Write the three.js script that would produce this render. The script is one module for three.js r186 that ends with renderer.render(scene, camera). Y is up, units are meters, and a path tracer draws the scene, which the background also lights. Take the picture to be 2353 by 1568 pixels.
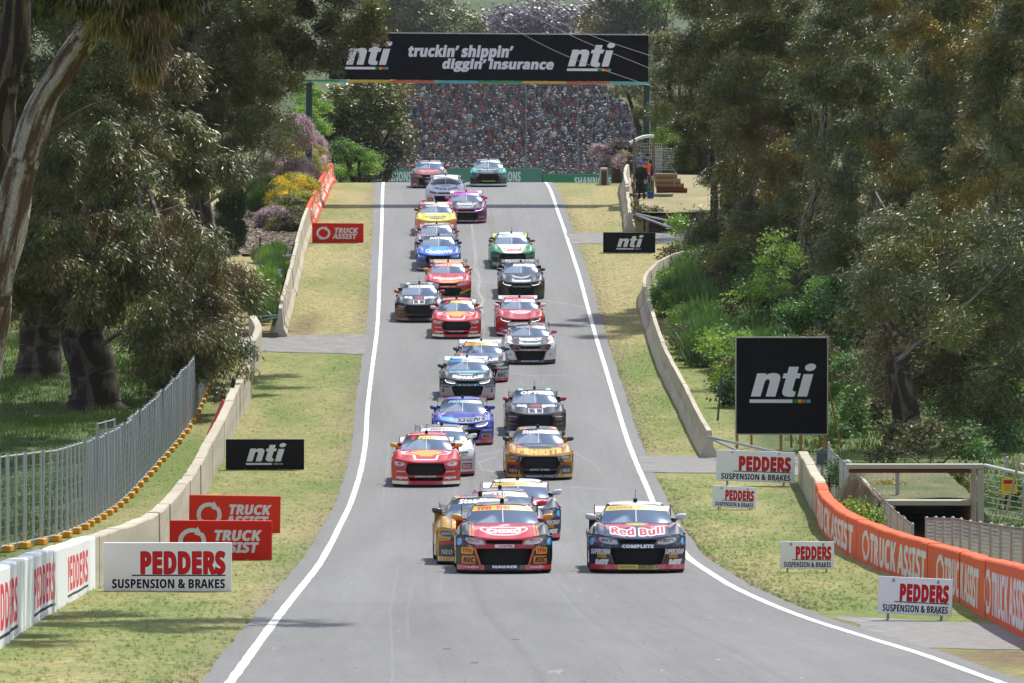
import * as THREE from 'three';
import { mergeGeometries, mergeVertices, toCreasedNormals } from 'three/addons/utils/BufferGeometryUtils.js';
import { RoundedBoxGeometry } from 'three/addons/geometries/RoundedBoxGeometry.js';
import { TessellateModifier } from 'three/addons/modifiers/TessellateModifier.js';
import { MarchingCubes } from 'three/addons/objects/MarchingCubes.js';
import { ImprovedNoise } from 'three/addons/math/ImprovedNoise.js';

// ---------------------------------------------------------------- camera, sky, sun, exposure
const scene = new THREE.Scene();
const FOCAL = 15000, MID_X = 1176, MID_Y = 784, HORIZON = 190;          // a long lens, in units of a 2352 x 1568 picture
const TILT = Math.atan((MID_Y - HORIZON) / FOCAL);
const EYE = 12;
const camera = new THREE.PerspectiveCamera(2 * Math.atan(MID_Y / FOCAL) * 180 / Math.PI, 1024 / 683, 1, 6000);
camera.position.set(0, EYE, 0);
camera.rotation.x = -TILT;
scene.add(camera);

const SUN = new THREE.Vector3(0.32, 1, -0.55).normalize();
const sun = new THREE.DirectionalLight(new THREE.Color(1.0, 0.955, 0.86), 5.0);
sun.position.copy(SUN).multiplyScalar(600).add(new THREE.Vector3(0, 0, -220));
sun.target.position.set(0, 0, -220);
sun.castShadow = true;
sun.shadow.radius = 1;
sun.shadow.mapSize.set(4096, 4096);
Object.assign(sun.shadow.camera, { left: -200, right: 200, top: 260, bottom: -260, near: 1, far: 1600 });
scene.add(sun, sun.target);

const clampUnit = (k) => Math.max(-1, Math.min(1, k));
function skyTexture() {
  const W = 1024, H = 512, data = new Float32Array(W * H * 4), noise = new ImprovedNoise();
  const fbm = (x, y, z) => { let s = 0, a = 0.5; for (let i = 0; i < 6; i++) { s += a * noise.noise(x, y, z); x *= 2.03; y *= 2.03; z *= 2.03; a *= 0.52; } return s; };
  const smooth = THREE.MathUtils.smoothstep, mix = THREE.MathUtils.lerp;
  for (let r = 0; r < H; r++) for (let c = 0; c < W; c++) {
    const el = ((r + 0.5) / H - 0.5) * Math.PI, az = ((c + 0.5) / W - 0.5) * 2 * Math.PI, o = (r * W + c) * 4;
    const y = Math.sin(el), x = Math.cos(el) * Math.cos(az), z = Math.cos(el) * Math.sin(az);
    let col;
    if (y <= 0) col = [0.34, 0.36, 0.36];
    else {
      const t = Math.pow(1 - y, 3.2);
      col = [mix(0.11, 0.46, t), mix(0.20, 0.56, t), mix(0.42, 0.68, t)];
      const k = 1.15 / (y + 0.16), n = fbm(x * k * 1.3 + 3.1, 7.7, z * k * 1.3 - 1.4);
      const m = smooth(n, 0.02, 0.22) * smooth(y, 0.0, 0.07) * 0.96, thick = smooth(n, 0.12, 0.4);
      const lit = mix(1.9, 1.15, thick), near = Math.exp(-(Math.acos(clampUnit(x * SUN.x + y * SUN.y + z * SUN.z)) ** 2) / 0.16);
      col = col.map((v) => v + 0.55 * near);
      col = col.map((v, i) => mix(v, lit * [1, 1, 1.015][i], m));
    }
    data[o] = col[0]; data[o + 1] = col[1]; data[o + 2] = col[2]; data[o + 3] = 1;
  }
  const t = new THREE.DataTexture(data, W, H, THREE.RGBAFormat, THREE.FloatType);
  t.mapping = THREE.EquirectangularReflectionMapping;
  t.magFilter = t.minFilter = THREE.LinearFilter;
  t.needsUpdate = true;
  return t;
}
const skyMap = skyTexture();
scene.background = skyMap;
scene.environment = skyMap;
scene.fog = new THREE.FogExp2(new THREE.Color(0.86, 0.88, 0.92), 0.00005);

const renderer = new THREE.WebGLRenderer({ antialias: true });
renderer.setSize(1024, 683);
renderer.toneMapping = THREE.LinearToneMapping;
renderer.toneMappingExposure = 1.1;
renderer.shadowMap.enabled = true;

// ---------------------------------------------------------------- helpers
const V = (x, y, z) => new THREE.Vector3(x, y, z);
const lerp = THREE.MathUtils.lerp, clamp = THREE.MathUtils.clamp, smooth = THREE.MathUtils.smoothstep;
function rng(seed) { let a = seed >>> 0; return () => { a = (a + 0x6d2b79f5) | 0; let t = Math.imul(a ^ (a >>> 15), 1 | a); t = (t + Math.imul(t ^ (t >>> 7), 61 | t)) ^ t; return ((t ^ (t >>> 14)) >>> 0) / 4294967296; }; }
const perlin = new ImprovedNoise();
const noise2 = (x, y, k = 0) => perlin.noise(x, y, 11.3 + k * 7.1);
const fbm2 = (x, y, k = 0) => noise2(x, y, k) * 0.55 + noise2(x * 2.1, y * 2.1, k + 1) * 0.28 + noise2(x * 4.3, y * 4.3, k + 2) * 0.17;
const gauss = (r) => Math.sqrt(-2 * Math.log(1 - r() * 0.9999)) * Math.cos(6.2832 * r());

// a monotone curve through knots
function curve(knots) {
  const n = knots.length, x = knots.map((k) => k[0]), y = knots.map((k) => k[1]), d = [], m = [];
  for (let i = 0; i < n - 1; i++) d.push((y[i + 1] - y[i]) / (x[i + 1] - x[i]));
  m.push(d[0]);
  for (let i = 1; i < n - 1; i++) m.push(d[i - 1] * d[i] <= 0 ? 0 : 2 / (1 / d[i - 1] + 1 / d[i]));
  m.push(d[n - 2]);
  return (v) => {
    if (v <= x[0]) return y[0] + m[0] * (v - x[0]);
    if (v >= x[n - 1]) return y[n - 1] + m[n - 1] * (v - x[n - 1]);
    let i = 0; while (v > x[i + 1]) i++;
    const h = x[i + 1] - x[i], t = (v - x[i]) / h, t2 = t * t, t3 = t2 * t;
    return (2 * t3 - 3 * t2 + 1) * y[i] + (t3 - 2 * t2 + t) * h * m[i] + (-2 * t3 + 3 * t2) * y[i + 1] + (t3 - t2) * h * m[i + 1];
  };
}
// how far the ground lies below the lens, by distance: the road dips, then climbs to a crest, with a valley and the spectators' hill beyond
const drop = curve([[-520, -90], [-320, -56], [-140, -18], [-60, -3], [-20, 3.0], [0, 4.6], [40, 6.2], [60, 7.0], [93, 8.35], [110, 9.0], [129, 9.72], [155, 10.70], [177, 11.21], [200, 11.2], [222, 10.88], [244, 10.25], [262, 9.40], [280, 8.21], [296, 7.2], [310, 6.41], [325, 5.68], [338, 5.36], [346, 5.29],
  [360, 5.75], [380, 6.8], [420, 9.2], [500, 12.2], [600, 13.4], [700, 13.9], [860, 14.3], [890, 13.6], [980, -1.4], [1010, -4], [1120, -7], [1300, -16], [1600, -46], [2000, -100], [2600, -170]]);
function groundY(x, z) {
  const d = -z; let h = EYE - drop(d);
  if (d > 70 && d < 350) h += 0.035 * fbm2(x * 0.45, z * 0.45, 3) * smooth(Math.abs(x + 0.5) - (x > 0 ? 0.13 * Math.max(0, 124 - d) : 0), 5.2, 6.4);
  if (x > 10) h += smooth(x, 10, 60) * 2.2;
  if (x < -14) h += smooth(-x, 14, 60) * 1.6;
  if (d < 380) h += 46 * smooth(Math.abs(x), 50, 330) * smooth(380 - d, 0, 120);
  return h;
}
function at(px, py, d) {                                                 // the point d metres ahead that is seen at a place in the picture
  const x = (px - MID_X) / FOCAL, y = (MID_Y - py) / FOCAL, c = Math.cos(TILT), s = Math.sin(TILT), k = d / (y * s + c);
  return V(x * k, EYE + (y * c - s) * k, -d);
}
function onGround(px, py) {                                              // the point of the ground seen there
  let a = 70, b = 346;
  for (let d = 70; d < 346; d += 1) { const p = at(px, py, d); if (p.y < groundY(p.x, p.z)) { b = d; a = d - 1; break; } }
  for (let i = 0; i < 18; i++) { const m = (a + b) / 2, p = at(px, py, m); if (p.y < groundY(p.x, p.z)) b = m; else a = m; }
  const p = at(px, py, b); p.y = groundY(p.x, p.z); return p;
}
const toXs = (list) => curve(list.map(([px, py]) => { const p = onGround(px, py); return [-p.z, p.x]; }).sort((a, b) => a[0] - b[0]));

const used = new Map();
function numbered(name) { const n = used.get(name) ?? 0; used.set(name, n + 1); return n ? name + '_' + String(n).padStart(3, '0') : name; }
function tag(o, label, category, group, kind) {
  o.userData = { ...(label && { label }), ...(category && { category }), ...(group && { group }), ...(kind && { kind }) };
  return o;
}
function thing(name, label, category, pos, turn = 0, group) {
  const o = new THREE.Group(); o.name = numbered(name); scene.add(o);
  if (pos) o.position.copy(pos); o.rotation.y = turn;
  return tag(o, label, category, group);
}
function part(name, geometry, material, parent, pos) {
  const m = new THREE.Mesh(geometry, material); m.name = name; m.castShadow = m.receiveShadow = true;
  if (pos) m.position.copy(pos);
  parent.add(m); return m;
}
function struct(name, geometry, material, label) {
  const m = part(numbered(name), geometry, material, scene);
  return tag(m, label, null, null, 'structure');
}
const mats = new Map();
function mat(color, roughness = 0.7, more = {}) {
  const key = JSON.stringify([color, roughness, more]);
  if (!mats.has(key)) {
    const M = more.clearcoat || more.transmission || more.sheen || more.specularIntensity ? THREE.MeshPhysicalMaterial : THREE.MeshStandardMaterial;
    mats.set(key, new M({ color: Array.isArray(color) ? new THREE.Color().setRGB(...color) : new THREE.Color(color), roughness, side: THREE.DoubleSide, ...more }));
  }
  return mats.get(key);
}
function canvas(w, h) { const c = document.createElement('canvas'); c.width = w; c.height = h; return [c, c.getContext('2d')]; }
function texture(c, srgb = true, repeat = false) {
  const t = new THREE.CanvasTexture(c);
  if (srgb) t.colorSpace = THREE.SRGBColorSpace;
  if (repeat) t.wrapS = t.wrapT = THREE.RepeatWrapping;
  t.anisotropy = 8;
  return t;
}
// a canvas filled pixel by pixel; f(u, v) gives sRGB 0..255
function painted(w, h, f) {
  const [c, g] = canvas(w, h), im = g.createImageData(w, h);
  for (let y = 0; y < h; y++) for (let x = 0; x < w; x++) { const k = f(x / w, y / h, x, y), o = (y * w + x) * 4; im.data[o] = k[0]; im.data[o + 1] = k[1]; im.data[o + 2] = k[2]; im.data[o + 3] = 255; }
  g.putImageData(im, 0, 0); return c;
}
function box(w, h, d, x = 0, y = 0, z = 0) { const g = new THREE.BoxGeometry(w, h, d); g.translate(x, y, z); return g; }
function rbox(w, h, d, r, x = 0, y = 0, z = 0) { const g = new RoundedBoxGeometry(w, h, d, 2, r); g.translate(x, y, z); return g; }
function bar(a, b, r, n = 6) {                                           // a round bar between two points
  const g = new THREE.CylinderGeometry(r, r, a.distanceTo(b), n, 1), q = new THREE.Quaternion().setFromUnitVectors(V(0, 1, 0), b.clone().sub(a).normalize());
  g.applyQuaternion(q); g.translate(...a.clone().add(b).multiplyScalar(0.5).toArray()); return g;
}
function limb(points, r0, r1, sides = 8, rough = 0, seed = 1) {          // a tapered, slightly knobbly tube
  const c = new THREE.CatmullRomCurve3(points), n = Math.max(6, points.length * 5), g = new THREE.TubeGeometry(c, n, 1, sides, false), p = g.attributes.position, v = V(), m = V();
  for (let i = 0; i <= n; i++) {
    c.getPointAt(i / n, m);
    const r = lerp(r0, r1, Math.pow(i / n, 0.85));
    for (let j = 0; j <= sides; j++) {
      const k = i * (sides + 1) + j; v.fromBufferAttribute(p, k).sub(m);
      const w = r * (1 + rough * perlin.noise(v.x * 2.3 + seed, i * 0.35 + seed * 3, v.z * 2.3));
      p.setXYZ(k, m.x + v.x * w, m.y + v.y * w, m.z + v.z * w);
    }
  }
  const uv = g.attributes.uv, len = c.getLength();
  for (let i = 0; i < uv.count; i++) uv.setXY(i, uv.getY(i), uv.getX(i) * len * 0.6);
  g.computeVertexNormals(); return g;
}
function merge(list) { return mergeGeometries(list.map((g) => { const n = g.index ? g.toNonIndexed() : g; for (const k of Object.keys(n.attributes)) if (!['position', 'normal', 'uv'].includes(k)) n.deleteAttribute(k); if (!n.attributes.uv) n.setAttribute('uv', new THREE.BufferAttribute(new Float32Array(n.attributes.position.count * 2), 2)); return n; })); }
function surf(nu, nv, f, uv) {                                           // a grid surface, f(u, v) -> [x, y, z]
  const p = [], t = [], ix = [];
  for (let j = 0; j <= nv; j++) for (let i = 0; i <= nu; i++) { const u = i / nu, v = j / nv; p.push(...f(u, v)); t.push(...(uv ? uv(u, v) : [u, v])); }
  for (let j = 0; j < nv; j++) for (let i = 0; i < nu; i++) { const a = j * (nu + 1) + i, b = a + 1, c = a + nu + 1, d = c + 1; ix.push(a, b, d, a, d, c); }
  const g = new THREE.BufferGeometry();
  g.setAttribute('position', new THREE.Float32BufferAttribute(p, 3)); g.setAttribute('uv', new THREE.Float32BufferAttribute(t, 2)); g.setIndex(ix); g.computeVertexNormals();
  return g;
}
// text fitted to a box: x, y is its centre
function fit(g, str, x, y, w, h, fill, o = {}) {
  const F = `${o.light ? '' : 'bold '}100px ${o.serif ? 'serif' : 'sans-serif'}`;
  g.save(); g.font = F; g.textAlign = 'center'; g.textBaseline = 'alphabetic';
  const low = /[a-z]/.test(str), tall = /[bdfhklti]/.test(str) || !low, tail = low && /[gpqy]/.test(str);
  const up = tall ? 74 : 56, dn = tail ? 22 : 0, W = g.measureText(str).width || 1;
  g.translate(x, y); g.scale(w / W, h / (up + dn)); g.translate(0, (up - dn) / 2);
  if (o.it) g.transform(1, 0, -o.it, 1, 0, 0);
  g.lineJoin = o.sharp ? 'miter' : 'round';
  if (o.edge) { g.strokeStyle = o.edge; g.lineWidth = o.ew ?? 22; g.strokeText(str, 0, 0); }
  g.fillStyle = fill;
  if (o.fat) { g.strokeStyle = fill; g.lineWidth = o.fat; g.strokeText(str, 0, 0); }
  g.fillText(str, 0, 0); g.restore();
}
function rounded(g, x, y, w, h, r, fill) { g.fillStyle = fill; g.beginPath(); g.roundRect(x, y, w, h, r); g.fill(); }
// ---------------------------------------------------------------- the setting: ground, road, lines, paths
const leftLine = toXs([[880, 424], [878, 470], [877, 520], [872, 640], [866, 760], [857, 830], [845, 930], [838, 1030], [824, 1100], [795, 1180], [760, 1250], [720, 1315], [660, 1390], [600, 1470], [535, 1560]]);
const rightLine = toXs([[1262, 432], [1276, 470], [1290, 510], [1310, 570], [1335, 650], [1362, 750], [1395, 860], [1425, 960], [1460, 1060], [1505, 1165], [1575, 1275], [1660, 1335], [1750, 1380], [1850, 1420], [2000, 1468], [2120, 1505], [2260, 1556]]);
const edgeL = (d) => leftLine(d) - 0.42 - 0.05 * noise2(d * 0.31, 3.3) , edgeR = (d) => rightLine(d) + 0.4 + 0.05 * noise2(d * 0.27, 9.1);
const chain = [];                                                        // distances at which ground and road are cut
for (let d = -520; d < -60; d += 20) chain.push(d);
for (let d = -60; d < 84; d += 6) chain.push(d);
for (let d = 84; d < 350; d += 0.5) chain.push(d);
for (let d = 350; d < 420; d += 2) chain.push(d);
for (let d = 420; d < 1400; d += 8) chain.push(d);
for (let d = 1400; d <= 2600; d += 40) chain.push(d);
const across = [];
for (let x = -620; x < -60; x += 28) across.push(x);
for (let x = -60; x < -24; x += 3) across.push(x);
for (let x = -24; x <= 24; x += 0.5) across.push(x);
for (let x = 27; x <= 60; x += 3) across.push(x);
for (let x = 88; x <= 620; x += 28) across.push(x);

function wallXLeft(d) { return d < 250 ? -8.1 : -9.1; }
function groundColour(x, d, o) {
  const n = fbm2(x * 0.55, d * 0.10, 1), f = fbm2(x * 1.7, d * 0.55, 5), big = noise2(x * 0.12, d * 0.03, 8);
  const straw = [0.52, 0.43, 0.19], green = [0.215, 0.285, 0.050], lush = [0.058, 0.128, 0.014], soil = [0.26, 0.165, 0.095];
  let dry = clamp(0.60 + n * 1.1 + f * 0.55 + big * 0.5, 0, 1);
  if (d > 250 && d < 346) dry = clamp(dry + 0.16, 0, 1); else if (d < 250) dry = clamp(dry - 0.14 - 0.14 * smooth(d, 190, 110), 0, 1);
  let c = [0, 1, 2].map((i) => lerp(green[i], straw[i], dry));
  const blend = (k, t) => { c = c.map((v, i) => lerp(v, k[i], t)); };
  if (d < 346) {
    if (x < -10.3 && d < 250) { const t = smooth(-x, 10.3, 11.0) * clamp(0.86 + f * 0.5, 0, 1); blend(lush, t * (1 - 0.75 * smooth(d, 236, 252))); }
    if (x > 6.6 && d > 150 && d < 300) blend(lush, smooth(x, 6.6, 8.4) * clamp(0.75 + n, 0, 1));
    if (x > 9.2 && d < 160) blend(lush, smooth(x, 9.2, 10.5) * 0.8);
    if (x < -9.3 && x > -17 && d > 289 && d < 318) { const k = 0.16 + 0.16 * clamp(0.5 + f * 1.6, 0, 1); blend([k * 1.12, k * 0.82, k * 0.6], smooth(d, 289, 290.2) * smooth(-x, 9.3, 9.7)); }
    const bare = (cx, cd, rx, rd) => Math.max(0, 1 - Math.hypot((x - cx) / rx, (d - cd) / rd) + n * 0.6);
    blend(soil, clamp(bare(7.4, 96, 1.5, 4.2) * 1.6, 0, 0.9));
    blend(soil, clamp(bare(-8.2, 258, 0.75, 7) * 1.5, 0, 0.75));
    const e = Math.min(Math.abs(x - edgeL(d)), Math.abs(x - edgeR(d)));
    blend([0.30, 0.235, 0.14], clamp((0.45 - e) * 1.5 + n * 0.5, 0, 0.6));
  } else {
    const g = clamp(0.35 + big * 1.2 + n * 0.4, 0, 1);
    c = [lerp(0.055, 0.16, g), lerp(0.105, 0.17, g), lerp(0.028, 0.06, g)];
  }
  if (d < -10 || (d < 380 && Math.abs(x) > 40)) { const t = Math.max(smooth(-d, 10, 60), smooth(Math.abs(x), 40, 70)); blend([0.040 + 0.02 * n, 0.052 + 0.02 * n, 0.020], t); }
  o.push(...c);
}
{
  const p = [], col = [], uv = [], ix = [], w = across.length;
  for (const d of chain) for (const x of across) { p.push(x, groundY(x, -d), -d); groundColour(x, d, col); uv.push(x / 7, d / 7); }
  for (let j = 0; j < chain.length - 1; j++) for (let i = 0; i < w - 1; i++) { const a = j * w + i; ix.push(a, a + 1, a + w + 1, a, a + w + 1, a + w); }
  const g = new THREE.BufferGeometry();
  g.setAttribute('position', new THREE.Float32BufferAttribute(p, 3)); g.setAttribute('color', new THREE.Float32BufferAttribute(col, 3)); g.setAttribute('uv', new THREE.Float32BufferAttribute(uv, 2));
  g.setIndex(ix); g.computeVertexNormals();
  const r = rng(5), wrap = (u, v, f, k) => { const a = u * f, b = v * f, n = (x, y) => perlin.noise(x, y, k), s = smooth(u, 0.8, 1), t = smooth(v, 0.8, 1); return lerp(lerp(n(a, b), n(a - f, b), s), lerp(n(a, b - f), n(a - f, b - f), s), t); };
  const grain = painted(1024, 1024, (u, v) => { const k = 196 + 40 * wrap(u, v, 22, 1) + 52 * wrap(u, v, 60, 2) + 40 * wrap(u, v, 150, 3) + (r() - 0.5) * 50, h = 14 * wrap(u, v, 34, 7) + 10 * wrap(u, v, 90, 8); return [clamp(k + h, 0, 255), clamp(k + 3, 0, 255), clamp(k - h * 0.6, 0, 255)]; });
  const m = new THREE.MeshStandardMaterial({ vertexColors: true, roughness: 0.95, map: texture(grain, true, true), side: THREE.DoubleSide });
  struct('ground', g, m, 'straw and green mown grass verges with rougher ground beyond the walls');
}
function strip(d0, d1, step, left, right, n, lift, uv) {
  const ds = chain.filter((d) => d > d0 && d < d1); ds.unshift(d0); ds.push(d1);
  const p = [], t = [], ix = [];
  ds.forEach((d) => { for (let i = 0; i <= n; i++) { const x = lerp(left(d), right(d), i / n); p.push(x, EYE - drop(d) + lift, -d); t.push(...uv(i / n, d, x)); } });
  for (let j = 0; j < ds.length - 1; j++) for (let i = 0; i < n; i++) { const a = j * (n + 1) + i, b = a + n + 1; ix.push(a, a + 1, b + 1, a, b + 1, b); }
  const g = new THREE.BufferGeometry();
  g.setAttribute('position', new THREE.Float32BufferAttribute(p, 3)); g.setAttribute('uv', new THREE.Float32BufferAttribute(t, 2)); g.setIndex(ix); g.computeVertexNormals(); return g;
}
const ROAD0 = 76, ROAD1 = 420;
{
  const W = 1024, H = 2048, [c, g] = canvas(W, H), r = rng(77);
  const im = g.createImageData(W, H);
  for (let y = 0; y < H; y++) for (let x = 0; x < W; x++) {
    const u = x / W, d = lerp(ROAD1, ROAD0, y / H);
    let k = 113 + 9 * perlin.noise(u * 9, d * 0.045, 4) + 6 * perlin.noise(u * 3.2, d * 0.016, 9) + 4 * perlin.noise(u * 46, d * 0.25, 2) + (r() - 0.5) * 15;
    k += 4 * Math.sin(u * 19 + 0.6) * perlin.noise(u * 2, d * 0.02, 31);
    if (d < 116 + 3 * perlin.noise(u * 5, 2.2, 1)) k -= 4 + 4 * perlin.noise(u * 14, d * 0.3, 6);
    const o = (y * W + x) * 4; im.data[o] = k * 0.995; im.data[o + 1] = k; im.data[o + 2] = k * 1.015; im.data[o + 3] = 255;
  }
  g.putImageData(im, 0, 0);
  const toMap = (px, py) => { const q = onGround(px, py), d = -q.z; return [(q.x - edgeL(d)) / (edgeR(d) - edgeL(d)) * W, (ROAD1 - d) / (ROAD1 - ROAD0) * H]; };
  const trace = (pts0, style, width, alpha0) => { for (let rep = 0; rep < 5; rep++) stroke1(pts0.flatMap((q, i) => { const n = pts0[i + 1]; return (n ? [0, 0.25, 0.5, 0.75] : [0]).map((t) => [lerp(q[0], n ? n[0] : 0, t) + (r() - 0.5) * 3.4, lerp(q[1], n ? n[1] : 0, t) + (r() - 0.5) * 1.6]); }), style, width * (0.5 + r()), alpha0 * 0.16); };
  const stroke1 = (pts, style, width, alpha) => { g.save(); g.globalAlpha = alpha; g.strokeStyle = style; g.lineWidth = width; g.lineCap = g.lineJoin = 'round'; g.beginPath(); pts.forEach((q, i) => { const [x, y] = toMap(...q); i ? g.lineTo(x, y) : g.moveTo(x, y); }); g.stroke(); g.restore(); };
  const pale = '#c9cbd0', dark = '#4a4c52';
  for (let k = 0; k < 4; k++) trace([[1075, 470 + k], [1083, 500], [1089, 560], [1096, 590], [1093, 612], [1101, 640], [1098, 668], [1108, 690], [1102, 706], [1112, 720]].map(([x, y]) => [x + (r() - 0.5) * 9, y + (r() - 0.5) * 9]), pale, 2, 0.5);
  trace([[1108, 735], [1112, 760], [1109, 790]], pale, 2.5, 0.5);
  trace([[1060, 640], [1120, 648], [1160, 655]], pale, 1.2, 0.4); trace([[1250, 690], [1310, 700], [1345, 706]], pale, 1.2, 0.5); trace([[1260, 740], [1330, 746]], pale, 1, 0.4);
  trace([[1175, 858], [1240, 864], [1300, 862]], pale, 1.6, 0.5); trace([[1195, 872], [1200, 884]], pale, 2, 0.5); trace([[1250, 870], [1246, 882]], pale, 2, 0.5);
  trace([[1140, 1050], [1100, 1062], [1105, 1078], [1150, 1086], [1240, 1092]], pale, 2, 0.6); trace([[1100, 1046], [1150, 1036]], pale, 1.6, 0.5); trace([[1320, 1040], [1360, 1062], [1385, 1090]], pale, 1.8, 0.5);
  trace([[1300, 1118], [1400, 1124]], pale, 1.2, 0.45); trace([[1330, 1172], [1420, 1180]], pale, 1.2, 0.4); trace([[1090, 1010], [1085, 1030]], pale, 2, 0.5);
  trace([[1260, 1545], [1290, 1540], [1280, 1548]], pale, 3, 0.45);
  g.globalAlpha = 1;
  for (const [u0, w0, al] of [[0.30, 0.045, 0.055], [0.40, 0.05, 0.06], [0.60, 0.05, 0.06], [0.71, 0.045, 0.05]]) for (let k = 0; k < 26; k++) { const q = u0 + (r() - 0.5) * w0; g.globalAlpha = al * (0.3 + 0.7 * r()); g.strokeStyle = '#3d3e44'; g.lineWidth = 4 + 10 * r(); const y0 = H * r(); g.beginPath(); g.moveTo(W * q, y0); g.bezierCurveTo(W * (q + 0.02 * (r() - 0.5)), y0 + 150, W * (q + 0.03 * (r() - 0.5)), y0 + 300, W * (q + 0.03 * (r() - 0.5)), y0 + 420); g.stroke(); }
  for (const a of [[[1395, 1372], [1330, 1385], [1300, 1398], [1330, 1412], [1430, 1425]], [[1500, 1385], [1440, 1396], [1425, 1408], [1460, 1424], [1540, 1440]], [[1660, 1402], [1600, 1410], [1620, 1424], [1740, 1438]], [[1010, 1372], [1060, 1362], [1090, 1352]], [[1560, 1300], [1660, 1352]]]) trace(a, dark, 1.6, 0.36);
  trace([[1735, 1300 + 110], [1800, 1440], [1850, 1470]], dark, 2.5, 0.22);
  for (let k = 0; k < 46; k++) { const d = lerp(82, 340, Math.pow(r(), 1.3)), y = (ROAD1 - d) / (ROAD1 - ROAD0) * H, x = W * (0.08 + 0.84 * r()); g.globalAlpha = 0.05 + 0.08 * r(); g.strokeStyle = r() < 0.75 ? dark : pale; g.lineWidth = 2 + 7 * r(); g.beginPath(); g.moveTo(x, y); g.quadraticCurveTo(x + (r() - 0.5) * 20, y + 60, x + (r() - 0.5) * 60, y + 60 + 230 * r()); g.stroke(); }
  for (let k = 0; k < 90; k++) { const d = lerp(80, 180, r()); g.globalAlpha = 0.8; g.fillStyle = r() < 0.65 ? '#2b2c30' : '#e2e2e2'; g.fillRect(W * r(), (ROAD1 - d) / (ROAD1 - ROAD0) * H, 1.5 + 3 * r(), 1); }
  for (const q of [[1480, 2152], [1570, 2197], [1707, 2120]]) { const [x, y] = toMap(q[0] / 1.4434, q[1] / 1.4434); g.globalAlpha = 0.9; g.fillStyle = '#1e1f22'; g.fillRect(x - 5, y, 11, 1.6); }
  const tex = texture(c);
  const grit = rng(9), bump = texture(painted(512, 512, () => { const k = 255 * grit(); return [k, k, k]; }), false, true);
  bump.repeat.set(9, 300);
  const m = new THREE.MeshStandardMaterial({ map: tex, bumpMap: bump, bumpScale: 0.004, roughness: 0.74, side: THREE.DoubleSide });
  struct('road', strip(ROAD0, ROAD1, 0.5, edgeL, edgeR, 8, 0.012, (u, d) => [u, (d - ROAD0) / (ROAD1 - ROAD0)]), m, 'grey asphalt race track running down from the crest towards the lens');
}
{
  const r = rng(12), white = painted(64, 1024, (u, v) => { const k = 222 + 24 * perlin.noise(u * 6, v * 90, 1) + (r() - 0.5) * 22 - 55 * smooth(perlin.noise(u * 9, v * 240, 5), 0.32, 0.6); return [k, k, k * 0.985]; });
  const m = new THREE.MeshStandardMaterial({ map: texture(white, true, true), roughness: 0.7, side: THREE.DoubleSide });
  for (const [line, s] of [[leftLine, 1], [rightLine, 2]]) {
    const w = (d) => 0.074 + 0.012 * noise2(d * 0.9, s * 5) + 0.008 * noise2(d * 3.1, s * 9);
    struct('white_line', strip(ROAD0, 352, 0.5, (d) => line(d) - w(d), (d) => line(d) + w(d), 2, 0.017, (u, d) => [u, d / 60]), m, s === 1 ? 'white painted line along the track edge below the black gantry post with shrubs' : 'white painted line along the track edge on the marshal shelter side');
  }
}
function patch(name, quad, lift, material, label, nu = 10, nv = 12, ragged = 0) {             // a sheet on the ground between four corners seen in the picture
  const q = quad.map(([x, y]) => onGround(x, y));
  const g = surf(nu, nv, (u, v) => {
    const a = q[0].clone().lerp(q[1], u), b = q[3].clone().lerp(q[2], u), p = a.lerp(b, v), e = ragged * noise2(p.x * 1.3, p.z * 0.4, 4);
    if (v === 0 || v === 1) p.z += e * 2; if (u === 0 || u === 1) p.x += e;
    return [p.x, groundY(p.x, p.z) + lift, p.z];
  }, (u, v) => [u * q[0].distanceTo(q[1]) / 4, v * q[0].distanceTo(q[3]) / 4]);
  return struct(name, g, material, label);
}
{
  const r = rng(31), c = painted(512, 512, (u, v) => { const k = 124 + 16 * perlin.noise(u * 8, v * 8, 3) + 10 * perlin.noise(u * 30, v * 30, 5) + (r() - 0.5) * 26; return [k, k * 0.985, k * 0.97]; });
  const m = new THREE.MeshStandardMaterial({ map: texture(c, true, true), roughness: 0.85, side: THREE.DoubleSide });
  const k = (y) => leftLine(-onGround(860, y).z) ;
  patch('access_path', [[300, 777], [846, 768], [838, 814], [320, 800]], 0.018, m, 'grey asphalt crossing that meets the track between the two walls on the shrub side', 60, 24, 0.05);
  patch('access_path', [[1300, 536], [1600, 533], [1600, 561], [1310, 560]], 0.018, m, 'grey asphalt crossing behind the small black board near the marshal shelter', 40, 24, 0.05);
  patch('access_path', [[1462, 1046], [1900, 1052], [1900, 1092], [1478, 1085]], 0.018, m, 'grey asphalt crossing at the foot of the big black billboard', 40, 24, 0.05);
  patch('asphalt_apron', [[1930, 1416], [2420, 1440], [2420, 1492], [2080, 1487]], 0.006, m, 'worn grey asphalt apron beside the track below the orange painted wall', 64, 44, 0.22);
}

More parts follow.
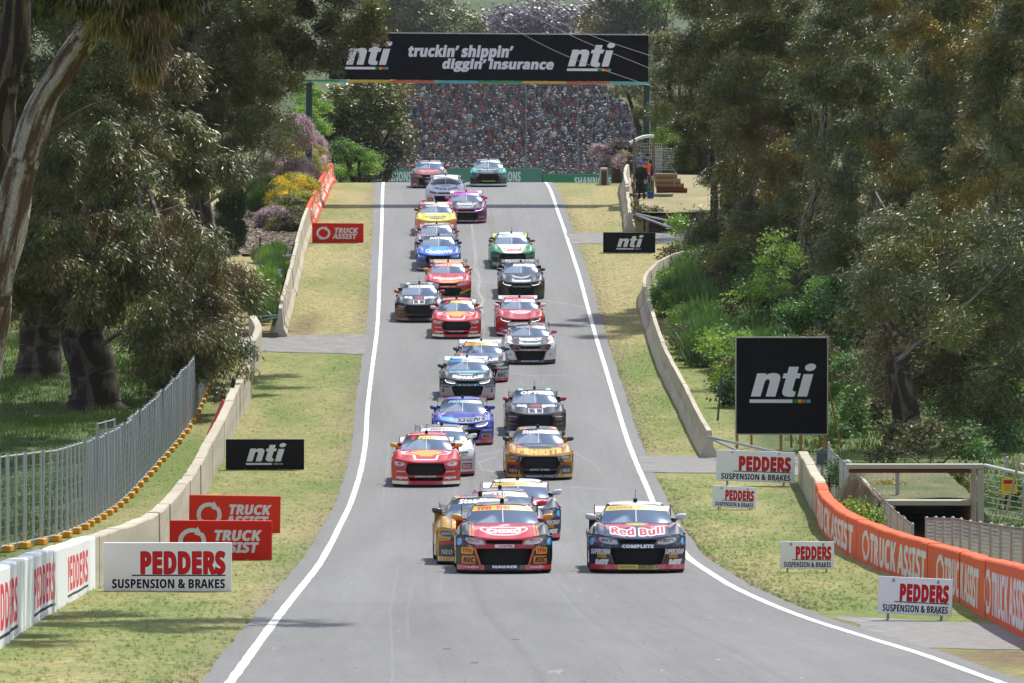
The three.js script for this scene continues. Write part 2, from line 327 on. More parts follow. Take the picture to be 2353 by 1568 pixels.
// tufts standing up out of the mown verges
function grassTufts() {
  const r = rng(88), P = [], I = [], M = [], C = [], q = new THREE.Quaternion(), m = new THREE.Matrix4(), n = 24000;
  for (let i = 0; i < 7; i++) { const a = r() * 6.28, l = 0.05 + 0.05 * r(), x = (r() - 0.5) * 0.14, z = (r() - 0.5) * 0.14, b = P.length / 3, w = 0.007, dx = Math.cos(a), dz = Math.sin(a), t = 0.03 * (r() + 0.4); P.push(x - dx * w, -0.01, z - dz * w, x + dx * w, -0.01, z + dz * w, x + dz * t, l, z + dx * t); I.push(b, b + 1, b + 2); }
  const g = new THREE.BufferGeometry(); g.setAttribute('position', new THREE.Float32BufferAttribute(P, 3)); g.setIndex(I); g.computeVertexNormals();
  const col = [];
  while (M.length < n * 16) {
    const d = 86 + 232 * Math.pow(r(), 1.5), side = r() < 0.5, x = side ? lerp(-17, edgeL(d), Math.sqrt(r())) : lerp(edgeR(d), 10.5, r() * r());
    if ((d > 288 && x < -9.2) || (x > 0 && d > 185 && d < 198) || (x > 4 && d < 112) || (x < 0 && d > 243 && d < 256) || (x > 0 && d > 291 && d < 302)) continue;
    const k = 0.3 + 0.4 * r(); q.setFromEuler(new THREE.Euler(0, r() * 6.28, 0)); m.compose(V(x, groundY(x, -d) - 0.005, -d), q, V(k, k * (0.7 + 0.6 * r()), k)); M.push(...m.elements);
    const o = []; groundColour(x, d, o); const w = 0.95 + 0.4 * r(); C.push(o[0] * w, o[1] * w, o[2] * w);
  }
  const im = new THREE.InstancedMesh(g, new THREE.MeshStandardMaterial({ color: 0xffffff, roughness: 0.9, side: THREE.DoubleSide }), n);
  im.instanceMatrix.array.set(M); im.instanceColor = new THREE.InstancedBufferAttribute(new Float32Array(C), 3); im.name = 'grass'; im.castShadow = im.receiveShadow = true; tag(im, 'short straw and green grass of the mown verges', null, null, 'stuff'); scene.add(im);
}
grassTufts();
// longer shaded grass under the trees behind the wire fence and on the billboard side
{
  const r = rng(91), P = [], I = [], M = [], C = [], q = new THREE.Quaternion(), m = new THREE.Matrix4(), n = 30000;
  for (let i = 0; i < 9; i++) { const a = r() * 6.28, l = 0.14 + 0.14 * r(), x = (r() - 0.5) * 0.3, z = (r() - 0.5) * 0.3, b = P.length / 3, w = 0.012, dx = Math.cos(a), dz = Math.sin(a), t = 0.10 * (r() + 0.2); P.push(x - dx * w, -0.01, z - dz * w, x + dx * w, -0.01, z + dz * w, x + dz * t, l, z + dx * t); I.push(b, b + 1, b + 2); }
  const g = new THREE.BufferGeometry(); g.setAttribute('position', new THREE.Float32BufferAttribute(P, 3)); g.setIndex(I); g.computeVertexNormals();
  while (M.length < n * 16) { const side = r() < 0.62, d = side ? lerp(150, 262, r()) : lerp(118, 282, r()), x = side ? -lerp(10.9, 24, Math.pow(r(), 0.8)) : lerp(8.6, 22, r()); if (!side && d < 172 && x < 11.6) continue; const k = (0.5 + 0.8 * r()) * (0.7 + 0.6 * smooth(fbm2(x * 0.3, d * 0.2, 4), -0.2, 0.3)); q.setFromEuler(new THREE.Euler(0, r() * 6.28, 0)); m.compose(V(x, groundY(x, -d) - 0.01, -d), q, V(k, k, k)); M.push(...m.elements); const t = clamp(0.35 + fbm2(x * 0.35, d * 0.15, 6) * 1.2 + 0.3 * r(), 0, 1); C.push(lerp(0.045, 0.20, t), lerp(0.115, 0.28, t), lerp(0.012, 0.05, t)); }
  const im = new THREE.InstancedMesh(g, new THREE.MeshStandardMaterial({ color: 0xffffff, roughness: 0.85, side: THREE.DoubleSide }), n); im.instanceMatrix.array.set(M); im.instanceColor = new THREE.InstancedBufferAttribute(new Float32Array(C), 3); im.name = 'long_grass'; im.castShadow = im.receiveShadow = true; tag(im, 'longer lush green grass under the trees beyond the walls', null, null, 'stuff'); scene.add(im);
}
// ---------------------------------------------------------------- walls of concrete panels
function concreteTexture(w, h, seed, art) {
  const r = rng(seed), c = painted(w, h, (u, v) => {
    let k = 180 + 16 * perlin.noise(u * w / 90, v * 4, seed) + 8 * perlin.noise(u * w / 20, v * 14, seed + 3) + (r() - 0.5) * 14;
    k -= 26 * smooth(perlin.noise(u * w / 17.3, v * 0.7, seed + 5) + 0.5 * perlin.noise(u * w / 5.1, v * 1.6, seed + 6), 0.25, 0.8) * clamp(0.3 + 1.4 * perlin.noise(u * w / 61, 3, seed), 0, 1);
    return [k * 1.0, k * 0.95, k * 0.855];
  });
  if (art) art(c.getContext('2d'), w, h);
  return texture(c);
}
// pts: [px, base py, top py or null] along the road-side foot of the wall, far to near or near to far; heights in metres when top is null
function wall(name, label, pts, o) {
  const foot = pts.map(([px, py, h]) => { const p = onGround(px, py); return { p, h }; });
  if (o.beyond) foot.unshift(...o.beyond.map(([x, d, h]) => ({ p: V(x, groundY(x, -d), -d), h })));
  const line = new THREE.CatmullRomCurve3(foot.map((f) => f.p), false, 'centripetal'), L = line.getLength(), n = Math.round(L / o.panel);
  const hs = foot.map((f) => f.h), H = (t) => { const k = t * (hs.length - 1), i = Math.min(hs.length - 2, Math.floor(k)); return lerp(hs[i], hs[i + 1], k - i); };
  const root = thing(name, label, 'wall', null);
  const m = new THREE.MeshStandardMaterial({ map: o.map, roughness: 0.9, side: THREE.DoubleSide });
  const bumpy = rng(o.seed ?? 3);
  const gap = 0.012 / L;
  for (let k = 0; k < n; k++) {
    const t0 = k / n + gap, t1 = (k + 1) / n - gap, seg = 6, dy = (bumpy() - 0.5) * 0.02, dx = (bumpy() - 0.5) * 0.03;
    const prof = o.jersey ? [[0.0, -0.1], [0.0, 0.10], [0.13, 0.34], [0.19, 1], [0.33, 1], [0.39, 0.34], [0.52, 0.10], [0.52, -0.1]] : [[0, -0.1], [0.0, 0.97], [0.02, 1], [0.26, 1], [0.28, 0.97], [0.28, -0.1]];
    const ring = (t) => {
      const c = line.getPoint(uOf(t)), tan = line.getTangent(uOf(t)), out = V(-tan.z, 0, tan.x).normalize().multiplyScalar(-o.side), h = H(uOf(t));
      const y0 = groundY(c.x, c.z);
      return prof.map(([a, b]) => { const bb = b === 1 || b === 0.97 ? (b === 1 ? h : h - 0.03) : b === 0.34 || b === 0.10 ? b : b; return [c.x + out.x * (a + dx), y0 + bb + (b > 0.9 ? dy : 0), c.z + out.z * (a + dx)]; });
    };
    const uOf = (t) => line.getUtoTmapping(clamp(t, 0, 1));
    const p = [], uv = [], ix = [], m2 = prof.length, top = prof.findIndex((q) => q[1] === 1);
    const rings = []; for (let s = 0; s <= seg; s++) rings.push(ring(lerp(t0, t1, s / seg)));
    rings.forEach((R, s) => { for (let j = 0; j < m2 - 1; j++) for (const e of [j, j + 1]) { p.push(...R[e]); const u = lerp(t0, t1, s / seg), front = e <= top && j < top; uv.push(o.flip ? 1 - u : u, front ? 0.82 * clamp(prof[e][1] === 1 ? 1 : prof[e][1], 0, 1) : 0.86 + 0.12 * ((e - top) / (m2 - top))); } });
    const stride = (m2 - 1) * 2;
    for (let s = 0; s < seg; s++) for (let j = 0; j < m2 - 1; j++) { const a = s * stride + j * 2; ix.push(a, a + 1, a + stride + 1, a, a + stride + 1, a + stride); }
    for (const [R, u] of [[rings[0], t0], [rings[seg], t1]]) { const b = p.length / 3; R.forEach((q) => { p.push(...q); uv.push(o.flip ? 1 - u : u, 0.93); }); for (let j = 0; j < m2 / 2 - 1; j++) { const e = m2 - 1 - j; ix.push(b + j, b + j + 1, b + e - 1, b + j, b + e - 1, b + e); } }
    const g = new THREE.BufferGeometry();
    g.setAttribute('position', new THREE.Float32BufferAttribute(p, 3)); g.setAttribute('uv', new THREE.Float32BufferAttribute(uv, 2)); g.setIndex(ix);
    const flat = g.toNonIndexed(); flat.computeVertexNormals();
    const pm = part('concrete_panel', flat, m, root);
    if (o.endLabel && k === n - 1) pm.userData.label = o.endLabel;
  }
  return { root, line, H };
}
const SKEW = 0.18;
function ring(g, x, y, rx, ry, lw, col) {                                // the open ring emblem with two pointed ends
  g.save(); g.translate(x, y); g.scale(rx, ry); g.strokeStyle = col; g.lineWidth = lw; g.beginPath(); g.arc(0, 0, 1, -0.75, 2.2); g.stroke(); g.beginPath(); g.arc(0, 0, 1, 2.45, 5.35); g.stroke();
  g.fillStyle = col; g.beginPath(); g.moveTo(0.45, -1.35); g.lineTo(1.0, -0.35); g.lineTo(0.2, -0.62); g.fill(); g.beginPath(); g.moveTo(-0.55, 1.3); g.lineTo(-1.0, 0.35); g.lineTo(-0.2, 0.62); g.fill(); g.restore();
}
// the wall beside the shrubs, its far end painted orange
{
  const map = concreteTexture(2048, 128, 21, (g, w, h) => {
    g.fillStyle = '#e0542c'; g.fillRect(w * 0.5, 0, w * 0.5, h);
    for (const x of [0.57, 0.68, 0.79, 0.9]) { ring(g, w * x - 84, h * 0.6, 18, 28, 0.4, '#e9e9ea'); fit(g, 'TRUCK ASSIST', w * x + 14, h * 0.6, 150, 62, '#e9e9ea', { it: 0.15 }); }
  });
  wall('concrete_wall', 'pale concrete wall beside the purple and yellow shrubs, its far end painted orange', [[752, 455, 1.05], [735, 492, 1.05], [710, 557, 1.08], [691, 637, 1.1], [681, 681, 1.12], [666, 740, 1.13], [659, 774, 1.13]],
    { beyond: [[-9.42, 351, 1.0], [-9.3, 338, 1.05]], panel: 3.0, jersey: true, side: -1, flip: true, map, seed: 4, endLabel: 'tapered end face of the wall' });
}
// the wall beside the fence, its near end painted white
{
  const map = concreteTexture(2048, 128, 22, (g, w, h) => {
    g.fillStyle = '#eceff1'; g.fillRect(0, 0, w * 0.217, h);
    const r = rng(4); for (let i = 0; i < 900; i++) { g.globalAlpha = 0.35; g.fillStyle = '#8f8a7c'; const x = w * 0.217 * r(); g.fillRect(x, h - r() * r() * 22, 1 + 2 * r(), 2 + 5 * r()); } g.globalAlpha = 1;
    for (const [a, b] of [[0.066, 0.102], [0.126, 0.157], [0.176, 0.207]]) { const x = a * w, W = (b - a) * w; fit(g, 'PEDDERS', x + W / 2, h * 0.55, W, 56, '#d8303a', { fat: 3 }); g.fillStyle = '#2a2a2c'; g.fillRect(x, h * 0.82, W, 4); }
  });
  wall('concrete_wall', 'long concrete wall beside the wire fence, its near end painted white with red lettering', [[583, 868, 1.2], [575.5, 923, 1.2], [552, 966, 1.18], [510, 1065, 1.12], [470, 1140, 1.06], [410, 1238, 1.05], [345, 1302, 1.0], [216, 1353, 0.98], [100, 1420, 1.1], [0, 1490, 1.22], [-180, 1590, 1.25]],
    { beyond: [[-9.75, 249, 1.2], [-9.3, 243, 1.2]], panel: 3.6, side: -1, flip: true, map, seed: 8 });
}
// the wall by the marshal shelter
wall('concrete_wall', 'short pale concrete wall below the marshal shelter', [[1424, 442, 0.98], [1428, 470, 0.92], [1431, 500, 0.86], [1434, 531, 0.84]],
  { beyond: [[6.0, 349, 1.0], [5.75, 342, 1.0]], panel: 3.0, jersey: true, side: 1, map: concreteTexture(1024, 128, 23), seed: 5, flip: true });
// the curving wall between the shelter and the billboard
wall('concrete_wall', 'curving bare concrete wall under the trees ending near the big black billboard', [[1502, 644, 0.85], [1476, 668, 0.85], [1466, 690, 0.85], [1483, 767, 0.85], [1504, 834, 0.84], [1564, 961, 0.84], [1609, 1051, 0.83]],
  { beyond: [[9.4, 284, 0.85], [7.2, 281.5, 0.85]], panel: 3.0, jersey: true, side: 1, map: concreteTexture(2048, 128, 24), seed: 6, flip: true });
// the wall painted orange with white lettering
{
  const map = concreteTexture(2048, 128, 25, (g, w, h) => {
    const x0 = 0; g.fillStyle = '#e35f34'; g.fillRect(w * 0.18, 0, w, h);
    const r = rng(6); for (let i = 0; i < 700; i++) { g.globalAlpha = 0.22; g.fillStyle = r() < 0.5 ? '#a9502f' : '#c9a08a'; const x = w * (0.18 + 0.82 * r()); g.fillRect(x, h - r() * r() * 26, 1 + 2 * r(), 2 + 8 * r()); } g.globalAlpha = 1;
    [[0.19, 0.475], [0.50, 0.655], [0.67, 0.78], [0.79, 0.88]].forEach(([a, b], i) => { const x = a * w, W = (b - a) * w; ring(g, x + W * 0.09, h * 0.58, W * 0.062, 30, 0.38, '#d9dcdc'); fit(g, 'TRUCK ASSIST', x + W * 0.575, h * 0.58, W * 0.8, 66, '#d9dcdc', { it: 0.12, fat: 4 }); });
  });
  wall('concrete_wall', 'concrete wall painted orange with repeated white lettering in front of the underpass', [[1834, 1107, 0.88], [1871, 1181, 0.87], [1883, 1215, 0.86], [1914, 1250, 0.85], [1960, 1281, 0.85], [2014, 1307, 0.83], [2075, 1330, 0.83], [2185, 1373, 0.88], [2252, 1415, 0.98], [2338, 1461, 1.1], [2420, 1500, 1.15], [2560, 1560, 1.15]],
    { panel: 3.2, side: 1, map, seed: 7 });
}
// ---------------------------------------------------------------- advertising boards
function emblem(g, x, y, w, h, col = '#e6e6ea') {                       // the white slanted nti wordmark with its bar and four coloured squares
  g.save(); g.translate(x - w * 0.5, y + h * 0.30); g.scale(w, -h * 0.80); g.transform(1, 0, 0.145, 1, 0, 0); g.fillStyle = col;
  const poly = (pts) => { g.beginPath(); pts.forEach(([a, b], i) => (i ? g.lineTo(a, b) : g.moveTo(a, b))); g.closePath(); g.fill(); };
  g.beginPath(); g.moveTo(0, 0); g.lineTo(0.155, 0); g.lineTo(0.155, 0.44); g.quadraticCurveTo(0.165, 0.53, 0.20, 0.52); g.quadraticCurveTo(0.235, 0.51, 0.235, 0.42); g.lineTo(0.235, 0); g.lineTo(0.39, 0); g.lineTo(0.39, 0.50); g.quadraticCurveTo(0.39, 0.70, 0.265, 0.71); g.quadraticCurveTo(0.19, 0.71, 0.145, 0.645); g.lineTo(0.14, 0.70); g.lineTo(0, 0.70); g.closePath(); g.fill();
  g.beginPath(); g.moveTo(0.475, 0.90); g.lineTo(0.63, 0.90); g.lineTo(0.63, 0.70); g.lineTo(0.69, 0.70); g.lineTo(0.69, 0.55); g.lineTo(0.63, 0.55); g.lineTo(0.63, 0.22); g.quadraticCurveTo(0.63, 0.15, 0.69, 0.15); g.lineTo(0.69, 0.0); g.quadraticCurveTo(0.475, -0.05, 0.475, 0.18); g.lineTo(0.475, 0.55); g.lineTo(0.42, 0.55); g.lineTo(0.42, 0.70); g.lineTo(0.475, 0.70); g.closePath(); g.fill();
  poly([[0.735, 0], [0.89, 0], [0.89, 0.68], [0.735, 0.68]]);
  g.beginPath(); g.ellipse(0.815, 0.885, 0.086, 0.115, 0, 0, 7); g.fill(); g.restore();
  const bx = x - w * 0.52, by = y + h * 0.37, bw = w * 0.97;
  g.fillStyle = col; g.fillRect(bx, by, bw * 0.70, h * 0.085);
  ['#23864c', '#e0b022', '#e0602a', '#38b3cc'].forEach((k, i) => { g.fillStyle = k; g.fillRect(bx + bw * (0.715 + i * 0.072), by, bw * 0.062, h * 0.085); });
}
const artNti = (w, h, s = 0.5) => { const [c, g] = canvas(w, h); g.fillStyle = '#0b0d13'; g.fillRect(0, 0, w, h); const r = rng(3); g.globalAlpha = 0.05; for (let i = 0; i < 200; i++) { g.fillStyle = r() < 0.5 ? '#fff' : '#000'; g.fillRect(w * r(), h * r(), 30 * r(), 3 * r()); } g.globalAlpha = 1; return [c, g]; };
const artTruck = (bg) => { const [c, g] = canvas(768, 320); g.fillStyle = bg; g.fillRect(0, 0, 768, 320); g.fillStyle = 'rgba(255,255,255,0.25)'; g.fillRect(0, 0, 768, 3); ring(g, 168, 165, 88, 88, 0.40, '#d3d7da'); fit(g, 'TRUCK', 502, 116, 350, 82, '#d3d7da', { it: 0.18, fat: 7 }); fit(g, 'ASSIST', 482, 214, 350, 82, '#d3d7da', { it: 0.18, fat: 7 }); return c; };
const artPedders = () => { const [c, g] = canvas(1024, 400); g.fillStyle = '#f0f1f3'; g.fillRect(0, 0, 1024, 400); fit(g, 'PEDDERS', 632, 162, 690, 178, '#cf2027', { fat: 4, edge: '#7d1518', ew: 9 }); g.fillStyle = '#17181b'; g.fillRect(226, 264, 752, 11); fit(g, 'SUSPENSION & BRAKES', 520, 338, 910, 74, '#17181b', { fat: 3 }); return c; };
const texPedders = texture(artPedders()), texTruck = texture(artTruck('#d0281c')), texTruck2 = texture(artTruck('#d8341c'));
let texNti; { const [c, g] = artNti(768, 300); emblem(g, 392, 150, 380, 230); texNti = texture(c); }
const steel = mat('#8d9296', 0.45, { metalness: 0.7 }), pine = mat('#b98a55', 0.8), whiteFoam = mat('#dcdde0', 0.7);
// px0, px1: its sides in the picture; foot: where its lower edge meets the ground
function board(label, map, px0, px1, foot, h, o = {}) {
  const a = onGround((px0 + px1) / 2, foot), d = -a.z, w = (px1 - px0) / FOCAL * d, t = o.thick ?? 0.09;
  const root = thing('advertising_board', label, 'advertising board', V(a.x, a.y, a.z), (o.turn ?? 0) * Math.PI / 180);
  root.rotation.z = (o.roll ?? 0) * Math.PI / 180;
  const edge = mat(o.edge, 0.7), face = new THREE.MeshPhysicalMaterial({ map, roughness: 0.75, specularIntensity: 0.4 });
  const g = rbox(w, h, t, 0.012, 0, h / 2 + (o.lift ?? 0.0), 0);
  part('panel', g, edge, root);
  const f = new THREE.PlaneGeometry(w - 0.012, h - 0.012, 12, 4), p = f.attributes.position; f.translate(0, h / 2 + (o.lift ?? 0), t / 2 + 0.003);
  part('printed_face', f, face, root);
  if (o.legs) for (const s of [-1, 1]) { part('leg', bar(V(s * w * 0.36, -0.25, -t / 2 - 0.02), V(s * w * 0.36, h * 0.8, -t / 2 - 0.02), 0.02), steel, root); part('leg', bar(V(s * w * 0.36, -0.05, -0.55), V(s * w * 0.36, h * 0.8, -t / 2 - 0.02), 0.016), steel, root); }
  if (o.clips) for (const s of [-1, 1]) for (const y of [0.06, h - 0.06]) part('clip', box(0.035, 0.05, 0.012, s * w * 0.3, y + (o.lift ?? 0), t / 2 + 0.011), steel, root);
  return root;
}
const dark = '#15161a';
board('large white board with red and black lettering beside the white painted wall', texPedders, 238, 533, 1357, 0.9, { edge: '#eeeff1', legs: true });
board('thick red board with white ring emblem standing directly behind the large white board', texTruck, 390, 625, 1286, 0.84, { edge: '#c8241b', thick: 0.14, legs: true, roll: -0.3 });
board('orange-red board with white ring emblem, partly hidden behind another red board', texTruck2, 434, 644, 1224, 0.9, { edge: '#d6331c', thick: 0.14, legs: true, roll: -0.9 });
board('black board with white slanted lettering on the verge below the wire fence', texNti, 519, 699, 1078, 0.88, { edge: dark, legs: true });
board('red board with white ring emblem on the verge beside the shrub garden', texTruck, 717, 835, 557, 0.88, { edge: '#c8241b', thick: 0.12, legs: true, roll: -0.4 });
board('black board with white lettering on the verge across from the shrub garden', texNti, 1385, 1505, 580, 0.9, { edge: dark, thick: 0.12, legs: true, roll: -0.4 });
board('white board with red lettering on legs below the big black billboard', texPedders, 1643, 1824, 1116, 0.86, { edge: '#eeeff1', legs: true, lift: 0.12, roll: -1.6, turn: -6, clips: true, thick: 0.03 });
board('small white board with red lettering low on the grass below a larger one', texPedders, 1635, 1736, 1170, 0.56, { edge: '#eeeff1', legs: true, lift: 0.05, roll: -2.4, turn: -8, clips: true, thick: 0.03 });
board('small white board with red lettering midway along the orange painted wall', texPedders, 1791, 1915, 1314, 0.55, { edge: '#eeeff1', legs: true, lift: 0.07, turn: -3, roll: -0.3, clips: true, thick: 0.03 });
board('greyish white board with red lettering beside the worn asphalt apron', texPedders, 2014, 2185, 1425, 0.62, { edge: '#d8cdd2', legs: true, lift: 0.1, roll: -2.3, turn: -5, clips: true, thick: 0.03 });
// boards seen edge-on behind the wall beside the fence
{
  const a = onGround(505, 968), b = onGround(470, 1010);
  const t = thing('leaning_board', 'red board seen edge-on leaning behind the long concrete wall', 'advertising board', V(-9.55, groundY(-9.55, -206), -206), 0.1);
  const p = part('panel', rbox(0.08, 1.25, 2.2, 0.01, 0, 0.6, 0), mat('#d8301f', 0.6), t); p.rotation.z = -0.42;
  const u = thing('leaning_board', 'black board seen edge-on leaning behind the long concrete wall', 'advertising board', V(-9.35, groundY(-9.35, -213), -213), 0.06);
  const q = part('panel', rbox(0.07, 1.5, 2.2, 0.01, 0, 0.72, 0), mat('#121316', 0.6), u); q.rotation.z = -0.2;
}
// the big black billboard on timber props
{
  const d = 199, w = 211 / FOCAL * d, h = 223 / FOCAL * d, c = at(1795, 997, d), gy = groundY(c.x, c.z);
  const root = thing('billboard', 'big square black billboard with white lettering on timber props beside the trees', 'billboard', V(c.x, gy, c.z), -0.03), y0 = c.y - gy;
  const [k, g] = artNti(1024, 1080); emblem(g, 520, 520, 720, 470);
  part('panel', rbox(w, h, 0.05, 0.01, 0, y0 + h / 2, 0), mat('#0d0f15', 0.5), root);
  const f = new THREE.PlaneGeometry(w - 0.06, h - 0.06); f.translate(0, y0 + h / 2, 0.029); part('printed_face', f, new THREE.MeshPhysicalMaterial({ map: texture(k), roughness: 0.8, specularIntensity: 0.3 }), root);
  const fr = mat('#b9b6ae', 0.7);
  for (const s of [-1, 1]) { part('frame_rail', box(0.035, h + 0.035, 0.07, s * w / 2, y0 + h / 2, 0), fr, root); part('frame_rail', box(w - 0.037, 0.035, 0.07, 0, y0 + h / 2 + s * h / 2, 0), fr, root); }
  for (const x of [-1.36, -0.02, 0.58, 1.32]) part('post', box(0.09, h * 0.8 + y0 + 0.3, 0.045, x, (h * 0.8 + y0) / 2 - 0.15, -0.062), pine, root);
  for (const [x, dx] of [[-1.0, 0.1], [0.2, 0.12], [1.36, 0.5], [1.1, 0.1]]) part('brace', bar(V(x, y0 + h * 0.6, -0.1), V(x + dx, -0.1, -1.3), 0.04, 4), pine, root);
}
// ---------------------------------------------------------------- the gantry over the track
{
  const d = 321, s = FOCAL / d, X = (px) => (px - MID_X) / s, top = at(1176, 79, d).y, bot = at(1176, 190, d).y, x0 = X(697), x1 = X(1488);
  const root = thing('gantry', 'black banner gantry spanning the track on two dark green posts', 'gantry', V(0, 0, -d));
  root.rotation.z = -0.0075;
  const W = x1 - x0, green = mat('#0f3a33', 0.55);
  for (const [x, n] of [[X(706), -1], [X(1481), 1]]) {
    const gy = groundY(x, -d) - 0.3;
    part('post', rbox(0.30, bot - gy - 0.06, 0.34, 0.02, x, (bot - 0.06 + gy) / 2, -0.45), green, root);
    part('post_trim', box(0.03, bot - gy - 0.4, 0.03, x + n * 0.17 * (n > 0 ? 1 : 1), (bot - 0.4 + gy) / 2, -0.36), mat('#c9ccca', 0.6), root);
  }
  const cw = 2048, ch = 336, [c, g] = canvas(cw, ch); g.fillStyle = '#070b16'; g.fillRect(0, 0, cw, ch);
  const bx0 = X(752), bx1 = X(1484), U = (px) => (X(px) - bx0) / (bx1 - bx0) * cw, Y = (py) => (py - 79) / (186 - 79) * ch;
  fit(g, 'truckin\u2019 shippin\u2019', U(1051), Y(122.5), U(1170) - U(931), Y(138.5) - Y(106), '#e3e5ec', { it: 0.17, fat: 7, sharp: true });
  fit(g, 'diggin\u2019 insurance', U(1138), Y(151), U(1266) - U(1010), Y(165) - Y(137), '#e3e5ec', { it: 0.17, fat: 7, sharp: true });
  emblem(g, U(1352), Y(131), U(1405) - U(1300), Y(164) - Y(95)); emblem(g, U(842), Y(131), U(894) - U(791), Y(164) - Y(95));
  g.strokeStyle = 'rgba(200,205,215,0.10)'; g.lineWidth = 1.5; for (const px of [752, 955, 1160, 1330]) { g.beginPath(); g.moveTo(U(px), 0); g.lineTo(U(px), ch); g.stroke(); }
  const bh = top - bot - 0.1, face = new THREE.PlaneGeometry(bx1 - bx0, bh, 24, 6), fp = face.attributes.position;
  for (let i = 0; i < fp.count; i++) fp.setZ(i, 0.02 * noise2(fp.getX(i) * 0.8, fp.getY(i) * 1.1, 2));
  face.computeVertexNormals(); face.translate((bx0 + bx1) / 2, bot + 0.1 + bh / 2, 0.03); part('banner', face, new THREE.MeshPhysicalMaterial({ map: texture(c), roughness: 0.8, specularIntensity: 0.3, side: THREE.DoubleSide }), root);
  part('banner_back', box(bx1 - bx0, bh, 0.02, (bx0 + bx1) / 2, bot + 0.1 + bh / 2, -0.95), mat('#0b0e17', 0.7), root);
  part('top_rail', rbox(bx1 - bx0 + 0.1, 0.05, 1.0, 0.01, (bx0 + bx1) / 2, top + 0.025, -0.45), mat('#aab0b4', 0.5, { metalness: 0.5 }), root);
  part('bottom_rail', rbox(W + 0.05, 0.03, 0.92, 0.01, (x0 + x1) / 2, bot - 0.035, -0.46), mat('#b9beb8', 0.6), root);
  const cols = ['#1d9a5a', '#dcb02c', '#d0582a', '#48b6c2'];
  const cuts = [697, 772, 845, 897, 995, 1095, 1196, 1297, 1397, 1488], order = [0, 0, 1, 1, 2, 3, 0, 1, 2, 3], pick = [0, 3, 0, 1, 2, 3, 0, 1, 2, 3];
  const seq = [[697, 778, 0], [778, 794, 3], [794, 893, 1], [893, 994, 2], [994, 1095, 3], [1095, 1195, 0], [1195, 1296, 1], [1296, 1396, 2], [1396, 1486, 3]];
  for (const [a, b, k] of seq) part('colour_strip', box(X(b) - X(a) - 0.01, 0.1, 0.03, (X(a) + X(b)) / 2, bot + 0.035, 0.02), mat(cols[k], 0.6), root);
  for (let i = 0; i <= 14; i++) { const x = lerp(bx0 + 0.2, bx1 - 0.2, i / 14); part('truss_strut', bar(V(x, bot + 0.05, -0.5), V(x + (i % 2 ? -1 : 1) * 0.55, top - 0.05, -0.5), 0.035), steel, root); }
}
// ---------------------------------------------------------------- race cars
// local axes: x across (as seen from in front), y up, z towards the nose; the nose is at z = 2.42
const SHELL = { C: {}, M: {} };
const zNose = (x, y) => 2.42 - 0.5 * Math.pow(Math.abs(x), 3.2) - 1.9 * Math.max(0, y - 0.42) ** 2 - 0.10 * Math.max(0, 0.2 - y);
const yTop = (x) => 0.615 + 0.055 * smooth(Math.abs(x), 0.15, 0.8) - 0.03 * smooth(Math.abs(x), 0.88, 1);
const wide = (z) => 0.925 + 0.075 * Math.max(Math.exp(-(((z - 1.45) / 0.6) ** 2)), Math.exp(-(((z + 1.31) / 0.7) ** 2)));
const yShoulder = (z) => lerp(0.66, 0.80, smooth(z, 1.95, 1.2)) + 0.05 * smooth(z, -0.4, -1.3) - 0.02 * smooth(z, -1.8, -2.4);
// texture atlas in shares of 1024: nose, bonnet, roof, banner, wing, side
const A = { nose: [0, 0, 1024, 384], hood: [0, 384, 1024, 384], roof: [0, 768, 512, 256], band: [512, 768, 512, 64], wing: [512, 832, 512, 64], side: [512, 896, 512, 128] };
const atlas = ([x, y, w, h], u, v) => [(x + u * w) / 1024, 1 - (y + (1 - v) * h) / 1024];       // v up
const noseUV = (x, y) => atlas(A.nose, clamp((x + 1.0) / 2.0, 0, 1), clamp(y / 0.75, 0, 1));
const tess = (g, e) => new TessellateModifier(e, 7).modify(g.index ? g.toNonIndexed() : g);
const flip2 = (pts) => pts.map(([x, y]) => [-x, y]).reverse();
const path = (pts, K = THREE.Shape) => { const s = new K(); pts.forEach(([x, y], i) => (i ? s.lineTo(x, y) : s.moveTo(x, y))); s.closePath(); return s; };
function bent(g, push, uv) {                                             // a flat front-view sheet pressed on to the nose
  const p = g.attributes.position, t = [];
  for (let i = 0; i < p.count; i++) { const x = p.getX(i), y = p.getY(i); p.setZ(i, zNose(x, y) + push); t.push(...(uv ? noseUV(x, y) : [x, y])); }
  g.setAttribute('uv', new THREE.Float32BufferAttribute(t, 2));
  g.deleteAttribute('normal'); const m = mergeVertices(g, 1e-4); m.computeVertexNormals(); return m;
}
const FRONT = {
  C: { lamp: [[0.40, 0.512], [0.43, 0.585], [0.60, 0.625], [0.79, 0.640], [0.82, 0.60], [0.74, 0.535], [0.56, 0.505]], grille: [[-0.395, 0.592], [0.395, 0.592], [0.36, 0.525], [-0.36, 0.525]], mouth: [[-0.55, 0.445], [0.55, 0.445], [0.575, 0.40], [0.46, 0.115], [-0.46, 0.115], [-0.575, 0.40]] },
  M: { lamp: [[0.60, 0.545], [0.62, 0.60], [0.90, 0.628], [0.925, 0.585], [0.87, 0.525], [0.72, 0.515]], grille: [[-0.52, 0.592], [0.52, 0.592], [0.585, 0.42], [0.50, 0.295], [-0.50, 0.295], [-0.585, 0.42]], mouth: [[-0.50, 0.245], [0.50, 0.245], [0.435, 0.105], [-0.435, 0.105]] },
};
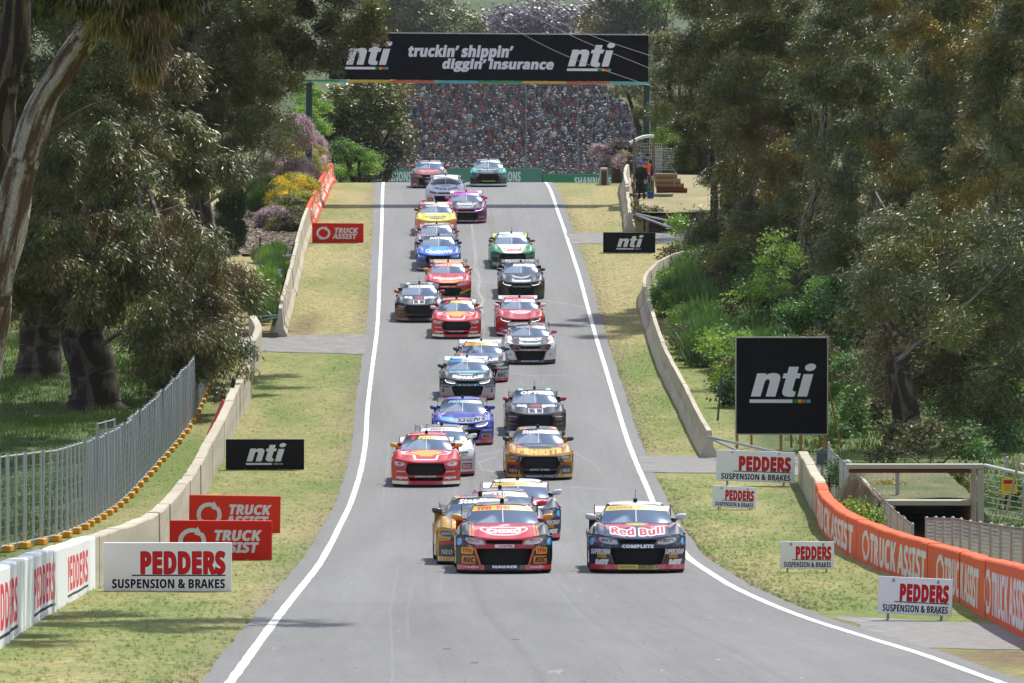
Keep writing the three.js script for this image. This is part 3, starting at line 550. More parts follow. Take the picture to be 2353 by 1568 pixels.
function frontOf(kind) {
  const F = FRONT[kind], half = [[0.93, 0.075], [0.975, 0.13], [1.0, 0.30], [1.0, 0.60]];
  for (let x = 0.99; x > -0.995; x -= 0.06) half.push([x, yTop(x)]);
  const outline = [...half, [-1.0, 0.60], [-1.0, 0.30], [-0.975, 0.13], [-0.93, 0.075]];
  const s = path(outline), holes = [F.lamp, flip2(F.lamp), F.grille, F.mouth];
  s.holes.push(...holes.map((h) => path(h, THREE.Path)));
  const out = { fascia: bent(tess(new THREE.ShapeGeometry(s), 0.07), 0, true) };
  const tunnel = (pts, deep) => { const n = pts.length, P = [...pts, pts[0]]; return surf(n, 1, (u, v) => { const [x, y] = P[Math.round(u * n)]; return [x, y, zNose(x, y) - v * deep]; }); };
  const back = (pts, deep) => bent(tess(new THREE.ShapeGeometry(path(pts)), 0.15), -deep);
  out.grille = merge([tunnel(F.grille, 0.09), back(F.grille, 0.09)]);
  out.mouth = merge([tunnel(F.mouth, 0.16), back(F.mouth, 0.16)]);
  const bars = []; const lo = Math.min(...F.grille.map((q) => q[1])), hi = Math.max(...F.grille.map((q) => q[1]));
  for (let y = lo + 0.025; y < hi - 0.01; y += 0.034) bars.push(surf(14, 1, (u, v) => { const x = lerp(-0.36, 0.36, u); return [x, y + 0.006 * v, zNose(x, y) - 0.06]; }));
  out.bars = merge(bars);
  out.lamps = [F.lamp, flip2(F.lamp)].map((pts) => bent(tess(new THREE.ShapeGeometry(path(pts)), 0.08), -0.018, true));
  const drl = kind === 'C' ? [[0.775, 0.625], [0.80, 0.60], [0.735, 0.548], [0.56, 0.518], [0.45, 0.522]] : [[0.905, 0.60], [0.86, 0.54]];
  out.drl = [1, -1].map((k) => surf((drl.length - 1) * 5, 1, (u, v) => { const t = u * (drl.length - 1), i = Math.min(drl.length - 2, Math.floor(t)), f = t - i, x = k * lerp(drl[i][0], drl[i + 1][0], f), y = lerp(drl[i][1], drl[i + 1][1], f) + 0.017 * v; return [x, y, zNose(x, y) - 0.010]; }));
  return out;
}
function carGeometry(kind) {
  const G = frontOf(kind);
  const up = kind === 'M' ? 0.02 : 0, wingY = kind === 'M' ? 0.955 : 1.025;
  // bonnet and front wings, running back from the nose to the foot of the windscreen
  const zCowl = (x) => 1.05 - 0.30 * Math.abs(x) ** 1.8, yCowl = (x) => 0.865 - 0.03 * x * x - 0.06 * smooth(Math.abs(x), 0.75, 1);
  const deck = (x, t) => {
    const z0 = zNose(x, yTop(x)), z = lerp(z0, zCowl(x), t);
    let y = lerp(yTop(x), yCowl(x), Math.sin(t * Math.PI * 0.5) * 0.55 + t * 0.45);
    const a = Math.abs(x);
    y += 0.085 * Math.exp(-(((a - 0.84) / 0.14) ** 2)) * Math.exp(-(((z - 1.38) / 0.45) ** 2));
    y += 0.022 * smooth(a, 0.30, 0.40) * (1 - smooth(a, 0.52, 0.64)) * Math.sin(Math.PI * clamp(t * 1.1, 0, 1));
    if (a > 0.9) y -= 0.09 * ((a - 0.9) / 0.1) ** 2 * smooth(t, 0, 0.25);
    return [x * (1 - (1 - wide(z)) * smooth(a, 0.7, 1)), y, z];
  };
  const hoodUV = (x, t) => atlas(A.hood, (x + 1) / 2, t);
  const sheet = (x0, x1, n) => surf(n, 20, (u, v) => deck(lerp(x0, x1, u), v), (u, v) => hoodUV(lerp(x0, x1, u), v));
  G.bonnet = sheet(-0.66, 0.66, 28); G.wings = [sheet(-1, -0.668, 12), sheet(0.668, 1, 12)];
  // flanks with wheel arches
  const R = 0.405, flank = [];
  flank.push([1.93, 0.60]); flank.push([1.91, 0.12]);
  const arc = (cx) => { for (let a = 0; a <= 1.0001; a += 1 / 14) { const t = Math.PI * a * 1.0; flank.push([cx + R * Math.cos(t), 0.335 + R * Math.sin(t)]); } };
  flank.push([1.45 + R, 0.12]); arc(1.45); flank.push([1.45 - R, 0.10], [-1.31 + R, 0.10]); arc(-1.31); flank.push([-1.31 - R, 0.16], [-2.36, 0.22], [-2.40, 0.70]);
  for (let z = -2.40; z <= 1.93; z += 0.12) flank.push([z, yShoulder(z)]);
  const fl = tess(new THREE.ShapeGeometry(path(flank)), 0.11);
  G.flank = [-1, 1].map((s) => {
    const g = fl.clone(), p = g.attributes.position, t = [];
    for (let i = 0; i < p.count; i++) { const z = p.getX(i), y = p.getY(i), w = wide(z) - 0.05 * smooth(y, 0.62, 0.86) + 0.015 * smooth(y, 0.3, 0.1) - 0.02 * Math.exp(-(((y - 0.42) / 0.12) ** 2)) * smooth(Math.abs(z - 0.07), 0.95, 0.6); p.setXYZ(i, s * (z > 1.2 ? lerp(w, 1.0, smooth(z, 1.2, 1.9)) : w), y, z); t.push(...atlas(A.side, s < 0 ? (z + 2.4) / 4.4 : (2.0 - z) / 4.4, y / 0.95)); }
    g.setAttribute('uv', new THREE.Float32BufferAttribute(t, 2)); g.deleteAttribute('normal'); const m = mergeVertices(g, 1e-4); m.computeVertexNormals(); return m;
  });
  // greenhouse
  const roofY = (z) => 1.165 + up + 0.06 * Math.sin(Math.PI * clamp((0.45 - z) / 1.35, 0, 1) ** 0.8), halfRoof = (z) => 0.585 - 0.05 * smooth(z, 0.0, -0.8);
  const screen = (x, v) => { const s = lerp(0.755, 0.59, v), X = x * s; return [X, lerp(yCowl(X) - 0.0, roofY(0.45) - 0.03 * x * x, v) + 0.010 * Math.sin(Math.PI * v) * (1 - x * x * 0.5), lerp(zCowl(X) - 0.01, 0.45 - 0.16 * x * x, v)]; };
  const SPLIT = 0.70;
  G.glass = surf(24, 12, (u, v) => screen(u * 2 - 1, v * SPLIT));
  G.band = surf(24, 5, (u, v) => screen(u * 2 - 1, lerp(SPLIT, 1, v)), (u, v) => atlas(A.band, u, v));
  G.strip = surf(1, 10, (u, v) => { const q = screen(0.012 * (u * 2 - 1), v * 0.94); q[2] += 0.012; q[1] += 0.010; return q; });
  G.roof = surf(16, 14, (u, v) => { const x = u * 2 - 1, z0 = 0.45 - 0.16 * x * x, z = lerp(z0, -0.9 + 0.1 * x * x, v), h = halfRoof(z); return [x * h, roofY(z) - 0.03 * x * x - 0.05 * Math.max(0, Math.abs(x) - 0.85) * 2, z]; }, (u, v) => atlas(A.roof, u, 1 - v));
  G.rear = surf(16, 8, (u, v) => { const x = u * 2 - 1, h = lerp(0.535, 0.72, v); return [x * h, lerp(roofY(-0.9) - 0.03 * x * x, 0.90, v) + 0.03 * Math.sin(Math.PI * v), lerp(-0.9 + 0.1 * x * x, -1.8, v)]; });
  const side = (s, u, v) => { const z = lerp(lerp(0.62, -1.55, u), lerp(0.29, -0.82, u), v); return [s * lerp(0.775, halfRoof(z), v) + s * 0.02 * Math.sin(Math.PI * v), lerp(0.835, roofY(clamp(z, -0.85, 0.42)) - 0.055, v), z]; };
  const piece = (s, u0, u1, v0, v1, push = 0) => surf(8, 5, (u, v) => { const q = side(s, lerp(u0, u1, u), lerp(v0, v1, v)); q[0] += s * push; return q; }, (u, v) => atlas(A.side, 0.45, 0.93));
  G.cabin = [-1, 1].map((s) => merge([piece(s, 0, 0.07, 0, 1), piece(s, 0.07, 0.86, 0.90, 1), piece(s, 0.86, 1, 0, 1), piece(s, 0.07, 0.86, 0, 0.06), piece(s, 0.42, 0.46, 0.06, 0.9)]));
  G.sideglass = [-1, 1].map((s) => merge([piece(s, 0.07, 0.42, 0.06, 0.90, -0.012), piece(s, 0.46, 0.86, 0.06, 0.90, -0.012)]));
  G.pillar = [-1, 1].map((s) => surf(2, 8, (u, v) => { const a = screen(s, v), b = side(s, 0, v), q = a.map((k, i) => lerp(k, b[i], u)); q[0] += s * 0.012 * Math.sin(Math.PI * u); return q; }, () => atlas(A.side, 0.45, 0.93)));
  // shelf between flank and glass, boot lid and tail
  const shelf = (s) => surf(3, 24, (u, v) => { const z = lerp(0.86, -2.36, v), w = wide(z) - 0.05; const inner = z > -1.7 ? 0.765 : 0.3, yi = z > -1.7 ? 0.84 : 0.91; return [s * lerp(w, inner, u), lerp(yShoulder(z), yi, Math.sin(u * Math.PI / 2)), z]; }, (u, v) => atlas(A.side, 0.5, 0.9));
  G.body = merge([shelf(-1), shelf(1), surf(10, 6, (u, v) => { const x = (u * 2 - 1) * 0.78, z = lerp(-1.72, -2.4, v); return [x, 0.905 + 0.02 * v - 0.03 * x * x, z]; }, () => atlas(A.side, 0.3, 0.9)), surf(10, 6, (u, v) => { const x = (u * 2 - 1) * 0.93; return [x, lerp(0.88, 0.2, v) - (v < 0.1 ? 0.03 * x * x : 0), -2.4 - 0.05 * Math.sin(Math.PI * v) + 0.10 * x * x]; }, () => atlas(A.side, 0.03, 0.5))]);
  G.under = merge([box(1.72, 0.42, 0.75, 0, 0.34, 0.62 + 0.07), box(1.05, 0.5, 1.0, 0, 0.33, 1.45), box(1.72, 0.62, 1.9, 0, 0.42, -0.1), box(1.05, 0.55, 1.1, 0, 0.44, -1.5), box(1.6, 0.35, 0.4, 0, 0.42, -2.1), box(1.56, 0.3, 0.1, 0, 0.26, 1.93), box(1.3, 0.30, 1.4, 0, 0.80, -0.45)]);
  const sp = new THREE.Shape(); for (let i = 0; i <= 24; i++) { const x = lerp(-0.97, 0.97, i / 24), z = zNose(x, 0.1) + 0.055; i ? sp.lineTo(x, z) : sp.moveTo(x, z); } sp.lineTo(0.97, 1.6); sp.lineTo(-0.97, 1.6); sp.closePath();
  const sg = new THREE.ExtrudeGeometry(sp, { depth: 0.022, bevelEnabled: false }); sg.rotateX(Math.PI / 2); sg.translate(0, 0.072, 0); G.splitter = sg;
  const lip = (x0, x1) => surf(14, 2, (u, v) => { const x = lerp(x0, x1, u); return [x, lerp(0.074, 0.155, v), zNose(x, 0.12) + 0.035 * (1 - v) + 0.006]; }, (u, v) => noseUV(lerp(x0, x1, u), lerp(0.0, 0.075, v)));
  G.lips = [lip(-0.975, -0.42), lip(0.42, 0.975)]; G.chin = lip(-0.415, 0.415);
  // mirrors
  G.mirror = [-1, 1].map((s) => { const m = new THREE.SphereGeometry(1, 14, 10); const p = m.attributes.position; for (let i = 0; i < p.count; i++) { const x = p.getX(i), y = p.getY(i), z = p.getZ(i), q = (k) => Math.sign(k) * Math.abs(k) ** 0.62; p.setXYZ(i, s * 0.945 + 0.115 * q(x) + s * 0.01 * y, 0.955 + 0.058 * q(y) + 0.012 * x * s, 0.56 + 0.075 * z); } m.computeVertexNormals(); return m; });
  G.stalk = [-1, 1].map((s) => bar(V(s * 0.75, 0.85, 0.60), V(s * 0.89, 0.92, 0.56), 0.017));
  // rear wing
  G.blade = surf(18, 12, (u, v) => { const a = v * 2 * Math.PI, x = lerp(-0.80, 0.80, u); return [x, wingY + 0.02 * Math.sin(a) - 0.05 * Math.cos(a), -2.28 + 0.14 * Math.cos(a)]; }, (u, v) => atlas(A.wing, u, clamp(v < 0.5 ? v * 2 : 2 - v * 2, 0.02, 0.98)));
  G.plates = [-1, 1].map((s) => rbox(0.014, 0.22, 0.36, 0.005, s * 0.812, wingY - 0.02, -2.26));
  G.masts = [-1, 1].map((s) => rbox(0.016, 0.2, 0.12, 0.005, s * 0.36, wingY - 0.11, -2.26));
  // wheels
  const prof = [[0.02, -0.13], [0.215, -0.135], [0.235, -0.145], [0.32, -0.145], [0.34, -0.12], [0.345, -0.05], [0.345, 0.05], [0.34, 0.12], [0.32, 0.145], [0.235, 0.145], [0.215, 0.135]].map(([r, y]) => new THREE.Vector2(r, y));
  const tyre = new THREE.LatheGeometry(prof, 28); tyre.rotateZ(Math.PI / 2); G.tyre = tyre;
  const rim = [new THREE.CylinderGeometry(0.222, 0.222, 0.04, 24, 1, true), new THREE.CylinderGeometry(0.05, 0.06, 0.06, 12)]; for (let i = 0; i < 10; i++) { const b = box(0.045, 0.02, 0.19, 0, 0.0, 0.125); b.rotateY(i * Math.PI / 5); rim.push(b); }
  const rg = merge(rim); rg.rotateZ(Math.PI / 2); G.rim = rg;
  G.pod = rbox(0.085, 0.06, 0.12, 0.015, 0, 1.245 + up, 0.18); G.aerial = bar(V(0, 1.235 + up, 0.05), V(0.01, 1.43 + up, 0.0), 0.006, 5);
  G.pin = [-1, 1].map((s) => new THREE.SphereGeometry(0.014, 8, 6).translate(s * 0.66, 0.66, zNose(0.66, 0.66) - 0.03));
  return G;
}
const TALL = 1.125, SLIM = 0.96;
for (const k of ['C', 'M']) { const G = carGeometry(k); for (const n in G) if (n !== 'tyre' && n !== 'rim') for (const g of [].concat(G[n])) g.scale(SLIM, TALL, 1); SHELL[k] = G; }
// a drawing surface for one region of a livery; x from -1 (as seen, at the beginning) to 1, y in the units given
function region(g, [x, y, w, h], yMax) {
  const X = (a) => x + (a + 1) / 2 * w, Y = (b) => y + (1 - b / yMax) * h, o = {
    clip(f) { g.save(); g.beginPath(); g.rect(x, y, w, h); g.clip(); f(o); g.restore(); },
    fill(c) { g.fillStyle = c; g.fillRect(x, y, w, h); },
    rect(x0, y0, x1, y1, c) { g.fillStyle = c; g.fillRect(X(x0), Y(y1), X(x1) - X(x0), Y(y0) - Y(y1)); },
    both(f) { f(1); f(-1); },
    poly(pts, c) { g.fillStyle = c; g.beginPath(); pts.forEach(([a, b], i) => (i ? g.lineTo(X(a), Y(b)) : g.moveTo(X(a), Y(b)))); g.closePath(); g.fill(); },
    twin(pts, c) { o.poly(pts, c); o.poly(pts.map(([a, b]) => [-a, b]), c); },
    oval(cx, cy, rx, ry, c, lw) { g.beginPath(); g.ellipse(X(cx), Y(cy), rx / 2 * w, ry / yMax * h, 0, 0, 7); if (lw) { g.strokeStyle = c; g.lineWidth = lw; g.stroke(); } else { g.fillStyle = c; g.fill(); } },
    line(pts, c, lw) { g.strokeStyle = c; g.lineWidth = lw; g.lineJoin = 'round'; g.beginPath(); pts.forEach(([a, b], i) => (i ? g.lineTo(X(a), Y(b)) : g.moveTo(X(a), Y(b)))); g.stroke(); },
    text(s, cx, cy, tw, th, c, q) { fit(g, s, X(cx), Y(cy), tw / 2 * w, th / yMax * h, c, q); },
    tag(s, cx, cy, tw, th, c, bg, q) { const r = 0.18 * th / yMax * h; rounded(g, X(cx - tw / 2), Y(cy + th / 2), tw / 2 * w, th / yMax * h, r, bg); fit(g, s, X(cx), Y(cy), tw * 0.86 / 2 * w, th * 0.62 / yMax * h, c, q); },
  };
  return o;
}
const paints = new Map();
const carbon = mat('#101114', 0.45), rubber = mat('#0d0d0e', 0.85), rimMat = mat('#2a2b2e', 0.4, { metalness: 0.6 }), black = mat('#050506', 0.7);
const screenMat = new THREE.MeshPhysicalMaterial({ color: new THREE.Color().setRGB(0.20, 0.26, 0.36), metalness: 0.6, roughness: 0.05, ior: 1.8, side: THREE.DoubleSide });
const glow = new THREE.MeshStandardMaterial({ color: 0xffffff, emissive: new THREE.Color(1, 0.97, 0.88), emissiveIntensity: 1.6, side: THREE.DoubleSide });
const dull = mat('#c9cbd0', 0.25), whiteMetal = mat('#d8dadd', 0.4);
function raceCar(spec) {
  const { kind, label, px, py, turn = 0 } = spec, G = SHELL[kind], size = spec.far ? 512 : 1024, [c, g] = canvas(size, size);
  g.scale(size / 1024, size / 1024);
  g.fillStyle = spec.base; g.fillRect(0, 0, 1024, 1024);
  const N = region(g, A.nose, 0.75), Hd = region(g, A.hood, 1), Rf = region(g, A.roof, 1), B = region(g, A.band, 1), Wg = region(g, A.wing, 1), S = region(g, A.side, 1);
  // lamp glass first, then the livery over it
  const lampCol = spec.lamp ?? '#b9bcc2';
  const F = FRONT[kind].lamp;
  const under = (f) => (f ? f : () => {});
  Rf.fill(spec.roof ?? spec.base); B.fill(spec.bandBase ?? '#15171c'); Wg.fill(spec.wingBase ?? '#1a1b1f'); S.fill(spec.flank ?? spec.base); Hd.fill(spec.hoodBase ?? spec.base); N.fill(spec.noseBase ?? spec.base);
  N.clip((o) => { under(spec.under)(o); o.twin(F.map(([x, y]) => [x * 1.0, y]), lampCol); under(spec.nose)(o); });
  Hd.clip(under(spec.hood)); Rf.clip(under(spec.top)); B.clip(under(spec.band)); Wg.clip(under(spec.wing)); S.clip(under(spec.side));
  const paint = new THREE.MeshPhysicalMaterial({ map: texture(c), roughness: 0.42, clearcoat: 0.9, clearcoatRoughness: 0.06, side: THREE.DoubleSide });
  // where it stands: the foot of its nose is seen at px, py
  const nose = onGround(px, py), yaw = turn * 0.42 * Math.PI / 180, dir = V(Math.sin(yaw), 0, Math.cos(yaw)), pos = nose.clone().addScaledVector(dir, -2.42);
  const yb = EYE - drop(-(pos.z - 1.31)) + 0.012, yf = EYE - drop(-(pos.z + 1.45)) + 0.012, pitch = Math.atan2(yb - yf, 2.76);
  const root = thing('race_car', label, 'race car', V(pos.x, lerp(yb, yf, 1.31 / 2.76), pos.z), yaw, 'race cars in the opening-lap pack');
  root.rotation.order = 'YXZ'; root.rotation.x = pitch + (spec.dive ?? 0);
  part('nose_panel', G.fascia, paint, root); part('bonnet', G.bonnet, paint, root);
  for (const k of G.wings) part('front_wing', k, paint, root);
  for (const k of G.flank) part('side_panel', k, paint, root);
  part('rear_body', G.body, paint, root); part('roof', G.roof, paint, root);
  for (const k of G.cabin) part('window_frame', k, paint, root);
  for (const k of G.pillar) part('pillar', k, paint, root);
  part('windscreen', G.glass, screenMat, root); part('windscreen_banner', G.band, paint, root); part('wiper', G.strip, whiteMetal, root);
  part('rear_window', G.rear, screenMat, root); for (const k of G.sideglass) part('side_window', k, screenMat, root);
  const gr = part('upper_grille', G.grille, black, root); part('grille_bars', G.bars, mat('#16171a', 0.5), gr); part('air_intake', G.mouth, black, root);
  G.lamps.forEach((k, i) => { const h = part('headlight', k, paint, root); if (spec.drl !== false && kind === 'C' || spec.drl) part('light_strip', G.drl[i], spec.drl === 'dull' ? dull : glow, h); });
  for (const k of G.lips) part('splitter_lip', k, paint, root); part('chin', G.chin, paint, root); part('splitter', G.splitter, spec.splitter ? mat(spec.splitter, 0.5) : carbon, root);
  part('underbody', G.under, black, root);  // black boxes added inside the shell to block light through its openings
  const mm = mat(spec.mirror ?? spec.base, 0.3, { clearcoat: 0.8 });
  G.mirror.forEach((k, i) => { const m = part('mirror', k, mm, root); part('mirror_stalk', G.stalk[i], carbon, m); });
  const w = part('rear_spoiler', G.blade, paint, root); for (const k of G.plates) part('end_plate', k, spec.plate ? mat(spec.plate, 0.5) : carbon, w); for (const k of G.masts) part('mast', k, carbon, w);
  for (const [x, z] of [[-0.835, 1.45], [0.835, 1.45], [-0.835, -1.31], [0.835, -1.31]]) { const t = part('wheel', G.tyre, rubber, root, V(x * 0.96, 0.358, z)); t.scale.set(1, 1.035, 1.035); const r = part('rim', G.rim, rimMat, t); r.position.x = Math.sign(x) * 0.11; }
  part('roof_camera', G.pod, black, root); part('aerial', G.aerial, black, root);
  for (const k of G.pin) part('bonnet_pin', k, whiteMetal, root);
  return root;
}
// ---------------------------------------------------------------- the liveries, front of the pack first
const bull = (o, s, c) => o.poly([[s * 0.06, 0.66], [s * 0.20, 0.80], [s * 0.36, 0.86], [s * 0.50, 0.80], [s * 0.66, 0.74], [s * 0.80, 0.58], [s * 0.86, 0.62], [s * 0.80, 0.50], [s * 0.62, 0.56], [s * 0.44, 0.60], [s * 0.30, 0.52], [s * 0.22, 0.60]], c);
const shellMark = (o) => {
  o.poly([[-0.62, 0.46], [-0.66, 0.60], [-0.50, 0.84], [0, 0.97], [0.50, 0.84], [0.66, 0.60], [0.62, 0.46], [0.34, 0.42], [0.30, 0.14], [-0.30, 0.14], [-0.34, 0.42]].map(([x, y]) => [x * 1.12, y * 0.98]), '#f2f2f2');
  o.poly([[-0.56, 0.48], [-0.58, 0.60], [-0.44, 0.80], [0, 0.92], [0.44, 0.80], [0.58, 0.60], [0.56, 0.48], [0.28, 0.44], [0.25, 0.20], [-0.25, 0.20], [-0.28, 0.44]].map(([x, y]) => [x * 1.1, y]), '#cc1a1e');
  o.poly([[-0.46, 0.56], [-0.42, 0.72], [-0.22, 0.84], [0, 0.90], [0.22, 0.84], [0.42, 0.72], [0.46, 0.56], [0.20, 0.50], [0.17, 0.40], [-0.17, 0.40], [-0.20, 0.50]], '#f3b81d');
  for (const k of [-0.3, -0.15, 0, 0.15, 0.3]) o.line([[k * 0.5, 0.46], [k * 1.15, 0.80]], '#d9781c', 4);
};
const strip2 = (o, name, num) => { };
const names = (o, num, who) => {};
const shell = (driver) => ({
  kind: 'M', base: '#c9181d', drl: 'dull', lamp: '#c9ccd2', roof: '#c9181d', wingBase: '#e8e9ea',
  nose: (o) => { o.both((s) => { o.text('pivotel', s * 0.72, 0.385, 0.26, 0.055, '#eceef0'); o.text('repco', s * 0.70, 0.225, 0.34, 0.07, '#eceef0', { it: 0.2, fat: 8 }); o.rect(Math.min(s * 0.98, s * 0.5), 0, Math.max(s * 0.98, s * 0.5), 0.085, '#f0ecd8'); o.rect(Math.min(s * 0.98, s * 0.5), 0.066, Math.max(s * 0.98, s * 0.5), 0.09, '#e8b81c'); o.oval(s * 0.76, 0.57, 0.05, 0.02, '#c9181d'); }); o.text('SUNRISE INVEST', 0, 0.268, 0.62, 0.05, '#e8e9ea'); },
  hood: (o) => { shellMark(o); o.oval(0, 0.05, 0.09, 0.03, '#2a3f8c'); },
  band: (o) => { o.rect(-1, 0, 1, 1, '#17181c'); o.text('PIRTEK', 0.18, 0.5, 1.15, 0.72, '#f2dc1c', { it: 0.15, fat: 12 }); o.oval(-0.62, 0.5, 0.10, 0.5, '#d3232a'); },
  top: (o) => o.text('BOOST MOBILE', 0, 0.22, 1.2, 0.14, '#f3dcdc'), side: (o) => { o.rect(-1, 0.55, 1, 0.7, '#e9b31c'); o.text('SHELL', 0, 0.35, 0.5, 0.22, '#f2f2f2'); },
});
const gold = {
  kind: 'M', base: '#b98a1c', lamp: '#3a3026', roof: '#22232b', wingBase: '#2b2d38', mirror: '#1d1c1c', bandBase: '#191b22', splitter: '#121214',
  under: (o) => { o.poly([[-0.66, 0.60], [0.66, 0.60], [0.72, 0.42], [0.60, 0.26], [0.52, 0], [-0.52, 0], [-0.60, 0.26], [-0.72, 0.42]], '#15161a'); o.twin([[0.60, 0.45], [0.94, 0.43], [0.95, 0.13], [0.64, 0.13]], '#17181c'); o.twin([[0.62, 0.40], [0.92, 0.36], [0.94, 0.42], [0.62, 0.44]], '#b5202a'); },
  nose: (o) => { o.both((s) => { o.text('NEO', s * 0.78, 0.24, 0.24, 0.085, '#d8dadd', { serif: true }); o.text('GROVE', s * 0.76, 0.572, 0.24, 0.05, '#d8d8d8', { serif: true }); o.rect(s * 0.54 - 0.03, 0.46, s * 0.54 + 0.03, 0.58, '#8c8f96'); }); o.text('MADDEN STEEL', 0, 0.03, 0.8, 0.035, '#d8dadd'); o.text('APEX STEEL', 0, 0.27, 0.6, 0.04, '#e4e4e6'); },
  hood: (o) => { o.poly([[-0.52, 1], [0.52, 1], [0.66, 0.5], [-0.66, 0.5]], '#23242c'); o.twin([[0.5, 1], [0.6, 1], [0.72, 0.6], [0.6, 0.55]], '#c22a30'); o.rect(-0.5, 0.02, 0.5, 0.10, '#c22a30'); o.text('PENRITE', 0, 0.26, 1.36, 0.34, '#f2b81e', { fat: 14, edge: '#3a2a10', ew: 26 }); o.text('PETRONAS LUBRICANTS', 0, 0.78, 0.9, 0.08, '#cfd2d8'); },
  band: (o) => { o.text('Steadfast', -0.05, 0.48, 1.4, 0.86, '#f0f1f2', { fat: 9 }); o.oval(0.78, 0.5, 0.09, 0.34, '#e8e8ea'); },
  top: (o) => { o.twin([[0.62, 1], [0.8, 1], [0.8, 0], [0.62, 0]], '#c32b31'); o.twin([[0.8, 1], [1, 1], [1, 0], [0.8, 0]], '#c89a28'); o.text('PENRITE', 0, 0.20, 0.95, 0.2, '#e9b83a', { fat: 8 }); },
  side: (o) => { o.rect(-1, 0, 1, 0.3, '#17181c'); o.text('PENRITE', 0, 0.62, 0.7, 0.3, '#1a1a1e', { fat: 8 }); },
};
const navy = {
  kind: 'C', base: '#171c3c', lamp: '#c4c7cc', drl: 'dull', roof: '#e6e6ea', wingBase: '#eeeeef', mirror: '#cfd2dc', bandBase: '#e6c25c', plate: '#a42630', flank: '#1b2043',
  nose: (o) => {
    o.poly([[-0.66, 0.50], [0.66, 0.50], [0.70, 0.42], [0.5, 0.08], [-0.5, 0.08], [-0.70, 0.42]], '#12152c');
    o.line([[-0.60, 0.40], [-0.47, 0.10]], '#b3232c', 6); o.line([[0.60, 0.40], [0.47, 0.10]], '#b3232c', 6);
    o.both((s) => { o.text('WURTH', s * 0.64, 0.575, 0.24, 0.06, '#17181c', { fat: 8 }); o.rect(s * 0.64 - 0.19, 0.55, s * 0.64 - 0.13, 0.60, '#c4222a'); o.text('SUPERCHEAP', s * 0.76, 0.385, 0.40, 0.085, '#e4e5ea', { it: 0.1, fat: 6 }); o.tag('AUTO', s * 0.74, 0.305, 0.18, 0.062, '#1a1a1c', '#e2a51e', { it: 0.15 }); o.text('JGI', s * 0.76, 0.185, 0.26, 0.11, '#e8e9ee', { it: 0.18, fat: 16, sharp: true }); o.rect(Math.min(s * 1, s * 0.4), 0.0, Math.max(s * 1, s * 0.4), 0.085, '#bf1f28'); o.rect(Math.min(s * 1, s * 0.5), 0.085, Math.max(s * 1, s * 0.5), 0.1, '#c8cad6'); o.oval(s * 0.95, 0.56, 0.05, 0.07, '#5aa6dd'); });
    o.rect(-0.42, 0.0, 0.42, 0.085, '#dcc04a'); o.text('NATIONAL', -0.21, 0.043, 0.36, 0.04, '#26221a', { serif: true }); o.rect(0.01, 0.012, 0.41, 0.074, '#191919'); o.text('STORAGE', 0.21, 0.043, 0.36, 0.04, '#dcc04a', { serif: true });
    o.text('COMPLETE', 0, 0.478, 0.66, 0.055, '#eceef2', { fat: 12 }); o.poly([[-0.07, 0.565], [0.07, 0.565], [0.07, 0.548], [-0.07, 0.548]], '#9a9ca2');
  },
  hood: (o) => { o.oval(0, 0.84, 0.24, 0.12, '#e9b81c'); o.both((s) => bull(o, s, '#cf1f33')); o.text('Red Bull', 0, 0.34, 1.12, 0.36, '#c91d30', { edge: '#f0f0f3', ew: 26, fat: 4 }); o.twin([[0.82, 0.62], [0.98, 0.62], [0.98, 0.4], [0.86, 0.38]], '#e9e3b0'); },
  band: (o) => { o.rect(-1, 0, 1, 1, '#eaca66'); o.text('NATIONAL', -0.5, 0.5, 0.86, 0.55, '#6b5426', { serif: true }); o.text('STORAGE', 0.48, 0.5, 0.86, 0.55, '#6b5426', { serif: true }); },
  top: (o) => { o.text('AMPOL', 0, 0.20, 1.55, 0.22, '#d82a35', { fat: 10 }); },
  side: (o) => { o.text('RED BULL', 0, 0.6, 0.9, 0.3, '#c91d30', { edge: '#f0f0f3', ew: 18 }); o.rect(-1, 0, 1, 0.14, '#c8202a'); },
};
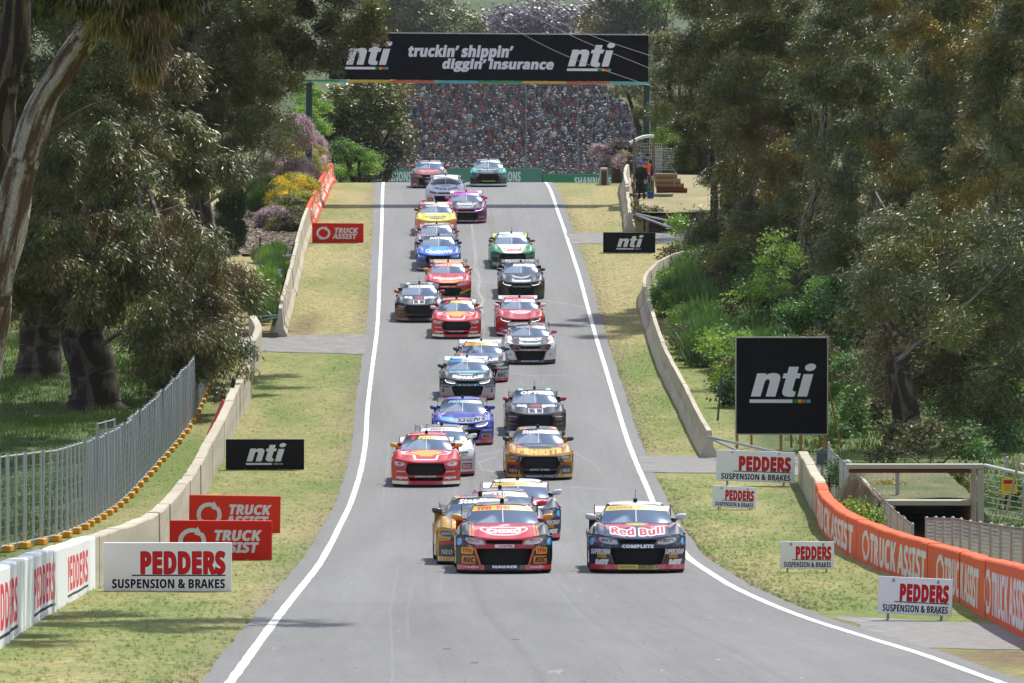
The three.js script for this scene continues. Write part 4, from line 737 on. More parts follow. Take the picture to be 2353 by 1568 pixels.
const mobil = (screenText, roofText) => ({
  kind: 'M', base: '#101216', lamp: '#2b2c31', roof: '#16181c', wingBase: '#1d1e22', mirror: '#b01c2a', bandBase: '#16181c',
  nose: (o) => { o.both((s) => { o.rect(s * 0.75 - 0.13, 0.56, s * 0.75 + 0.05, 0.585, '#c2332a'); o.rect(s * 0.75 - 0.12, 0.53, s * 0.75 + 0.12, 0.55, '#d2d4d8'); o.rect(s * 0.78 - 0.14, 0.45, s * 0.78 + 0.1, 0.485, '#b25a3a'); o.text('FUCHS', s * 0.78, 0.35, 0.26, 0.05, '#a9884a'); o.rect(s * 0.77 - 0.16, 0.2, s * 0.77 + 0.15, 0.29, '#2a2d33'); o.rect(Math.min(s, s * 0.45), 0.02, Math.max(s, s * 0.45), 0.06, spec1); }); o.text('NEWTRAX', 0, 0.34, 0.46, 0.07, '#a7abb2', { serif: true }); },
  hood: (o) => { o.rect(-0.16, 0.62, 0.16, 0.80, '#c41f2c'); o.text('M', -0.44, 0.66, 0.34, 0.26, '#e6e8ec', { fat: 14 }); o.text('BIL', 0.46, 0.66, 0.5, 0.26, '#e6e8ec', { fat: 14 }); o.oval(0, 0.66, 0.13, 0.12, '#c41f2c', 12); o.rect(-0.24, 0.1, 0.24, 0.44, '#e8eaee'); o.rect(-0.21, 0.125, 0.21, 0.415, '#14161a'); o.text('1', 0.0, 0.27, 0.12, 0.25, '#f2f3f5', { fat: 10 }); },
  band: (o) => o.text(screenText, 0, 0.48, 1.5, 0.8, '#eef0f3', { fat: 12 }), top: (o) => { o.rect(-0.55, 0.1, 0.55, 0.42, '#d2342c'); o.text(roofText, 0, 0.26, 0.8, 0.2, '#f4d6d2'); o.twin([[0.7, 1], [1, 1], [1, 0], [0.75, 0]], '#7fd0cd'); },
  side: (o) => { o.text('MOBIL', 0, 0.5, 0.6, 0.3, '#e6e8ec'); o.rect(-1, 0, 1, 0.1, '#30b3a8'); },
});
let spec1 = '#2aa79c';
raceCar({
  kind: 'C', px: 1159, py: 1319, turn: 3.2, label: 'red and black race car with yellow screen banner and white oval bonnet badge', base: '#15161a', lamp: '#c9cbd0', drl: 'dull', roof: '#22242a', wingBase: '#17181c', mirror: '#e2a01f', bandBase: '#f0c01f',
  under: (o) => { o.poly([[-0.62, 0.75], [0.62, 0.75], [0.60, 0.46], [0.5, 0.43], [-0.5, 0.43], [-0.60, 0.46]], '#b5161f'); },
  nose: (o) => {
    o.both((s) => {
      o.poly([[s * 0.70, 0.50], [s * 0.58, 0.43], [s * 0.47, 0.12], [s * 0.50, 0.12], [s * 0.62, 0.40], [s * 0.76, 0.50]], '#d9622a'); o.poly([[s * 0.62, 0.50], [s * 0.5, 0.455], [s * 0.3, 0.47], [s * 0.4, 0.51]], '#b5161f');
      o.text('PEDDERS', s * 0.645, 0.578, 0.25, 0.06, '#b01c24', { fat: 6 }); o.tag('TFH', s * 0.77, 0.405, 0.23, 0.115, '#c4232a', '#ecc021', { fat: 12 }); o.tag('BIC', s * 0.74, 0.245, 0.28, 0.14, '#151515', '#e5842a', { it: 0.2, fat: 8 }); o.oval(s * 0.94, 0.56, 0.055, 0.065, '#58aee6'); o.rect(Math.min(s * 0.98, s * 0.42), 0.0, Math.max(s * 0.98, s * 0.42), 0.075, '#c4202a'); o.text('Pipetite', s * 0.68, 0.038, 0.3, 0.045, '#e6c7cc', { it: 0.2 });
    });
    o.text('NAVAIR', 0, 0.046, 0.52, 0.04, '#eef0f2', { fat: 9 }); o.rect(-0.20, 0.462, 0.20, 0.515, '#e9ebee'); o.text('COATES', 0.02, 0.488, 0.3, 0.034, '#a8202a', { fat: 6 });
  },
  hood: (o) => { o.poly([[-0.56, 1], [0.56, 1], [0.66, 0], [-0.66, 0]], '#c3161f'); o.twin([[0.60, 1], [0.66, 1], [0.70, 0], [0.62, 0]], '#dd742e'); o.twin([[0.66, 1], [0.68, 1], [0.73, 0], [0.70, 0]], '#dd742e'); o.oval(0, 0.40, 0.50, 0.24, '#f2f0f0'); o.oval(0, 0.40, 0.465, 0.195, '#c3161f'); o.oval(0, 0.40, 0.45, 0.17, '#f2f0f0', 3); o.text('CHIKO', 0, 0.40, 0.72, 0.2, '#f4f2f2', { fat: 12 }); o.poly([[-0.12, 0.74], [0.1, 0.86], [0.16, 0.78], [-0.05, 0.70]], '#f0dede'); },
  band: (o) => { o.rect(-1, 0, 1, 1, '#f1bd22'); for (const x of [-0.62, 0.02, 0.66]) o.text('TFH', x, 0.5, 0.48, 0.62, '#cf3a2a', { fat: 14 }); },
  top: (o) => { o.text('GERMALINK', 0, 0.18, 0.8, 0.12, '#e4e6ea'); o.twin([[0.72, 0.1], [0.9, 0.6], [1, 0.6], [1, 0.0]], '#d9522c'); }, side: (o) => { o.rect(-1, 0.4, 1, 0.95, '#b5161f'); o.text('CHIKO', 0, 0.66, 0.5, 0.36, '#f2f0f0', { fat: 8 }); },
});
raceCar({ ...navy, px: 1465, py: 1318, turn: 0.6, label: 'navy race car with two red bulls on its bonnet, alone beside the edge line' });
raceCar({ ...gold, px: 1111, py: 1299, turn: 5, label: 'gold race car half hidden behind the leading red and black one' });
raceCar({
  kind: 'M', px: 1154, py: 1276, turn: 3.5, label: 'grey race car with a white oval screen badge squeezed behind the leading cars', base: '#5d6066', roof: '#5d6066', wingBase: '#5d6066', mirror: '#c0202a', bandBase: '#c93a40', lamp: '#2c2d31', plate: '#3a3c40',
  hood: (o) => { o.poly([[-0.5, 1], [0.5, 1], [0.6, 0], [-0.6, 0]], '#26282d'); o.text('MONSTER', 0, 0.4, 0.9, 0.3, '#c8ccd0'); },
  band: (o) => { o.rect(-1, 0.0, 1, 0.3, '#e8eaec'); o.poly([[-0.66, 0.95], [0.66, 0.95], [0.7, 0.06], [-0.7, 0.06]], '#f0f1f2'); o.text('ENZED', 0.16, 0.5, 0.62, 0.56, '#2a2c30', { fat: 6 }); o.poly([[-0.5, 0.3], [-0.24, 0.66], [-0.2, 0.4]], '#c4222a'); }, top: (o) => { o.rect(-0.4, 0.42, 0.3, 0.55, '#b5d64a'); },
});
raceCar({ ...navy, px: 1194, py: 1244, turn: 3, label: 'navy race car with white wing, rearmost of the front bunch behind the grey car' });
raceCar({ ...shell(), px: 978, py: 1120, turn: 0.5, label: 'red race car with yellow mirrors and yellow shell badge ahead of a white car', mirror: '#e2b41f' });
raceCar({
  kind: 'C', px: 1014, py: 1096, turn: 1, label: 'white race car tucked behind the red one with yellow mirrors', base: '#dfe2e6', roof: '#5b5e63', wingBase: '#2f3136', mirror: '#d9dce0', bandBase: '#eceef0', lamp: '#23252a', drl: 'dull',
  nose: (o) => { o.both((s) => { o.tag('ISUZU', s * 0.76, 0.27, 0.3, 0.15, '#f0dede', '#a5202e', { fat: 4 }); o.text('PENSKE', s * 0.74, 0.42, 0.34, 0.05, '#4a4d55', { it: 0.2 }); o.rect(Math.min(s, s * 0.45), 0, Math.max(s, s * 0.45), 0.05, '#c4202c'); o.text('HiTEK', s * 0.64, 0.57, 0.2, 0.05, '#e0e2e6'); }); },
  hood: (o) => { o.poly([[-0.4, 0.5], [0.1, 0.6], [0.5, 0.4], [0.3, 0.3], [0, 0.45], [-0.3, 0.3]], '#9aa0a8'); o.text('R&J', 0, 0.75, 0.6, 0.14, '#7d8188'); },
  band: (o) => { o.rect(-1, 0, 1, 1, '#eceef0'); o.text('HIFLEX', 0.02, 0.5, 1.2, 0.66, '#d03a44', { it: 0.25, fat: 6 }); }, top: (o) => o.text('TRADIE', 0, 0.22, 1.2, 0.18, '#d8dade'), wing: (o) => o.text('HIFLEX MACHINERY', 0, 0.5, 1.6, 0.6, '#e2e4e8', { fat: 6 }), side: (o) => o.text('ISUZU', 0, 0.5, 0.5, 0.3, '#a5202e'),
});
raceCar({ ...gold, px: 1240, py: 1104, turn: 3, label: 'gold race car in clear view with large lettering across its bonnet', });
raceCar({
  kind: 'C', px: 1063, py: 1024, turn: 1.5, label: 'royal blue race car with lit white headlights', base: '#2536a8', roof: '#2536a8', wingBase: '#22242a', mirror: '#2536a8', bandBase: '#1c1f2a', lamp: '#d4cfd0', drl: true,
  nose: (o) => { o.both((s) => { o.tag('BIC', s * 0.76, 0.26, 0.3, 0.14, '#1a1a1a', '#b9825a', { it: 0.2, fat: 8 }); o.poly([[s, 0.18], [s * 0.46, 0.16], [s * 0.44, 0], [s, 0]], '#c01c26'); o.text('STRATCO', s * 0.78, 0.42, 0.32, 0.05, '#dfe3ea'); o.oval(s * 0.56, 0.415, 0.03, 0.03, '#c03038'); }); o.text('TYREPOWER', 0, 0.487, 0.5, 0.05, '#e9c7cc'); },
  hood: (o) => { o.poly([[-0.70, 0.08], [-0.2, 0.08], [-0.1, 0.34], [-0.72, 0.38]], '#78b6e6'); o.text('SIGNS', 0.26, 0.22, 0.92, 0.26, '#17181c', { it: 0.2, fat: 12, edge: '#e8ecf2', ew: 26 }); o.twin([[0.5, 1], [0.6, 1], [0.72, 0.5], [0.62, 0.6]], '#e0a8a0'); o.text('blueCitigroup', 0, 0.84, 0.9, 0.1, '#c9d2ee'); o.poly([[-0.5, 0.7], [-0.3, 0.9], [-0.28, 0.55]], '#16207a'); },
  band: (o) => { o.text('PREMIAIR', 0, 0.5, 1.5, 0.7, '#9cd0ee', { it: 0.2, fat: 6 }); }, top: (o) => { o.rect(-0.9, 0, 0.9, 0.5, '#d8434a'); o.text('NULON', 0, 0.25, 1.1, 0.2, '#f0d8da'); }, side: (o) => o.rect(-1, 0, 1, 0.25, '#c01c26'),
});
raceCar({ ...mobil('OPTUS', 'ORGANIC'), px: 1231, py: 1003, turn: 2.5, label: 'black race car with red mirrors close behind a gold car' });
raceCar({
  kind: 'C', px: 1074, py: 921, turn: 2, label: 'silver and black race car with light blue bonnet stripe and pale wing', base: '#23262b', roof: '#dfe2e6', wingBase: '#e6e9ec', mirror: '#1b1c20', bandBase: '#e8eaee', lamp: '#c9ccc4', drl: true,
  under: (o) => { o.twin([[0.46, 0.47], [1, 0.46], [1, 0.1], [0.40, 0.1]], '#9fa2a8'); },
  nose: (o) => { o.both((s) => { o.line([[s * 0.60, 0.43], [s * 0.46, 0.1]], '#d0d2d6', 7); o.poly([[s * 0.62, 0.5], [s, 0.52], [s, 0.42], [s * 0.66, 0.40]], '#17181b'); o.text('MEGUIAR', s * 0.81, 0.46, 0.3, 0.05, '#c9ccd2'); o.rect(s * 0.86 - 0.03, 0.24, s * 0.86 + 0.03, 0.36, '#1a1b1f'); o.poly([[s, 0.16], [s * 0.75, 0.09], [s, 0.08]], '#2a7f9c'); o.rect(Math.min(s, s * 0.4), 0.02, Math.max(s, s * 0.4), 0.075, '#c4303a'); }); o.rect(-0.42, 0.455, 0.42, 0.515, '#2aa0d0'); o.rect(-0.3, 0.46, 0.3, 0.51, '#dde2e6'); o.text('BOWTIE', 0, 0.485, 0.5, 0.045, '#1c2a33', { fat: 8 }); o.rect(-0.24, 0.01, 0.24, 0.075, '#2a6fae'); o.text('SIGNS', 0.05, 0.043, 0.24, 0.05, '#e8eaee'); },
  hood: (o) => { o.rect(-0.66, 0.62, 0.72, 0.90, '#53b4dc'); o.text('INTERSPORT', 0, 0.76, 0.8, 0.12, '#bfe6f6'); o.text('SUPAGLASS', 0, 0.24, 1.1, 0.2, '#eceef2', { fat: 12, it: 0.1 }); o.rect(-0.3, 0.44, 0.2, 0.54, '#c8ccd0'); },
  band: (o) => { o.rect(-1, 0, -0.3, 1, '#2f9fdc'); o.rect(-0.3, 0, 1, 1, '#d5d8dc'); o.text('SIGNS', 0.12, 0.5, 0.7, 0.6, '#8c97a4', { it: 0.2, fat: 8 }); }, side: (o) => o.rect(-1, 0, 1, 0.5, '#2fa3c4'),
});
raceCar({
  kind: 'C', px: 1107, py: 880, turn: 2, label: 'white and dark blue race car with amber screen banner', base: '#a5a8b0', roof: '#e0e0e6', wingBase: '#eceef0', mirror: '#22252c', bandBase: '#f0b52c', lamp: '#c6bda4', drl: 'dull', hoodBase: '#6a6f80',
  under: (o) => { o.rect(-1, 0.4, 1, 0.75, '#262a33'); },
  nose: (o) => { o.both((s) => { o.text('ARC', s * 0.74, 0.25, 0.32, 0.13, '#1c2440', { fat: 6 }); o.poly([[s, 0.12], [s * 0.4, 0.06], [s * 0.4, 0], [s, 0]], '#c8252c'); o.rect(s * 0.76 - 0.2, 0.44, s * 0.76 + 0.2, 0.5, '#d8dade'); o.poly([[s * 0.5, 0.50], [s * 0.7, 0.44], [s * 0.6, 0.4], [s * 0.45, 0.44]], '#d8452c'); }); },
  hood: (o) => { o.rect(-0.5, 0.72, 0.6, 0.88, '#3b55b0'); o.twin([[0.62, 1], [0.74, 1], [0.8, 0.55], [0.7, 0.5]], '#e06a64'); o.rect(-1, 0, 1, 0.4, '#23272f'); o.text('SUPAGLASS', 0, 0.26, 1.2, 0.2, '#e4e6ea', { fat: 10 }); },
  band: (o) => { o.rect(-1, 0, 1, 1, '#f0b532'); o.text('CABLE LOCK STORAGE', 0, 0.5, 1.5, 0.5, '#8a6424'); }, top: (o) => o.twin([[0.78, 0], [1, 0.0], [1, 0.7], [0.86, 0.6]], '#e0605c'), side: (o) => o.rect(-1, 0, 1, 0.6, '#2440a8'),
});
raceCar({
  kind: 'C', px: 1218, py: 838, turn: 2, label: 'white race car with black bonnet, red accents and dark headlights', base: '#e0e2e4', roof: '#2b2d33', wingBase: '#2b2d33', mirror: '#c22432', bandBase: '#2a2c31', lamp: '#141519', drl: false, hoodBase: '#2b2d33', splitter: '#17181b',
  under: (o) => { o.rect(-0.75, 0.48, 0.75, 0.75, '#1d1e22'); o.poly([[-0.62, 0.47], [0.62, 0.47], [0.72, 0.5], [0.62, 0.40], [0.5, 0.1], [-0.5, 0.1], [-0.62, 0.40], [-0.72, 0.5]], '#a61e28'); },
  nose: (o) => { o.both((s) => { o.poly([[s * 0.80, 0.30], [s * 0.73, 0.30], [s * 0.765, 0.38]], '#a06a2c'); o.rect(s * 0.9 - 0.05, 0.13, s * 0.9 + 0.05, 0.16, '#b8242c'); }); o.text('FUTURE PARTS', 0, 0.49, 0.8, 0.045, '#e0e2e6'); o.rect(-1, 0, 1, 0.075, '#17181b'); o.text('MANITOWOC', 0, 0.04, 0.7, 0.05, '#d8dade'); },
  hood: (o) => { o.poly([[-1, 1], [-0.72, 1], [-0.66, 0], [-1, 0]], '#dfe1e3'); o.poly([[1, 1], [0.72, 1], [0.66, 0], [1, 0]], '#dfe1e3'); o.twin([[0.70, 0.35], [0.80, 0.3], [0.62, 0], [0.56, 0]], '#a61e28'); o.text('WRECK', 0, 0.56, 0.86, 0.26, '#e8eaec', { it: 0.2, fat: 16 }); o.text('Blackwoods', 0, 0.2, 0.84, 0.16, '#e8eaec', { fat: 6 }); },
  band: (o) => { o.text('PARTS', -0.45, 0.5, 0.8, 0.66, '#b9bcc2', { it: 0.2, fat: 8 }); o.text('R-US', 0.46, 0.5, 0.7, 0.66, '#c8404a', { it: 0.2, fat: 8 }); }, top: (o) => o.twin([[0.7, 0], [1, 0], [1, 0.8], [0.85, 0.6]], '#b02a34'),
});
raceCar({ ...shell(), px: 1048, py: 779, turn: 0.5, mirror: '#e6e8ea', label: 'red race car with white mirrors and yellow shell badge level with a plain red one' });
raceCar({
  kind: 'C', px: 1196, py: 774, turn: 3, label: 'crimson race car with white mirrors and a white oval on its bonnet', base: '#b51e2b', roof: '#b51e2b', wingBase: '#eceef0', mirror: '#dcdfe2', bandBase: '#e8d8da', lamp: '#3a2a2a', drl: true,
  nose: (o) => { o.both((s) => { o.rect(Math.min(s, s * 0.4), 0, Math.max(s, s * 0.4), 0.06, '#e8eaec'); o.oval(s * 0.76, 0.24, 0.1, 0.07, '#8c8f96'); }); },
  hood: (o) => { o.oval(0, 0.62, 0.44, 0.17, '#f0e8e8'); o.text('LIBERTY', 0, 0.62, 0.56, 0.16, '#b51e2b'); }, band: (o) => { o.rect(-1, 0, 1, 1, '#f0e4e4'); o.text('Liberty', 0, 0.5, 1.1, 0.8, '#d8404c', { fat: 10, it: 0.1 }); }, wing: (o) => o.text('MACHINE TRANSFORMER', 0, 0.5, 1.7, 0.5, '#c86a70', { fat: 6 }), side: (o) => o.text('LIBERTY', 0, 0.5, 0.6, 0.3, '#f0e4e4'),
});
spec1 = '#b8222c';
raceCar({ ...mobil('TRUCK ASSIST', 'OPTUS'), px: 962, py: 741, turn: 0.5, label: 'black race car with red mirrors and red roof panel closest to the white edge line' });
raceCar({
  kind: 'C', px: 1029, py: 689, turn: 1, label: 'red race car with gold mirrors and an orange screen banner', base: '#cb1f27', roof: '#e08a4a', wingBase: '#33353a', mirror: '#c9a52e', bandBase: '#d8323a', lamp: '#d6c8c4', drl: 'dull',
  under: (o) => { o.rect(-1, 0, 1, 0.36, '#4a2222'); o.twin([[1, 0.34], [0.5, 0.2], [0.5, 0.26], [1, 0.42]], '#c9a02c'); o.rect(-1, 0, 1, 0.1, '#2a2424'); },
  nose: (o) => { o.text('CHEMIST', -0.14, 0.487, 0.4, 0.05, '#f0e0e0'); o.text('POWER', 0.24, 0.487, 0.24, 0.05, '#e8c04a'); o.text('BANDAG.TV', 0, 0.03, 0.5, 0.04, '#e0b83a'); }, hood: (o) => { o.text('BENDIX', 0, 0.36, 1.3, 0.2, '#f2d8d8', { fat: 14 }); o.poly([[-0.4, 0.2], [0.5, 0.2], [0.4, 0.02], [-0.3, 0.02]], '#eda428'); },
  band: (o) => { o.text('MAKE IT', -0.48, 0.5, 0.8, 0.6, '#f2eaea', { fat: 8 }); o.rect(0, 0, 1, 1, '#f0a82c'); o.text('SUPER', 0.45, 0.5, 0.8, 0.6, '#d8642c', { fat: 10 }); }, top: (o) => o.rect(-1, 0, 1, 0.6, '#eda44a'), wing: (o) => o.text('BENDIX BRAKES', 0, 0.5, 1.6, 0.6, '#ecd0a0'),
});
raceCar({
  kind: 'C', px: 1198, py: 689, turn: 2, label: 'all-black race car with bright curved headlight strips', base: '#14161a', roof: '#14161a', wingBase: '#1d1f23', mirror: '#1c1e22', bandBase: '#1f2126', lamp: '#1d1e22', drl: true, far: true,
  nose: (o) => { o.text('CASTLE GLASS', 0, 0.487, 0.8, 0.04, '#a9acb2'); o.text('KUBOTA', 0, 0.04, 0.6, 0.03, '#5a5d63'); }, hood: (o) => { o.poly([[-0.5, 0.75], [0, 0.5], [0.5, 0.75], [0.3, 0.5], [0, 0.4], [-0.3, 0.5]], '#c9ccd2'); o.text('CARGOBOSS', 0, 0.18, 0.8, 0.14, '#eceef2', { fat: 12 }); }, band: (o) => o.text('Kubota', 0.05, 0.5, 1.2, 0.85, '#f0f2f4', { fat: 12 }), wing: (o) => o.text('WHARTON-HIRE', 0, 0.5, 1.6, 0.6, '#d6d9de'),
});
raceCar({
  kind: 'M', px: 1007, py: 624, turn: 1, label: 'bright blue race car following close ahead of a grey one', base: '#1f4fb0', roof: '#2a2d34', wingBase: '#2a2d34', mirror: '#22252c', bandBase: '#2a2d34', lamp: '#8a92b8', drl: true, hoodBase: '#2b64cc',
  nose: (o) => { o.rect(-1, 0, 1, 0.3, '#1c3a84'); o.both((s) => { o.rect(s * 0.76 - 0.14, 0.36, s * 0.76 + 0.14, 0.43, '#23262f'); o.rect(s * 0.76 - 0.13, 0.18, s * 0.76 + 0.13, 0.29, '#6a2430'); }); o.rect(-1, 0, 1, 0.03, '#c8cbd0'); }, hood: (o) => { o.poly([[-0.36, 1], [0.36, 1], [0.5, 0.4], [-0.5, 0.4]], '#54a4e8'); o.text('CoolDrive', 0, 0.32, 1.2, 0.3, '#d9ecfa', { fat: 10, it: 0.15 }); }, band: (o) => o.text('DAYCO', 0, 0.5, 1.3, 0.7, '#eef0f2', { fat: 12 }), top: (o) => o.rect(-0.3, 0.1, 0.4, 0.3, '#c83a40'), far: true,
});
raceCar({
  kind: 'M', px: 1178, py: 619, turn: 4, label: 'green and white race car with lime rear wing', base: '#16884a', roof: '#cfe8da', wingBase: '#c9d92c', mirror: '#c02c36', bandBase: '#dfe6f0', lamp: '#1d1f22', hoodBase: '#16884a', far: true,
  nose: (o) => { o.both((s) => { o.rect(s * 0.76 - 0.15, 0.3, s * 0.76 + 0.15, 0.46, '#5c3a2c'); o.tag('RYCO', s * 0.76, 0.2, 0.3, 0.14, '#f0e0e0', '#c42a30', { fat: 6 }); }); o.poly([[-0.62, 0.6], [0.62, 0.6], [0.6, 0.3], [-0.6, 0.3]], '#16171b'); }, hood: (o) => { o.poly([[-0.74, 1], [0.74, 1], [0.42, 0], [-0.42, 0]], '#eef0f0'); o.oval(0, 0.78, 0.32, 0.14, '#2a9a5c', 8); o.line([[-0.14, 0.72], [0.05, 0.92]], '#d04a44', 10); o.text('Castrol', 0, 0.32, 0.84, 0.28, '#d6585c', { fat: 8 }); }, band: (o) => { o.rect(-1, 0, 1, 1, '#dfe8f4'); o.text('DEKRA EURO', 0, 0.5, 1.4, 0.5, '#8ab0dc', { fat: 6 }); }, top: (o) => o.rect(-1, 0.2, 1, 0.6, '#8ed0a0'),
});
raceCar({
  kind: 'M', px: 1002, py: 596, turn: 0.5, label: 'grey and amber race car with red mirrors between the blue and the yellow cars', base: '#7c7f86', roof: '#7c7f86', wingBase: '#d46a70', mirror: '#b8303a', bandBase: '#3a3c42', lamp: '#8c8e94', far: true,
  hood: (o) => o.rect(-1, 0.8, 1, 1, '#d8dade'), band: (o) => o.text('Industrial Supplies', 0, 0.5, 1.5, 0.7, '#eceef0'), top: (o) => { o.poly([[-0.66, 0.4], [0.66, 0.4], [0.5, 0.8], [-0.5, 0.8]], '#eaa04a'); o.twin([[0.86, 0], [1, 0], [1, 1], [0.9, 1]], '#e0902c'); }, wing: (o) => { o.rect(-1, 0, 1, 1, '#d95a68'); },
});
raceCar({
  kind: 'C', px: 1001, py: 543, turn: 0.5, label: 'yellow and orange race car with pink lettered rear wing', base: '#e3cf2a', roof: '#e6e2c4', wingBase: '#d9485a', mirror: '#2a2c31', bandBase: '#3c3e44', lamp: '#d9852c', drl: 'dull', far: true, flank: '#e06a2c',
  nose: (o) => { o.rect(-1, 0, 1, 0.46, '#b7babf'); o.twin([[0.7, 0.62], [1, 0.7], [1, 0.4], [0.76, 0.45]], '#e06a24'); o.text('MASTER', -0.75, 0.36, 0.3, 0.07, '#2a2c31'); }, hood: (o) => { o.oval(0, 0.34, 0.5, 0.14, '#3c4048'); o.text('POWER BATTERIES', 0, 0.34, 0.8, 0.13, '#e9e0a0'); o.rect(-0.56, 0.74, 0.56, 1, '#f0ecc8'); }, band: (o) => o.text('R2W BATTERIES', 0, 0.5, 1.6, 0.66, '#eceef0', { fat: 6 }), top: (o) => o.text('DEWALT', 0, 0.24, 1.4, 0.2, '#a8a690'), wing: (o) => o.text('DATAWORKS AV', 0, 0.5, 1.5, 0.6, '#f8dade', { fat: 6 }),
});
raceCar({
  kind: 'C', px: 1071, py: 514, turn: 1, label: 'magenta pink and black race car with pink mirrors', base: '#c22a98', roof: '#c22a98', wingBase: '#d8dbe6', mirror: '#c9309c', bandBase: '#d652b4', lamp: '#9a3fc0', drl: true, far: true, hoodBase: '#3c3f46',
  nose: (o) => { o.rect(-1, 0.0, 1, 0.56, '#1f1622'); o.twin([[0.45, 0.56], [1, 0.56], [1, 0.1], [0.6, 0.1]], '#3c1840'); o.twin(FRONT.C.lamp, '#a03cc0'); o.rect(-0.5, 0.47, 0.5, 0.50, '#c9b4a4'); o.both((s) => { o.text('Oober', s * 0.76, 0.27, 0.28, 0.08, '#c8849c'); o.rect(Math.min(s, s * 0.45), 0.01, Math.max(s, s * 0.45), 0.07, '#d6308c'); }); o.text('SUMMIT PLUMBING', 0, 0.04, 0.7, 0.04, '#c9ccd2'); }, hood: (o) => { o.twin([[1, 1], [0.72, 1], [0.82, 0.4], [1, 0.4]], '#c22a98'); o.text('Milky', 0, 0.5, 1.0, 0.34, '#d5dade', { fat: 12, it: 0.3 }); o.oval(0, 0.84, 0.3, 0.07, '#b89a6a'); o.text('CHARGE', 0, 0.2, 0.7, 0.14, '#e0e4e8', { it: 0.2 }); }, band: (o) => o.text('ZAGAME', 0, 0.5, 1.0, 0.7, '#8a4ae0', { it: 0.2, fat: 8 }),
});
raceCar({
  kind: 'C', px: 1023, py: 474, turn: 0.5, label: 'white race car with black and red lettering just behind the pink one', base: '#dfe1e5', roof: '#e4e6e9', wingBase: '#4c4f55', mirror: '#7c5a60', bandBase: '#e6d0d0', lamp: '#4a4a44', drl: 'dull', far: true,
  nose: (o) => { o.both((s) => { o.tag('REDARC', s * 0.77, 0.28, 0.3, 0.16, '#e8d0d0', '#b0262e'); }); o.rect(-1, 0.0, 1, 0.04, '#4a4c52'); }, hood: (o) => { o.twin([[0.5, 1], [0.64, 1], [0.6, 0.6], [0.5, 0.7]], '#6a6d74'); o.oval(0, 0.72, 0.3, 0.08, '#d0404a'); o.text('NULON', 0, 0.34, 1.2, 0.26, '#4c4f55', { fat: 10, it: 0.2 }); }, band: (o) => { o.rect(-1, 0, 1, 1, '#ece4e4'); o.text('MILWAUKEE', 0, 0.5, 1.3, 0.5, '#d86068'); }, wing: (o) => o.text('AUTO ONE', 0, 0.5, 1.6, 0.66, '#eef0f2', { fat: 8 }),
});
raceCar({
  kind: 'C', px: 986, py: 433, turn: 1, label: 'dark grey race car with orange-red mirrors and one orange headlight at the crest', base: '#2c2a2c', roof: '#2c2a2c', wingBase: '#2b2d31', mirror: '#cf4430', bandBase: '#3a3c42', lamp: '#c8552a', drl: false, far: true,
  nose: (o) => { o.poly([[0.4, 0.7], [1, 0.7], [1, 0.5], [0.4, 0.48]], '#2c2a2c'); o.text('BOC', 0, 0.48, 0.3, 0.05, '#c9ccd2'); o.line([[-0.62, 0.42], [-0.5, 0.1]], '#7a2a22', 5); o.line([[0.62, 0.42], [0.5, 0.1]], '#7a2a22', 5); o.both((s) => { o.rect(s * 0.76 - 0.1, 0.15, s * 0.76 + 0.1, 0.22, '#b5b8be'); }); }, hood: (o) => { o.poly([[-0.7, 0.1], [0.6, 0.1], [0.4, 0.8], [-0.36, 0.9]], '#b8332a'); o.text('MIDNIGHT', 0, 0.5, 0.9, 0.16, '#e6dada'); }, band: (o) => o.text('SAFA SAFETY', 0, 0.5, 1.5, 0.7, '#eef0f2', { fat: 8 }),
});
raceCar({
  kind: 'M', px: 1122, py: 430, turn: 0.5, label: 'teal green race car with black nose cresting the rise', base: '#2a9c90', roof: '#3a3e44', wingBase: '#3a3c40', mirror: '#23262b', bandBase: '#23262b', lamp: '#1d2024', far: true,
  under: (o) => { o.poly([[-0.62, 0.75], [0.62, 0.75], [0.66, 0.5], [0.95, 0.42], [0.95, 0.1], [-0.95, 0.1], [-0.95, 0.42], [-0.66, 0.5]], '#14171d'); o.line([[-0.52, 0.6], [-0.62, 0.46]], '#d8dade', 8); o.line([[0.52, 0.6], [0.62, 0.46]], '#d8dade', 8); }, nose: (o) => { o.both((s) => { o.rect(s * 0.76 - 0.13, 0.23, s * 0.76 + 0.13, 0.3, '#8a2a24'); o.rect(s * 0.76 - 0.12, 0.37, s * 0.76 + 0.12, 0.43, '#6d7078'); }); o.rect(-1, 0, 1, 0.05, '#d0d2d6'); o.rect(-0.36, 0.255, 0.36, 0.29, '#b5c63a'); }, hood: (o) => { o.poly([[-0.6, 0.85], [0.6, 0.85], [0.56, 0], [-0.56, 0]], '#1c2028'); o.text('CHERRY BOTTLE-O', 0, 0.56, 1.06, 0.18, '#e6e8ea', { fat: 6 }); o.text('RETAILERS', 0, 0.3, 0.5, 0.1, '#c8ccd0'); }, band: (o) => o.text('DAYCO', 0, 0.5, 1.4, 0.7, '#f0f2f4', { fat: 10 }),
});
